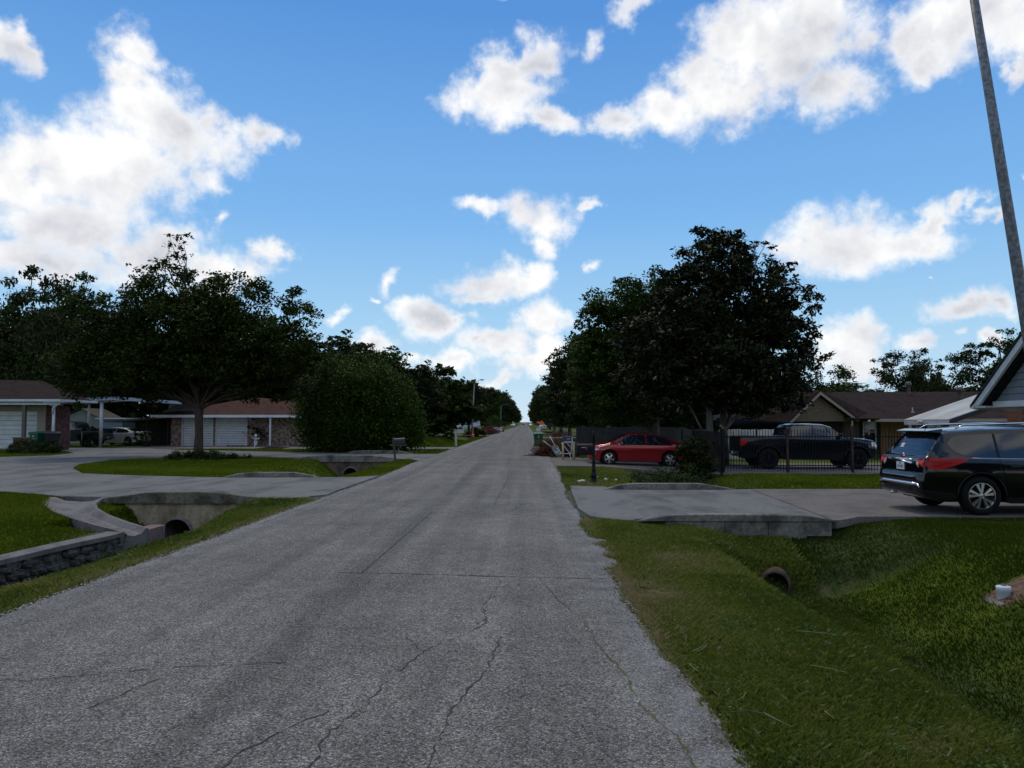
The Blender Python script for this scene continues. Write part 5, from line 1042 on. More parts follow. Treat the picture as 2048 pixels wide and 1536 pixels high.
# ------------------------------------------------------------------ vehicles (x forward, origin on the ground between the wheels)
def paint(name, c, metal=.3): return mat(name, c, .28, metal, .5, 1.0)
class Body:
    def __init__(s, top, bot, plan, belt, tumble, wheels, wr, arch, step=.035, gmax=.5, low=.30):
        s.top = np.array(top, float); s.bot = np.array(bot, float); s.plan = np.array(plan, float); s.belt = np.array(belt, float)
        s.tumble = tumble; s.wheels = wheels; s.wr = wr; s.arch = arch; s.gmax = gmax; s.low = low
        xs_ = []
        P_ = s.top
        for a, b in zip(P_[:-1], P_[1:]):
            L_ = math.hypot(b[0] - a[0], b[1] - a[1]); n = max(1, int(L_ / step))
            xs_ += [a[0] + (b[0] - a[0]) * i / n for i in range(n)]
        xs_.append(P_[-1][0])
        for w in wheels: xs_ += [w + arch * math.cos(t) for t in np.linspace(0, math.pi, 24)]
        xs_ = sorted(set(round(x, 4) for x in xs_ if P_[0][0] <= x <= P_[-1][0])); s.xs = [xs_[0]]
        for x in xs_[1:]:
            if x - s.xs[-1] > .0012: s.xs.append(x)
    def T(s, x): return float(np.interp(x, s.top[:, 0], s.top[:, 1]))
    def Pw(s, x): return float(np.interp(x, s.plan[:, 0], s.plan[:, 1]))
    def B(s, x):
        b = float(np.interp(x, s.bot[:, 0], s.bot[:, 1]))
        for w in s.wheels:
            d = abs(x - w)
            if d < s.arch: b = max(b, s.wr + math.sqrt(max(0, s.arch ** 2 - d * d)) - .01)
        return b
    def section(s, x):
        zt = s.T(x); zb = min(s.B(x), zt - .03); zl = min(float(np.interp(x, s.belt[:, 0], s.belt[:, 1])), zt - .02); p = s.Pw(x)
        zl = max(zl, zb + .01); g = zt - zl; h = zl - zb
        ze = zt - min(.11, .45 * g); we = p * .965 - s.tumble * min(1.0, g / s.gmax) - .012
        z0 = s.low
        pts = [(0, zb), (p * .5, zb), (p * .90, zb), (p * .955, zb + min(.02, h * .1))]
        for f in (.12, .3, .5, .62, .7, .82, .93): 
            z = zb + .02 + (h - .02) * f; q = (z - z0) / max(.05, zl - z0)
            pts.append((p * float(np.interp(q, [0, .2, .45, .66, .72, .9, 1], [.962, .978, .990, 1.0, .998, .985, .968])), z))
        pts.append((p * .965, zl))
        for f in (.06, .3, .6, .85, 1): pts.append((p * .965 - (p * .965 - we) * f ** 1.08 - (.012 if f > 0 else 0), zl + (ze - zl) * f))
        for a in (18, 38, 56, 72, 84, 90): pts.append((we * math.cos(rad(a)) ** .75 if a < 90 else 0, ze + (zt - ze) * math.sin(rad(a)) ** .9))
        return pts
    def mesh(s, name, m, parent):
        S = [s.section(x) for x in s.xs]; k = len(S[0]); V = []; F = []
        for x, sec in zip(s.xs, S):
            V += [(x, y, z) for y, z in sec] + [(x, -y, z) for y, z in sec[1:-1]]
        K = 2 * k - 2
        ring = list(range(k)) + [k + i for i in range(k - 2)][::-1]
        for i in range(len(S) - 1):
            for j in range(K):
                a, b = ring[j], ring[(j + 1) % K]; F.append((i * K + a, (i + 1) * K + a, (i + 1) * K + b, i * K + b))
        F.append(tuple(ring)); F.append(tuple((len(S) - 1) * K + q for q in ring)[::-1])
        me = raw(name, V, F, m, True); bm = bmesh.new(); bm.from_mesh(me); bmesh.ops.recalc_face_normals(bm, faces=bm.faces)
        for e in bm.edges:
            if len(e.link_faces) == 2 and e.calc_face_angle(0) > rad(38): e.smooth = False
        bm.to_mesh(me); bm.free()
        me.polygons.foreach_set('use_smooth', [True] * len(me.polygons))
        return link(name, me, parent)
    def W(s, x, z):
        sec = s.section(x)[3:]; zs = [q[1] for q in sec]; ys_ = [q[0] for q in sec]
        if z > zs[-1] or z < s.B(x) - .02: return 0.0
        return float(np.interp(z, zs, ys_))
    def topz(s, x, y):
        sec = [q for q in s.section(x)][-7:]; ys_ = [q[0] for q in sec][::-1]; zs = [q[1] for q in sec][::-1]
        return float(np.interp(abs(y), ys_, zs))
    def side(s, name, m, parent, xs_, zl, zh, sd, off=.006, rows=4, step=.04):
        """patch on a flank: xs_ with lower and upper outline"""
        V, F = [], []; X_ = []
        for a, b in zip(xs_[:-1], xs_[1:]):
            n = max(1, int(abs(b - a) / step)); X_ += [a + (b - a) * i / n for i in range(n)]
        X_.append(xs_[-1])
        for x in X_:
            a = float(np.interp(x, xs_, zl)); b = float(np.interp(x, xs_, zh))
            for r_ in range(rows + 1):
                z = a + (b - a) * r_ / rows; V.append((x, sd * (s.W(x, z) + off), z))
        n0 = len(V)
        V += [(x, y - sd * (off + .02), z) for x, y, z in V]
        R1 = rows + 1; nx_ = len(X_)
        for i in range(nx_ - 1):
            for r_ in range(rows): F.append((i * R1 + r_, (i + 1) * R1 + r_, (i + 1) * R1 + r_ + 1, i * R1 + r_ + 1))
        for i in range(nx_ - 1):
            F.append((i * R1, n0 + i * R1, n0 + (i + 1) * R1, (i + 1) * R1)); F.append((i * R1 + rows, (i + 1) * R1 + rows, n0 + (i + 1) * R1 + rows, n0 + i * R1 + rows))
        for r_ in range(rows): F.append((r_, r_ + 1, n0 + r_ + 1, n0 + r_)); e = (nx_ - 1) * R1; F.append((e + r_, n0 + e + r_, n0 + e + r_ + 1, e + r_ + 1))
        me = raw(name, V, F, m, True); bm = bmesh.new(); bm.from_mesh(me); bmesh.ops.recalc_face_normals(bm, faces=bm.faces)
        for e in bm.edges:
            if e.calc_face_angle(0) > rad(40): e.smooth = False
        bm.to_mesh(me); bm.free(); return link(name, me, parent)
    def both(s, name, m, parent, xs_, zl, zh, **k):
        for sd in (1, -1): s.side(name, m, parent, xs_, zl, zh, sd, **k)
    def top_patch(s, name, m, parent, x0, x1, yf, off=.006, n=14):
        V, F = [], []
        for i in range(n + 1):
            x = x0 + (x1 - x0) * i / n; sl = (s.T(x + .02) - s.T(x - .02)) / .04; L_ = math.hypot(1, sl); we = s.section(x)[-7][0]
            for j in range(11):
                y = we * yf * (-1 + 2 * j / 10); V.append((x - sl / L_ * off, y, s.topz(x, y) + off / L_))
        for i in range(n):
            for j in range(10): F.append((i * 11 + j, (i + 1) * 11 + j, (i + 1) * 11 + j + 1, i * 11 + j + 1))
        return link(name, raw(name, V, F, m, True), parent)
    def endx(s, y, z, rear=True):
        X_ = s.xs if rear else s.xs[::-1]; p = None
        for x in X_:
            w = s.W(x, z)
            if w >= abs(y) and w > 0: return x
        return 0
    def end(s, name, m, parent, y0, y1, z0, z1, rear=True, off=.008, ny_=10, nz=4, skew=None, z0b=None, z1b=None):
        V, F = [], []
        for i in range(ny_ + 1):
            t = i / ny_; y = y0 + (y1 - y0) * t
            a = z0 + ((z0b if z0b is not None else z0) - z0) * t; b = z1 + ((z1b if z1b is not None else z1) - z1) * t
            for j in range(nz + 1):
                z = a + (b - a) * j / nz; V.append((s.endx(y, z, rear) + (-off if rear else off), y, z))
        n0 = len(V); V += [(x + (off + .03) * (1 if rear else -1), y, z) for x, y, z in V]; R1 = nz + 1
        for i in range(ny_):
            for j in range(nz): F.append((i * R1 + j, (i + 1) * R1 + j, (i + 1) * R1 + j + 1, i * R1 + j + 1))
            F.append((i * R1, n0 + i * R1, n0 + (i + 1) * R1, (i + 1) * R1)); F.append((i * R1 + nz, (i + 1) * R1 + nz, n0 + (i + 1) * R1 + nz, n0 + i * R1 + nz))
        me = raw(name, V, F, m, True); bm = bmesh.new(); bm.from_mesh(me); bmesh.ops.recalc_face_normals(bm, faces=bm.faces); 
        for e in bm.edges:
            if e.calc_face_angle(0) > rad(40): e.smooth = False
        bm.to_mesh(me); bm.free(); return link(name, me, parent)
WHEELS = {}
def wheel_meshes(r, rim, w, style, col):
    key = (r, rim, w, style, col)
    if key in WHEELS: return WHEELS[key]
    ty = MB().lathe([(rim * .99, -w * .42), (rim + .02, -w / 2), (r - .05, -w * .5), (r - .012, -w * .42), (r, -w * .3), (r, w * .3), (r - .012, w * .42), (r - .05, w * .5), (rim + .02, w / 2), (rim * .99, w * .42)], 40).obj('tyre', M['rubber'], None, True)
    s = MB().lathe([(rim, w * .40), (rim, w * .46), (rim * .955, w * .465), (rim * .94, w * .40), (rim * .93, -w * .3)], 40)
    d = MB().lathe([(rim * .93, -w * .05), (.001, -w * .05)], 24)
    n = 5
    def spoke(a0, a1, r0, r1, w0, w1, z):
        d0 = Vector((math.cos(a0), math.sin(a0), 0)); d1 = Vector((math.cos(a1), math.sin(a1), 0)); q0 = Vector((-d0.y, d0.x, 0)); q1 = Vector((-d1.y, d1.x, 0))
        A = d0 * r0; B_ = d1 * r1
        vs = [A - q0 * w0, A + q0 * w0, B_ + q1 * w1, B_ - q1 * w1]; zt = [z + .012, z + .012, z - .004, z - .004]
        s.add([(*v.xy, zz) for v, zz in zip(vs, zt)] + [(*v.xy, zz - .045) for v, zz in zip(vs, zt)], [(0, 1, 2, 3), (7, 6, 5, 4), (0, 4, 5, 1), (1, 5, 6, 2), (2, 6, 7, 3), (3, 7, 4, 0)])
    for i in range(n):
        a = 2 * math.pi * i / n + math.pi / 2 + (.09 if style == 'twin' else 0)
        if style == 'twin':
            for k in (-1, 1): spoke(a + k * .10, a + k * .235, rim * .20, rim * .96, .014, .030, w * .40)
        elif style == 'single': spoke(a, a, rim * .15, rim * .95, .045, .035, w * .40)
        else:
            for k in (-.12, .12): spoke(a + k, a + k, rim * .2, rim * .95, .018, .018, w * .36)
    s.lathe([(.001, w * .43), (rim * .13, w * .42), (rim * .2, w * .38), (rim * .22, w * .25)], 16)
    rm = s.obj('rim', col, None); dk = d.obj('brake_backing', M['alloy_dark'], None)
    WHEELS[key] = (ty.data, rm.data, dk.data)
    for o in (ty, rm, dk): bpy.data.objects.remove(o)
    return WHEELS[key]
def add_wheels(t, xs_, track, r, rim, w, style, col, spin=0.0):
    ty, rm, dk = wheel_meshes(r, rim, w, style, col)
    for x in xs_:
        for sd in (1, -1):
            h = bpy.data.objects.new('wheel', None); COL.objects.link(h); h.parent = t; h.location = (x, sd * track / 2, r); h.rotation_euler = (rad(-90 * sd), 0, 0)
            h.rotation_euler = (Matrix.Rotation(rad(-90 * sd), 4, 'X') @ Matrix.Rotation(spin * sd, 4, 'Z')).to_euler()
            link('tyre', ty, h); link('rim', rm, h); link('brake_backing', dk, h)
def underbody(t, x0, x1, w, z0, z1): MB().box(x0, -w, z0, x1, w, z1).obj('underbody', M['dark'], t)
def mirror(t, x, y, z, m, s=1):
    for sd in (1, -1): 
        MB().lathe([(.001, -.06), (.07, -.05), (.09, 0), (.075, .05), (.001, .07)], 12, Matrix.Translation((x, sd * (y + .10), z)) @ Matrix.Rotation(rad(90), 4, 'Y') @ Matrix.Diagonal((.85 * s, 1.3 * s, .9 * s, 1))).tube([(x, sd * (y - .03), z - .04), (x, sd * (y + .05), z - .02)], .02, 6).obj('mirror', m, t, True)
def text_part(name, body, size, m, parent, loc, rot, ext=.002):
    cu = bpy.data.curves.new(name, 'FONT'); cu.body = body; cu.size = size; cu.extrude = ext; cu.align_x = 'CENTER'; cu.align_y = 'CENTER'
    o = bpy.data.objects.new(name, cu); COL.objects.link(o); dg = bpy.context.evaluated_depsgraph_get(); me = bpy.data.meshes.new_from_object(o.evaluated_get(dg)); bpy.data.objects.remove(o)
    me.name = name; me.materials.clear(); me.materials.append(m); return link(name, me, parent, loc, rot)

bright = mat('bright_chrome', (.80, .82, .86), .22, 1.0)
# --- black sport utility vehicle, seen from its rear left corner
blk = mat('black_car_paint', (.0025, .0030, .0045), .12, .0, .45, .25)
SUV = Body(top=[(-2.585, .66), (-2.58, .74), (-2.545, .80), (-2.50, .83), (-2.485, 1.02), (-2.46, 1.12), (-2.40, 1.17), (-2.30, 1.33), (-2.19, 1.50), (-2.10, 1.62), (-2.04, 1.665), (-1.9, 1.695), (-1.2, 1.745), (-.3, 1.765), (.35, 1.74), (.72, 1.66), (1.05, 1.45), (1.42, 1.20), (1.55, 1.15), (2.0, 1.08), (2.25, .98), (2.38, .82), (2.42, .62), (2.425, .50)],
           bot=[(-2.585, .50), (-2.52, .38), (-2.3, .30), (-1.9, .27), (0, .23), (1.9, .26), (2.3, .32), (2.425, .45)],
           plan=[(-2.585, .55), (-2.575, .74), (-2.54, .84), (-2.46, .90), (-2.3, .945), (-1.9, .97), (-1.0, .98), (1.2, .98), (1.8, .955), (2.15, .88), (2.33, .76), (2.40, .62), (2.425, .50)],
           belt=[(-2.6, 1.12), (-2.2, 1.13), (-1.2, 1.10), (0, 1.07), (1.4, 1.03), (2.4, .8)], tumble=.17, wheels=(-1.45, 1.45), wr=.382, arch=.445)
suv = thing('parked_suv', 'shiny black sport utility vehicle parked on the right driveway, cut by the frame edge', 'car', (10.17, 15.38, .03), 0)
SUV.mesh('body', blk, suv); underbody(suv, -2.1, 2.1, .72, .24, .55)
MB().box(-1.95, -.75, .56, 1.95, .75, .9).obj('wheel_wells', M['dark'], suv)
SUV.both('window', M['glass_dark'], suv, [-2.00, -1.90, -1.72, -1.5, -1.12], [1.38, 1.24, 1.165, 1.145, 1.14], [1.42, 1.52, 1.575, 1.585, 1.60])
SUV.both('window', M['glass_dark'], suv, [-1.07, -.9, -.06], [1.135, 1.13, 1.115], [1.60, 1.61, 1.625]); SUV.both('window', M['glass_dark'], suv, [0, .55, .85, 1.08], [1.115, 1.10, 1.10, 1.10], [1.62, 1.60, 1.47, 1.14])
SUV.both('window_trim', M['black_plastic'], suv, [-1.115, -1.075], [1.13, 1.13], [1.60, 1.60], off=.004)
SUV.both('chrome_strip', M['chrome'], suv, [-1.6, -1.4, 1.1], [1.122, 1.116, 1.080], [1.132, 1.126, 1.090], off=.008, rows=1)
for x in (-1.09, -.03, 1.12): SUV.both('door_seam', M['dark'], suv, [x - .004, x + .004], [.36, .36], [1.10, 1.10], off=.002, rows=10)
SUV.both('rear_door_seam', M['dark'], suv, [-1.09, -1.0, -.98], [.93, .80, .36], [.945, .815, .38], off=.002, rows=1)
SUV.both('cladding', M['black_plastic'], suv, [-.98, -.9, .9, .98], [.25, .235, .235, .25], [.33, .355, .355, .33], off=.012)
SUV.both('bumper_cladding', M['black_plastic'], suv, [-2.55, -2.3, -2.0, -1.92], [.42, .33, .30, .32], [.50, .47, .43, .41], off=.006)
for sd in (1, -1):
    for w_ in (-1.45, 1.45):
        s = MB(); pt_ = [(w_ + .455 * math.cos(a), .382 + .455 * math.sin(a)) for a in np.linspace(-.05, math.pi + .05, 28)]
        s.tube([(x, sd * (SUV.Pw(x) * .985), z) for x, z in pt_], .018, 6)
        s.obj('wheel_arch_trim', M['black_plastic'], suv, True)
SUV.both('tail_light', M['red_lens'], suv, [-2.47, -2.40, -2.25, -2.0, -1.80, -1.69], [.98, .90, .895, .96, 1.035, 1.085], [1.12, 1.125, 1.12, 1.115, 1.11, 1.10], off=.016)
dred = mat('deep_red_lens', (.12, .002, .002), .2, spec=.4)
SUV.both('lens_line', dred, suv, [-2.44, -2.2, -2.02, -1.86], [1.045, 1.04, 1.055, 1.085], [1.058, 1.052, 1.066, 1.094], off=.021, rows=1)
SUV.both('lens_line', dred, suv, [-2.40, -2.25, -2.15, -2.0], [.965, .97, 1.005, 1.03], [.978, .983, 1.018, 1.040], off=.021, rows=1)
for sg in (1, -1):
    SUV.end('tail_light', M['red_lens'], suv, sg * .60, sg * .86, 1.02, 1.085, off=.016, z0b=.93, z1b=1.125)
    SUV.end('reverse_light', M['clear_lens'], suv, sg * .61, sg * .69, 1.0, 1.06, off=.022, z0b=.93, z1b=.99)
SUV.end('rear_window', M['glass_dark'], suv, -.72, .72, 1.19, 1.585, off=.008, ny_=16, nz=8)
MB().tube([(SUV.endx(y_, 1.07) - .012, y_, 1.07) for y_ in np.linspace(-.40, .40, 9)] + [(SUV.endx(-.43, 1.0) - .012, -.43, 1.0)], .022, 8).obj('chrome_handle', bright, suv, True)
MB().tube([(SUV.endx(y_, .60) - .012, y_, .60) for y_ in np.linspace(-.72, .72, 15)], .032, 8).obj('chrome_bumper_strip', bright, suv, True)
for sg in (1, -1): MB().tube([(SUV.endx(sg * .72, .60) - .012, sg * .72, .60), (SUV.endx(sg * .82, .50) - .012, sg * .82, .50), (SUV.endx(sg * .86, .45) - .01, sg * .86, .45)], [.030, .018, .01], 8).obj('chrome_bumper_strip', bright, suv, True)
SUV.end('bumper_insert', M['black_plastic'], suv, -.74, .74, .43, .53, off=.012, ny_=14); SUV.end('tailgate_seam', M['dark'], suv, -.86, .86, .80, .808, off=.004, ny_=14, nz=1)
xr = SUV.endx(0, .92)
pl_ = box_part('number_plate', M['plate'], suv, xr - .022, -.155, .85, xr - .008, .155, 1.005, bevel=.004)
text_part('plate_lettering', 'LN 462', .075, M['ink'], suv, (xr - .024, 0, .915), (rad(90), 0, rad(-90))); text_part('plate_state', 'TEXAS', .030, M['ink'], suv, (xr - .024, 0, .978), (rad(90), 0, rad(-90)))
em = MB(); ang_ = [2 * math.pi * i / 20 for i in range(21)]; xe = SUV.endx(0, 1.13) - .02
em.tube([(xe - .01 * math.cos(a) * 0, .065 * math.cos(a), 1.135 + .055 * math.sin(a)) for a in ang_], .008, 6, False); em.box(xe - .008, -.085, 1.125, xe + .006, .085, 1.147); em.obj('round_emblem', M['chrome'], suv, True)
xs1 = SUV.endx(.35, 1.40)
SUV.end('window_sticker', M['plate'], suv, .24, .37, 1.31, 1.40, off=.018, ny_=3); SUV.end('window_sticker', mat('red_print', (.45, .02, .02), .4), suv, .24, .37, 1.402, 1.44, off=.018, ny_=3)
MB().add([(-2.27, -.62, 1.655), (-2.27, .62, 1.655), (-2.02, .72, 1.70), (-2.02, -.72, 1.70), (-2.25, -.60, 1.625), (-2.25, .60, 1.625), (-2.06, .72, 1.60), (-2.06, -.72, 1.60)], [(0, 1, 2, 3), (7, 6, 5, 4), (0, 4, 5, 1), (1, 5, 6, 2), (2, 6, 7, 3), (3, 7, 4, 0)]).obj('spoiler', blk, suv, bevel=.018)
for sd in (1, -1):
    MB().tube([(-1.75, sd * .66, 1.705), (-1.6, sd * .66, 1.775), (-.4, sd * .665, 1.815), (.4, sd * .65, 1.79), (.6, sd * .64, 1.735)], .016, 8).obj('roof_rail', M['chrome'], suv, True)
    for x in (-.80, .22):
        SUV.side('door_handle', M['chrome'], suv, [x - .12, x - .09, x + .08, x + .11], [.955, .945, .957, .965], [.975, .985, .978, .972], sd, off=.035)
MB().tube([(-1.95, .0, 1.69), (-2.12, 0, 1.86)], [.008, .003], 6).obj('antenna', M['black_plastic'], suv); MB().tube([(xs1 - .10, -.0, 1.20), (xs1 - .03, .40, 1.22)], .01, 6).obj('rear_wiper', M['black_plastic'], suv)
SUV.top_patch('windscreen', M['glass_dark'], suv, .80, 1.40, .93)
for sg in (1, -1): SUV.side('headlight', M['clear_lens'], suv, [1.85, 2.1, 2.3], [.86, .80, .74], [.92, .93, .88], sg, off=.008)
SUV.end('grille', M['black_plastic'], suv, -.45, .45, .62, .86, rear=False, off=.01)
MB().tube([(-2.3, .45, .36), (-2.5, .45, .33)], .035, 10).obj('exhaust_pipe', M['chrome'], suv, True)
suv.scale = (1, 1, .975)
add_wheels(suv, (-1.45, 1.45), 1.70, .382, .258, .235, 'twin', M['alloy'])
mirror(suv, .95, .93, 1.13, blk)

# --- sedans
def sedan(name, label, loc, rotz, m, top, plan, belt, r, rim, style, wins, tail, cat='car', trim=True, rear_glass=(-1.7, -1.0), ws=(.62, 1.28), wb=1.34, spin=0, xr_light=None, front=True):
    b = Body(top=top, bot=[(top[0][0], .42), (top[0][0] + .1, .30), (-1.8, .22), (0, .19), (1.7, .20), (top[-1][0] - .1, .24), (top[-1][0], .36)], plan=plan, belt=belt, tumble=.20, wheels=(-wb, wb), wr=r, arch=r + .055, gmax=.42)
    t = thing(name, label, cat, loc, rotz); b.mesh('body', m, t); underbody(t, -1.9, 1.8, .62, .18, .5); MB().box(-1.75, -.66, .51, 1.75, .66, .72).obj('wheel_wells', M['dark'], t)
    for w_ in wins: b.both('window', M['glass_dark'], t, *w_)
    b.top_patch('windscreen', M['glass_dark'], t, *ws, .93); b.top_patch('rear_window', M['glass_dark'], t, *rear_glass, .88)
    if trim: b.both('window_trim', M['chrome'], t, [wins[-1][0][0] - .0, wins[0][0][-1]] if wins[-1][0][0] < wins[0][0][-1] else [wins[0][0][0], wins[-1][0][-1]], [float(np.interp(0, belt and [q[0] for q in belt], [q[1] for q in belt])) + .0] * 2, [float(np.interp(0, [q[0] for q in belt], [q[1] for q in belt])) + .034] * 2, off=.014, rows=1)
    for x in (-.82, .18, .98): b.both('door_seam', M['dark'], t, [x - .004, x + .004], [.30, .30], [.90, .90], off=.002, rows=10)
    for x in (-.62, .32): b.both('door_handle', m, t, [x - .1, x - .07, x + .07, x + .1], [.79, .78, .78, .785], [.80, .81, .81, .805], off=.03)
    b.both('sill_line', M['black_plastic'], t, [-.9, .92], [.195, .195], [.225, .225], off=.004, rows=1)
    for tl in tail: b.both('tail_light', M['red_lens'], t, *tl, off=.012)
    for sg in (1, -1): b.end('tail_light', M['red_lens'], t, sg * .58, sg * .74, .74, .92, off=.012)
    b.end('number_plate', M['plate'], t, -.15, .15, .60, .72, off=.012)
    if front:
        b.both('headlight', M['clear_lens'], t, [1.80, 2.0, 2.14], [.70, .64, .60], [.735, .74, .70], off=.010)
        for sg in (1, -1): b.end('headlight', M['clear_lens'], t, sg * .52, sg * .74, .60, .69, rear=False, off=.01)
        b.end('grille', M['black_plastic'], t, -.42, .42, .32, .58, rear=False, off=.01); b.end('chrome_strip', M['chrome'], t, -.40, .40, .44, .465, rear=False, off=.02)
        b.both('marker_light', M['amber'], t, [1.93, 2.03], [.50, .50], [.535, .535], off=.008, rows=1)
    mirror(t, .78, .80, .98, m, .85)
    add_wheels(t, (-wb, wb), 1.55, r, rim, .20, style, M['alloy'], spin); return t, b
RT_ = [(-2.33, .52), (-2.325, .78), (-2.29, .93), (-2.23, 1.02), (-2.15, 1.065), (-1.80, 1.10), (-1.62, 1.13), (-1.2, 1.30), (-.85, 1.40), (-.35, 1.465), (.1, 1.475), (.45, 1.43), (.75, 1.33), (1.1, 1.15), (1.35, 1.01), (1.5, .965), (1.9, .89), (2.1, .80), (2.22, .68), (2.265, .55), (2.27, .42)]
RP = [(-2.33, .50), (-2.31, .68), (-2.22, .80), (-2.0, .865), (-1.3, .895), (.5, .897), (1.4, .885), (1.8, .84), (2.05, .74), (2.2, .58), (2.25, .42), (2.27, .30)]
RB = [(-2.4, .98), (-1.6, .985), (0, .955), (1.3, .925), (2.3, .70)]
red = mat('red_metallic_paint', (.26, .007, .010), .22, .25, .5, .6)
W1 = [([-1.42, -1.30, -.95, -.30], [1.045, 1.005, .995, .985], [1.06, 1.17, 1.31, 1.385]), ([-.24, .2, .5, .75, .98], [.985, .98, .975, .972, .970], [1.39, 1.395, 1.35, 1.22, 1.00])]
tr, rb = sedan('parked_sedan', 'red sedan with silver five-spoke wheels facing left on the driveway', (4.97, 33.75, -.115), rad(180 + 1.0), red, RT_, RP, RB, .325, .215, 'single', W1, [([-2.26, -2.1, -1.98], [.80, .80, .88], [.97, .99, .99])], rear_glass=(-1.72, -.95))
tr.rotation_euler = (0, rad(-1.5), rad(181))
WT = [(-2.40, .50), (-2.39, .80), (-2.36, 1.0), (-2.31, 1.10), (-2.25, 1.13), (-1.95, 1.14), (-1.75, 1.16), (-1.25, 1.33), (-.85, 1.42), (-.35, 1.47), (.1, 1.47), (.45, 1.43), (.8, 1.31), (1.2, 1.10), (1.42, 1.0), (1.9, .93), (2.2, .84), (2.36, .68), (2.40, .5), (2.405, .40)]
WP = [(-2.40, .55), (-2.38, .72), (-2.28, .82), (-2.0, .88), (-1.3, .91), (.5, .912), (1.4, .90), (1.9, .85), (2.2, .74), (2.36, .56), (2.405, .35)]
WB = [(-2.4, 1.04), (-1.6, 1.03), (0, .985), (1.3, .95), (2.4, .75)]
W2 = [([-1.45, -1.35, -.9, -.28], [1.08, 1.04, 1.03, 1.02], [1.10, 1.20, 1.34, 1.39]), ([-.22, .2, .55, .85, 1.1], [1.015, 1.01, 1.0, .99, .985], [1.39, 1.39, 1.33, 1.18, 1.0])]
tw, _b = sedan('parked_sedan', 'pearl white sedan parked under the carport with its tail to the right', (-33.0, 59.6, 0), rad(180 - 12), mat('pearl_paint', (.78, .78, .74), .25, .1, .5, 1.0), WT, WP, WB, .335, .225, 'single', W2, [([-2.38, -2.32, -2.26], [.72, .76, .80], [1.06, 1.09, 1.10])], trim=False, wb=1.44, rear_glass=(-1.85, -1.1))

# --- pickups
def pickup(name, label, loc, rotz, m, rimcol, r=.42, rim=.22, bed_cover=True, group=None, style='twin2', lift=0.0, dark_glass=True):
    top = [(-3.0, .62), (-3.0 + .004, 1.36), (-2.95, 1.385), (-1.12, 1.385), (-1.10, 1.40), (-1.02, 1.72), (-.92, 1.87), (-.7, 1.915), (0, 1.93), (.55, 1.90), (.85, 1.80), (1.2, 1.56), (1.48, 1.37), (1.6, 1.335), (2.3, 1.29), (2.62, 1.23), (2.74, 1.08), (2.78, .80), (2.785, .60)]
    b = Body(top=top, bot=[(-3.0, .60), (-2.9, .50), (-2.4, .46), (0, .40), (2.3, .42), (2.7, .48), (2.785, .56)], plan=[(-3.0, .88), (-2.95, .94), (-2.5, .97), (0, .985), (1.8, .985), (2.3, .96), (2.6, .88), (2.74, .76), (2.785, .62)],
             belt=[(-3.0, 1.33), (-1.1, 1.33), (0, 1.29), (1.5, 1.27), (2.8, 1.0)], tumble=.13, wheels=(-1.86, 1.84), wr=r, arch=r + .10, gmax=.5, low=.5)
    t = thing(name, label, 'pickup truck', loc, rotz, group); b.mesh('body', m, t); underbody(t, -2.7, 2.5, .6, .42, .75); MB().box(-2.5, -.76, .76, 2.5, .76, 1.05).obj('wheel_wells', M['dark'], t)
    b.both('window', M['glass_dark'], t, [-.86, -.8, -.02], [1.36, 1.345, 1.33], [1.76, 1.80, 1.825]); b.both('window', M['glass_dark'], t, [.06, .55, .85, 1.12, 1.30], [1.325, 1.31, 1.30, 1.30, 1.30], [1.825, 1.80, 1.68, 1.47, 1.33])
    b.top_patch('windscreen', M['glass_dark'], t, .90, 1.50, .94); b.top_patch('bed_cover', M['black_plastic'], t, -2.9, -1.18, .93, off=.012)
    for x in (-1.14, .02, 1.25): b.both('door_seam', M['dark'], t, [x - .005, x + .005], [.55, .55], [1.34, 1.34], off=.002, rows=8)
    for x in (-.75, .22): b.both('door_handle', M['black_plastic'], t, [x - .1, x + .1], [1.12, 1.12], [1.15, 1.15], off=.03, rows=1)
    b.both('tail_light', M['red_lens'], t, [-2.99, -2.93, -2.75], [.98, .98, 1.12], [1.27, 1.28, 1.27], off=.012)
    for sg in (1, -1): b.end('tail_light', M['red_lens'], t, sg * .80, sg * .93, .98, 1.27, off=.012, ny_=3)
    b.end('bumper', M['galv'], t, -.85, .85, .60, .74, off=.10); b.end('number_plate', M['plate'], t, -.15, .15, .62, .73, off=.12, ny_=2)
    b.end('grille', M['black_plastic'], t, -.5, .5, .75, 1.12, rear=False, off=.012); b.both('headlight', M['clear_lens'], t, [2.45, 2.6, 2.72], [.97, .95, .93], [1.14, 1.13, 1.10], off=.01); b.both('marker_light', M['amber'], t, [2.56, 2.61], [.97, .97], [1.08, 1.08], off=.016, rows=1)
    for sd in (1, -1):
        for w_ in (-1.86, 1.84):
            s = MB(); s.tube([(x, sd * (b.Pw(x) * .99 + .01), z) for x, z in [(w_ + (r + .12) * math.cos(a), r + (r + .12) * math.sin(a)) for a in np.linspace(.1, math.pi - .1, 22)]], .035, 6)
            s.obj('fender_flare', M['black_plastic'] if m is not M.get('white_car') else m, t, True)
        MB().box(-1.2, sd * .90 - .05, .40, 1.2, sd * .90 + .07, .45).obj('running_board', M['black_plastic'], t)
    mirror(t, 1.12, .95, 1.42, M['black_plastic'], 1.25); add_wheels(t, (-1.86, 1.84), 1.72, r, rim, .27, style, rimcol)
    return t
navy = mat('navy_black_paint', (.002, .003, .007), .15, .0, .4, .2)
pickup('parked_pickup', 'glossy black crew cab pickup parked behind the iron fence, facing right', (12.02, 32.3, -.14), 0, navy, M['alloy_dark'], r=.43)
pickup('parked_pickup', 'dark grey pickup behind the round white carport post, facing left', (-35.8, 57.4, 0), rad(180 - 2), mat('dark_grey_paint', (.045, .05, .06), .3, .3, .5, .8), M['alloy'], r=.40)
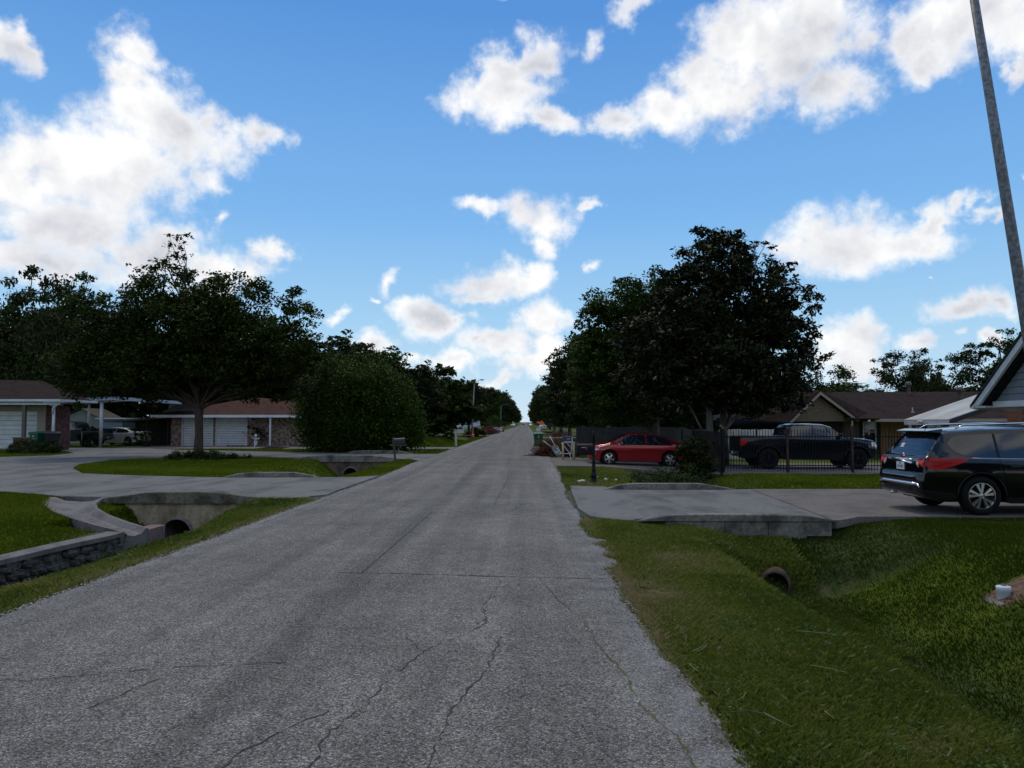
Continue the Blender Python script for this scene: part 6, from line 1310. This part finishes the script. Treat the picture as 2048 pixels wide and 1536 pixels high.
M['white_car'] = mat('white_car_paint', (.55, .58, .60), .3, 0, .5, .8)
pickup('parked_pickup', 'white pickup with an open door on the far left lawn', (-14.2, 180, -.05), rad(180), M['white_car'], M['alloy'], r=.41)
tb = thing('box_trailer', 'white enclosed box trailer parked behind the white pickup, far left', 'trailer', (-14.0, 186, 0))
MB().box(-2.7, -1.1, .55, 2.3, 1.1, 2.5).obj('body', M['white_car'], tb, bevel=.04); add_wheels(tb, (-.4, .4), 1.9, .33, .2, .18, 'single', M['alloy']); MB().tube([(-2.7, 0, .5), (-3.9, 0, .45)], .05, 6).obj('hitch', M['black_iron'], tb)
MB().box(.6, -1.13, .8, 1.5, -1.105, 2.2).obj('door', M['white_trim'], tb)
# far parked cars: a white sedan on the right, specks near the vanishing point
def far_copy(src, name, label, loc, rz, group): 
    c = dup_tree(src); c.name = name; c.location = loc; c.rotation_euler = (0, 0, rz); c['label'] = label; c['group'] = group; return c
G_ = 'cars parked far down the road'
far_copy(tw, 'parked_sedan', 'pale sedan parked on the right verge by the orange sign', (3.9, 186, 0), rad(100), G_)
far_copy(tw, 'parked_sedan', 'pale sedan at the left kerb far down the road', (-5.9, 330, 0), rad(90), G_)
far_copy(tr, 'parked_sedan', 'red sedan near the left kerb just before the road vanishes', (-6.2, 380, 0), rad(90), G_)
far_copy(tw, 'parked_sedan', 'pale sedan at the right kerb just before the road vanishes', (2.4, 420, 0), rad(270), G_)
far_copy(tr, 'parked_sedan', 'tiny red car on the road at the vanishing point', (-2.6, 620, .03), rad(90), G_)

# ------------------------------------------------------------------ street furniture and small things
def leaf_pile(name, label, cat, loc, lobes, n, size, m, seed, aspect=.08, kind=None):
    t = thing(name, label, cat, loc)
    V, Q_, r_, T = leaves([l_[:3] for l_ in lobes], [l_[3:] for l_ in lobes], n, size, seed, sub=.3, shell=.3, aspect=aspect, flat=.7); V[:, 2] = np.maximum(V[:, 2], .01)
    link('heap', fast_mesh('heap', V, Q_, m, r_), t); return t
brush = leafmat('dry_brush', [(0, (.035, .012, .007)), (.5, (.10, .032, .016)), (.9, (.17, .065, .035)), (1, (.30, .20, .12))], .8, .15, 0)
bp_ = leaf_pile('brush_pile', 'heap of reddish brown dry branches at the right road edge beside the green bin', 'debris pile', (1.7, 40.6, 0), [(0, 0, .25, 1.2, 1.3, .62), (-.35, -.5, .1, 1.0, .8, .35), (.7, .3, .3, .8, .9, .5), (-1.3, -.3, .0, .6, .25, .08)], 9000, .32, brush, 61)
MB().tube([(-1.9, -.7, .04), (-1.1, -.5, .12), (0, 0, .2)], .02, 5).tube([(-1.7, -.3, .04), (-.9, -.35, .08)], .018, 5).tube([(.2, -.9, .05), (.3, -.8, .5)], .02, 5).obj('branches', M['brown_wood'], bp_)
leaf_pile('brush_pile', 'long low heap of brown cut branches on the left verge past the lamp pole', 'debris pile', (-7.0, 112, 0), [(0, 0, .3, 2.0, 3.0, .55), (1.0, 10, .35, 1.6, 4.0, .6), (-1.2, -6, .15, 1.2, 2.5, .4)], 5000, .5, brush, 62)
leaf_pile('brush_pile', 'low brown heap of dry leaves behind the green bin, right verge', 'debris pile', (4.0, 96, 0), [(0, 0, .2, 2.2, 1.5, .6)], 2500, .4, brush, 63)
jt = thing('rubbish_heap', 'mixed heap of pale boards, bags and orange scraps at the left kerb far away', 'debris pile', (-5.9, 147, 0)); R = random.Random(9)
for i in range(26):
    c = R.choice([M['white_trim'], M['beige_trim'], M['brown_wood'], M['cream'], M['black_plastic'], None]) or mat('orange_scrap', (.45, .12, .04), .7)
    s_ = (R.uniform(.2, .8), R.uniform(.2, .6), R.uniform(.05, .4)); MB().box(-s_[0] / 2, -s_[1] / 2, -s_[2] / 2, s_[0] / 2, s_[1] / 2, s_[2] / 2).obj('scrap', c, jt, bevel=.02, loc=(R.uniform(-.9, 1.5), R.uniform(-2, 2), R.uniform(.1, .9)), rot=(R.uniform(-1, 1), R.uniform(-1, 1), R.uniform(0, 3)))
def bin_(label, loc, rotz, m, group='wheeled bins', crest=False, sx=1.0):
    t = thing('wheeled_bin', label, 'bin', loc, rotz, group)
    MB().add([(-.26, -.30, .06), (.26, -.30, .06), (.26, .26, .06), (-.26, .26, .06), (-.33, -.38, .98), (.33, -.38, .98), (.33, .38, .98), (-.33, .38, .98)], [(0, 3, 2, 1), (4, 5, 6, 7), (0, 1, 5, 4), (1, 2, 6, 5), (2, 3, 7, 6), (3, 0, 4, 7)]).obj('body', m, t, bevel=.03)
    MB().box(-.36, -.41, .92, .36, .40, .985).obj('rim', m, t, bevel=.012)
    MB().add([(-.35, -.42, .99), (.35, -.42, .99), (.35, .42, .99), (-.35, .42, .99), (-.30, -.34, 1.05), (.30, -.34, 1.05), (.30, .38, 1.08), (-.30, .38, 1.08)], [(0, 3, 2, 1), (4, 5, 6, 7), (0, 1, 5, 4), (1, 2, 6, 5), (2, 3, 7, 6), (3, 0, 4, 7)]).obj('lid', m, t, bevel=.012)
    MB().tube([(-.28, .46, .96), (.28, .46, .96)], .018, 8).tube([(-.28, .38, .96), (-.28, .46, .96)], .018, 6).tube([(.28, .38, .96), (.28, .46, .96)], .018, 6).obj('handle', m, t)
    for sd in (1, -1): MB().lathe([(.02, -.03), (.12, -.03), (.12, .03), (.02, .03)], 16, Matrix.Translation((sd * .28, .25, .12)) @ Matrix.Rotation(rad(90), 4, 'Y')).obj('wheel', M['rubber'], t, True)
    if crest: 
        s = MB(); s.lathe([(.001, 0), (.055, 0), (.055, .004), (.001, .004)], 16, Matrix.Translation((0, -.374, .80)) @ Matrix.Rotation(rad(90 - 5), 4, 'X')); s.box(-.05, -.362, .66, .05, -.352, .69); s.obj('round_crest', M['cream'], t)
    return t
dkgreen = mat('green_bin_plastic', (.004, .075, .035), .45); blackbin = mat('black_bin_plastic', (.008, .008, .011), .5)
bin_('green wheeled bin standing on the right road edge beside the brush pile', (.86, 54.6, .02), rad(4), dkgreen, crest=True)
bin_('green wheeled bin between the brick planter and the black bin at the left house', (-29.85, 44.9, .12), rad(-20), dkgreen, crest=True).scale = (1.15, 1.15, 1.1)
bin_('black wheeled bin right of the green one at the left house', (-28.9, 44.7, .10), rad(25), blackbin).scale = (1.15, 1.15, 1.1)
bin_('green wheeled bin on the far left verge behind the brush heap', (-8.8, 163, .0), 0, dkgreen)
def barrel_box(t, m, w, l, h, z, y0, name='box', flag=None):
    """rural mailbox: flat bottom, arched top; long axis x"""
    n = 10; prof = [(-w / 2, 0), (w / 2, 0), (w / 2, h - w / 2)] + [(w / 2 * math.cos(a), h - w / 2 + w / 2 * math.sin(a)) for a in np.linspace(0, math.pi, n)[1:-1]] + [(-w / 2, h - w / 2)]
    vs = [(0, y, q) for y, q in prof]; o = MB().prism(prof, y0, y0 + l, Matrix.Translation((0, 0, z)) @ Matrix(((0, 0, 1, 0), (1, 0, 0, 0), (0, 1, 0, 0), (0, 0, 0, 1)))).obj(name, m, t)
    return o
# brown wooden post mailbox
mb = thing('mailbox', 'weathered dark wooden mailbox on a leaning post before the big round shrub', 'mailbox', (-6.05, 33.8, -.05), rad(6), 'mailboxes along the road')
MB().tube([(.08, 0, -.2), (.02, 0, .5), (-.06, 0, 1.20)], .055, 6).obj('post', M['brown_wood'], mb); box_part('arm', M['brown_wood'], mb, -.18, -.04, .80, .56, .04, .88); MB().tube([(.02, 0, .42), (.32, 0, .80)], .035, 6).obj('brace', M['brown_wood'], mb)
barrel_box(mb, mat('dull_black_tin', (.018, .019, .021), .5), .22, .50, .26, .885, .04).rotation_euler = (0, rad(-3), 0)
# black cast pedestal mailbox
kb = thing('mailbox', 'black ornate pedestal mailbox on the grass in front of the red car', 'mailbox', (2.07, 22.95, -.02), 0, 'mailboxes along the road')
MB().lathe([(.11, 0), (.11, .03), (.085, .05), (.085, .16), (.10, .18), (.10, .22), (.075, .25), (.06, .34), (.072, .38), (.055, .42), (.048, .60), (.058, .64), (.045, .68), (.045, 1.42), (.06, 1.44), (.03, 1.47), (.045, 1.51), (.03, 1.56), (.001, 1.58)], 16).obj('post', M['black_iron'], kb, True)
bx = barrel_box(kb, mat('satin_black_tin', (.005, .006, .010), .5, spec=.2), .24, .52, .30, .0, -.26); bx.location = (-.27, 0, .88)
box_part('bracket', M['black_iron'], kb, -.5, -.03, .84, .03, .03, .875); box_part('flag', M['red_lens'], kb, -.26, -.155, 1.00, -.20, -.125, 1.09); box_part('flag_arm', M['white_trim'], kb, -.38, -.15, 1.06, -.262, -.13, 1.072)
box_part('base_pad', M['cap'], kb, -.16, -.16, -.06, .16, .16, .0)
# grey mailbox carried between two yellow posts
ym = thing('mailbox', 'blue grey mailbox with numbers on white frame between two yellow posts', 'mailbox', (2.0, 36.2, 0), 0, 'mailboxes along the road'); yel = mat('faded_yellow', (.36, .30, .12), .7, c2=(.44, .38, .20), scale=5)
MB().tube([(-.22, 0, -.1), (-.22, 0, .86)], .055, 10).obj('post', yel, ym, True); MB().tube([(.30, 0, -.1), (.30, 0, .88)], .065, 10).obj('post', mat('pale_yellow', (.36, .36, .20), .7), ym, True)
box_part('box', mat('navy_tin', (.025, .045, .08), .4), ym, -.24, .08, .92, .20, .30, 1.13, bevel=.02); box_part('top_board', M['grey_siding'], ym, -.24, .06, 1.135, .30, .32, 1.165)
box_part('frame', M['white_trim'], ym, .21, .07, .88, .26, .30, 1.13); box_part('frame', M['white_trim'], ym, -.18, .06, .84, .26, .12, .90); text_part('house_number', '347', .11, M['white_trim'], ym, (.06, .072, 1.02), (rad(90), 0, 0))
MB().tube([(-.06, .1, .84), (.22, .1, .55)], .02, 6).tube([(.22, .1, .84), (.16, .1, .3)], .02, 6).obj('brace', M['white_trim'], ym); box_part('footing', M['cap'], ym, -.1, -.15, -.05, .5, .2, .03)
# upturned white chair in the brush
wc = thing('broken_chair', 'upturned white chair with grey seat lying on the brush pile', 'chair', (1.42, 38.6, .30), 0); Mc = Matrix.Rotation(rad(38), 4, 'Y')
MB().lathe([(.001, -.015), (.21, -.01), (.23, 0), (.21, .012), (.001, .015)], 20, Mc @ Matrix.Translation((0, 0, .18)) @ Matrix.Rotation(rad(55), 4, 'X')).obj('seat', mat('grey_seat', (.16, .18, .17), .6), wc, True)
for p in ([(-.12, 0, .25), (-.55, 0, .58)], [(.05, 0, .35), (-.2, .1, .80)], [(.15, 0, .2), (.48, -.1, -.15)]): MB().tube(p, .022, 6).obj('leg', M['white'], wc, True)
for k in range(4): MB().tube([(-.05 + k * .07, -.1, .06), (.22 + k * .07, -.15, -.26)], .012, 5).obj('spindle', M['white'], wc, True)
br = thing('broken_board', 'broken white timber frame leaning behind the yellow posts', 'timber', (1.95, 37.0, 0)); MB().tube([(-.2, 0, .8), (.2, .1, .3), (.25, .1, .05)], .025, 5).tube([(-.3, .1, .28), (.3, .1, .26)], .02, 5).obj('bars', M['white'], br)
# cream mailbox on the left, white plaque mailbox, small white one behind the bin
cm = thing('mailbox', 'cream painted wooden mailbox on a square post, left verge', 'mailbox', (-5.4, 56.8, 0), 0, 'mailboxes along the road')
MB().add([(-.07, -.07, -.1), (.08, -.07, -.1), (.08, .07, -.1), (-.07, .07, -.1), (-.12, -.07, 1.3), (.03, -.07, 1.3), (.03, .07, 1.3), (-.12, .07, 1.3)], [(0, 3, 2, 1), (4, 5, 6, 7), (0, 1, 5, 4), (1, 2, 6, 5), (2, 3, 7, 6), (3, 0, 4, 7)]).obj('post', M['cream'], cm)
box_part('box', M['cream'], cm, .05, -.12, 1.02, .58, .12, 1.26, bevel=.01); box_part('roof_board', M['white_trim'], cm, -.14, -.14, 1.262, .62, .14, 1.30)
wp = thing('mailbox', 'white plaque shaped mailbox beyond the left brush heap', 'mailbox', (-5.5, 131, 0), 0, 'mailboxes along the road'); MB().box(-.04, -.04, 0, .04, .04, .3).obj('post', M['white'], wp); MB().prism([(-.3, .45), (0, .25), (.3, .45), (.3, 1.02), (-.3, 1.02)], -.1, .1, XZ(0)).obj('box', M['white'], wp)
text_part('house_number', '59', .3, M['ink'], wp, (0, -.105, .72), (rad(90), 0, 0))
sm = thing('mailbox', 'small white mailbox on a post directly behind the roadside green bin', 'mailbox', (1.2, 75, 0), 0, 'mailboxes along the road'); box_part('post', M['white'], sm, -.05, -.05, 0, .05, .05, .95); box_part('box', M['white'], sm, -.2, -.15, .951, .22, .15, 1.25, bevel=.02); text_part('house_number', '354', .13, M['ink'], sm, (.01, -.153, 1.1), (rad(90), 0, 0))
# signs
sg = thing('stop_sign', 'red octagonal stop sign beside the orange diamond, right of the road', 'sign', (2.75, 175, 0)); MB().tube([(0, 0, 0), (0, 0, 1.5)], .04, 8).obj('post', M['galv'], sg)
MB().lathe([(.001, 0), (.42, 0), (.42, .02), (.001, .02)], 8, Matrix.Translation((0, -.03, 1.9)) @ Matrix.Rotation(rad(90), 4, 'X') @ Matrix.Rotation(rad(22.5), 4, 'Z')).obj('panel', mat('sign_red', (.42, .03, .02), .5), sg); text_part('lettering', 'STOP', .26, M['white'], sg, (0, -.055, 1.9), (rad(90), 0, 0))
og = thing('roadwork_sign', 'orange diamond road sign beside the stop sign, right of the road', 'sign', (3.55, 174, 0)); Md = Matrix.Translation((0, -.03, 1.75)) @ Matrix.Rotation(rad(45), 4, 'Y')
MB().box(-.46, -.01, -.46, .46, .01, .46, Md).obj('panel', mat('sign_orange', (.78, .24, .01), .5), og); MB().tube([(0, 0, 0), (0, 0, 2.1)], .04, 8).tube([(-.4, 0, .02), (.4, 0, .02)], .04, 6).obj('stand', M['galv'], og); MB().box(-.06, -.055, 1.55, .06, -.045, 1.8).prism([(-.16, 1.8), (.16, 1.8), (0, 2.05)], -.055, -.045, XZ(0)).obj('arrow', M['ink'], og)
ys_ = thing('warning_sign', 'pale yellow diamond warning sign far down the left side', 'sign', (-5.4, 300, 0)); MB().box(-.42, -.01, -.42, .42, .01, .42, Matrix.Translation((0, -.03, 1.9)) @ Matrix.Rotation(rad(45), 4, 'Y')).obj('panel', mat('sign_pale_yellow', (.50, .50, .34), .5), ys_); MB().tube([(0, 0, 0), (0, 0, 1.6)], .05, 6).obj('post', M['galv'], ys_); MB().prism([(-.12, 1.75), (.12, 1.75), (0, 2.1)], -.06, -.045, XZ(0)).obj('arrow', M['ink'], ys_)
def cone(label, loc, h=.75, g='orange traffic cones'):
    t = thing('traffic_cone', label, 'traffic cone', loc, 0, g); o_ = M.setdefault('cone', mat('cone_orange', (.62, .10, .03), .55))
    MB().box(-.2, -.2, 0, .2, .2, .03).lathe([(.15, .03), (.03, h), (.001, h)], 16).obj('cone_body', o_, t); MB().lathe([(.118, h * .32), (.088, h * .50)], 16).obj('reflective_band', M['white'], t); return t
cone('large orange cone at the foot of the leaning lamp pole', (-6.85, 94.3, 0), .95).scale = (1.5, 1.5, 1); cone('orange cone on the far left verge beside the white pickup, left of a pair', (-9.9, 168, 0), .95).scale = (1.7, 1.7, 1.1); cone('orange cone on the far left verge nearest the green bin', (-9.2, 168, 0), .85).scale = (1.5, 1.5, 1)
# cleanout cap on the near right slope
pv = thing('cleanout_cap', 'white plastic drain cleanout cap beside a concrete pad on the near right slope', 'drain cap', (6.12, 9.74, float(height(6.12, 9.74)) + .03))
MB().lathe([(.080, -.25), (.080, .04), (.086, .045), (.086, .10), (.080, .108), (.060, .11), (.001, .12)], 24).obj('collar', mat('white_plastic', (.66, .67, .68), .35), pv, True); MB().box(-.022, -.022, .115, .022, .022, .135).obj('square_nut', M['cap'], pv)
cpd = thing('concrete_pad', 'small sunken concrete pad in bare soil beside the white drain cap', 'slab', (6.28, 9.72, float(height(6.28, 9.72)) - .005)); sl_ = MB().box(-.36, -.16, -.08, .10, .22, .012).obj('slab', M['curb'], cpd, bevel=.01); sl_.rotation_euler = (0, -math.atan(float(height(6.4, 9.7) - height(5.9, 9.7)) / .5), 0)
sv, sf = [], []
for i in range(13):
    for j in range(7):
        xx, yy = 5.92 + i * .14, 9.42 + j * .11; sv.append((xx, yy, float(height(xx, yy)) + (.022 if 0 < i < 12 and 0 < j < 6 else -.03)))
for i in range(12):
    for j in range(6): sf.append((i * 7 + j, i * 7 + 7 + j, i * 7 + 8 + j, i * 7 + j + 1))
tag(link('bare_soil', raw('bare_soil', sv, sf, mat('bare_soil', (.085, .045, .025), 1, c2=(.17, .10, .06), scale=14, detail=8, bump=.8), True)), kind='structure')
# pale stones by the black mailbox
R = random.Random(2)
for i, (x, y_) in enumerate([(1.62, 22.8), (1.75, 23.0), (2.6, 24.3), (2.9, 23.8), (3.4, 23.3), (3.7, 22.9), (2.35, 25.2), (3.9, 23.9)]):
    o = link('loose_stone', stones[i % 7].copy(), None, (x, y_, float(height(x, y_)) + .02), (R.uniform(0, 1), 0, R.uniform(0, 3))); o.scale = (R.uniform(.12, .24), R.uniform(.1, .18), .09); o.data.materials[0] = M['cream']
    tag(o, ['pale stone pair left of the black mailbox foot, nearer the road', 'pale stone beside the black mailbox foot, right of its pair', 'pale stone behind the black mailbox on the ditch rim', 'pale stone half way down the ditch slope by the black mailbox', 'pale stone near the curb end, below the ditch weeds', 'pale stone closest to the curb among the ditch weeds', 'pale stone furthest back behind the black mailbox', 'pale stone deepest in the weedy ditch'][i], 'stone', 'pale stones around the black mailbox')

# ------------------------------------------------------------------ grass blades, litter
def inpoly(x, y, poly):
    c = np.zeros(x.shape, bool); n = len(poly)
    for i in range(n):
        x1, y1 = poly[i]; x2, y2 = poly[(i + 1) % n]
        if y1 == y2: continue
        c ^= ((y1 > y) != (y2 > y)) & (x < (x2 - x1) * (y - y1) / (y2 - y1) + x1)
    return c
GM = leafmat('grass_lawn', [(0, (.042, .075, .003)), (.5, (.094, .130, .004)), (.93, (.150, .175, .010)), (1, (.24, .19, .08))], .8, .06, .22)
GD = leafmat('grass_lush', [(0, (.022, .040, .002)), (.5, (.040, .066, .003)), (.93, (.066, .092, .006)), (1, (.16, .12, .05))], .8, .06, .2)
GR_ = leafmat('grass_rough', [(0, (.042, .060, .009)), (.35, (.098, .128, .016)), (.65, (.168, .194, .028)), (.88, (.25, .225, .065)), (1, (.34, .26, .13))], .8, .08, .2)
def grass(x0, x1, y0, y1, n, h, w, m, seed, cond=None, lean=.5, name='grass', bias=0, jr=None, cl=.0):
    rs = np.random.RandomState(seed); x = rs.uniform(x0, x1, n); u = rs.rand(n)
    y = y0 * (y1 / y0) ** u if bias else y0 + (y1 - y0) * u            # density thins with distance
    k = np.ones(n, bool)
    el0 = np.interp(y, yr, el_); er0 = np.interp(y, yr, er_)
    k &= ~((x > el0 - .02) & (x < er0 + .02 - .10 * (rs.rand(n) < .25)))
    for P_ in PAVED: k &= ~inpoly(x, y, P_)
    if cond is not None: k &= cond(x, y)
    if cl: k &= (vnoise(x * 3, y * 3, 1.6, seed) + rs.uniform(-.9, .9, n)) > -cl
    x, y = x[k], y[k]; n = len(x); z = height(x, y)
    a = rs.uniform(0, 6.283, n); hh = h * rs.uniform(.45, 1.3, n) * (1 + .5 * vnoise(x, y, 2.2, seed + 1)); le = hh * rs.uniform(.1, lean * 1.6, n)
    dx, dy = np.cos(a), np.sin(a); b = a + rs.uniform(-1.2, 1.2, n); wx_, wy = -np.sin(b) * w * .5, np.cos(b) * w * .5
    P0 = np.stack([x - wx_, y - wy, z - .02], 1); P1 = np.stack([x + wx_, y + wy, z - .02], 1)
    P2 = np.stack([x + dx * le * .35 + wx_ * .7, y + dy * le * .35 + wy * .7, z + hh * .6], 1); P3 = np.stack([x + dx * le, y + dy * le, z + hh * .95], 1)
    V = np.stack([P0, P1, P2, P3], 1).reshape(-1, 3); Q_ = np.arange(n * 4).reshape(n, 4)
    r_ = np.clip(rs.rand(n) * .5 + .27 + .36 * vnoise(x, y, 1.0, seed + 5) + bias * 0, 0, .94); r_ = np.where(rs.rand(n) > .965, 1.0, r_)
    if jr is not None: r_ = np.clip(r_ + jr(x, y), 0, 1)
    o = link(name, fast_mesh(name, V, Q_, m, np.repeat(r_, 4)), None); return tag(o, kind='stuff')
edge_dry = lambda x, y: .5 * np.exp(-np.abs(x - 1.10) / .07) + .9 * np.clip(vnoise(x * 1.9, y * 1.3, 1.5, 77) - .42, 0, .6)
grass(.9, 4.4, 3.2, 9.5, 200000, .05, .0055, GR_, 1, bias=1, jr=edge_dry, cl=.9, lean=.9)
grass(.9, 4.6, 9.0, 13.7, 80000, .065, .010, GR_, 2, jr=edge_dry, cl=1.1, lean=.8)
grass(3.9, 13.5, 4.0, 14.4, 240000, .04, .0095, GD, 3, jr=lambda x, y: .8 * np.clip(vnoise(x * 1.2, y * 1.2, 1.3, 79) - .5, 0, .6), cond=lambda x, y: (x < .92 * y + 1.2) & ~((np.abs(x - 6.75) < .76) & (np.abs(y - 9.75) < .24 + .1 * np.sin(x * 9))), lean=.8)  # darker as lusher grass, with some vignetting put into the colour
grass(-7.9, -4.8, 6.0, 17.5, 75000, .06, .010, GR_, 4, bias=1, cond=lambda x, y: x > WALLX(y) + .02, jr=lambda x, y: .45 * np.exp(-np.abs(x + 5.05) / .12) + .9 * np.clip(vnoise(x * 1.9, y * 1.1, 1.5, 78) - .42, 0, .6), cl=1.1, lean=.9)
grass(-14.5, -8.3, 9.0, 19.5, 90000, .055, .016, GM, 5, cond=lambda x, y: (x < WALLX(y) - .36) | (y > 14.5), lean=.7)
grass(-9.4, -7.9, 14.3, 17.4, 12000, .06, .016, GD, 15, lean=.7)
grass(-20.2, -5.1, 23.5, 38.6, 105000, .055, .032, GM, 6, lean=.6)
grass(1.0, 16.5, 19.6, 29.5, 80000, .055, .029, GM, 7, cond=lambda x, y: (x > 6.2) | (y > 20.1) & (x > 5.4), lean=.6)
grass(1.1, 6.3, 19.9, 31.0, 40000, .065, .020, GR_, 8, lean=.8)
grass(-24, -5.1, 43.0, 58.0, 35000, .07, .05, GM, 9, lean=.6); grass(-34, -22, 37.5, 48, 20000, .06, .05, GM, 10, lean=.6)
grass(-16, -5.3, 58, 100, 45000, .08, .09, GM, 12, lean=.6); grass(1.3, 8, 39, 86, 30000, .08, .07, GR_, 13, lean=.6)
# broad-leaved weeds growing through the verges
rs_ = np.random.RandomState(88); WC, WR = [], []
for i in range(120):
    yy = 3.6 * (14.0 / 3.6) ** rs_.rand(); xx = rs_.uniform(1.25, 3.6); WC.append((xx, yy, float(height(xx, yy)) + .03)); WR.append((rs_.uniform(.05, .16), rs_.uniform(.05, .16), .03))
for i in range(70):
    yy = rs_.uniform(7.5, 16.5); xx = rs_.uniform(-7.4, -5.15); WC.append((xx, yy, float(height(xx, yy)) + .03)); WR.append((rs_.uniform(.06, .2), rs_.uniform(.06, .2), .04))
V, Q_, r_, T = leaves(WC, WR, 15000, .026, 89, sub=.6, shell=.0, aspect=.75, nsub=1500)
tag(link('verge_weeds', fast_mesh('verge_weeds', V, Q_, leafmat('weed_leaves', [(0, (.030, .060, .010)), (.6, (.075, .125, .02)), (1, (.16, .20, .06))], .7, .15, .2), r_)), kind='stuff')
# gravel crumbs and leaf litter along the ragged road edge
def litter(name, n, fx, y0, y1, s0, s1, m, seed, flat=.5):
    rs = np.random.RandomState(seed); y = y0 * (y1 / y0) ** rs.rand(n); x = fx(y, rs); z = np.where((x > ROAD_L) & (x < ROAD_R), .012 + .035 * (1 - (2 * (x - ROAD_L) / 6 - 1) ** 2), height(x, y) + .01)
    s = rs.uniform(s0, s1, n); a = rs.rand(n) * 6.28; base = np.array([[1, 0, 0], [0, 1, 0], [-1, 0, 0], [0, -1, 0], [0, 0, 1], [0, 0, -.3]], float)
    V = np.zeros((n, 6, 3)); ca, sa = np.cos(a), np.sin(a)
    for i, b in enumerate(base):
        st = rs.uniform(.6, 1.3, n); V[:, i, 0] = x + (b[0] * ca - b[1] * sa * .7) * s * st; V[:, i, 1] = y + (b[0] * sa + b[1] * ca * .7) * s * st; V[:, i, 2] = z + b[2] * s * flat + .002
    T_ = np.array([[0, 1, 4], [1, 2, 4], [2, 3, 4], [3, 0, 4]]); F_ = (T_[None] + (np.arange(n) * 6)[:, None, None]).reshape(-1, 3)
    return tag(link(name, fast_mesh(name, V.reshape(-1, 3), F_, m, np.repeat(rs.rand(n), 6))), kind='stuff')
gravel = leafmat('loose_gravel', [(0, (.07, .07, .07)), (.5, (.20, .195, .19)), (1, (.42, .40, .38))], .9, .2, 0); dead = leafmat('dead_leaves', [(0, (.05, .025, .012)), (.5, (.13, .07, .03)), (1, (.28, .19, .10))], .8, .2, 0)
litter('gravel', 5200, lambda y, rs: np.interp(y, yr, er_) + rs.normal(-.05, .12, len(y)), 3.3, 22, .004, .012, gravel, 71)
litter('gravel', 4200, lambda y, rs: np.interp(y, yr, el_) + rs.normal(.05, .12, len(y)), 6.0, 24, .005, .014, gravel, 72)
litter('leaf_litter', 900, lambda y, rs: np.interp(y, yr, er_) + rs.normal(.12, .10, len(y)), 3.3, 20, .008, .02, dead, 73, .25)
litter('leaf_litter', 700, lambda y, rs: np.interp(y, yr, el_) + rs.normal(-.12, .10, len(y)), 6.0, 24, .01, .025, dead, 74, .25)
litter('leaf_litter', 90, lambda y, rs: rs.uniform(-4.8, 1.0, len(y)), 8, 50, .01, .022, dead, 75, .2)
# long dry straws lying on the verge
s = MB(); R = random.Random(7)
for i in range(20):
    if i % 2: x, y_ = R.uniform(1.15, 1.5), R.uniform(3.6, 7)
    else: x, y_ = R.uniform(1.2, 3.2), R.uniform(3.8, 10)
    a = R.uniform(0, 6.28); L_ = R.uniform(.10, .32); pts = []
    for k in range(4):
        xx, yy = x + math.cos(a + .25 * k) * L_ * k / 3, y_ + math.sin(a + .25 * k) * L_ * k / 3; pts.append((xx, yy, float(height(xx, yy)) + .045 + .02 * math.sin(k)))
    s.tube(pts, .0015, 3, False)
tag(s.obj('dry_straw', mat('straw', (.30, .25, .15), .8), None), kind='stuff')
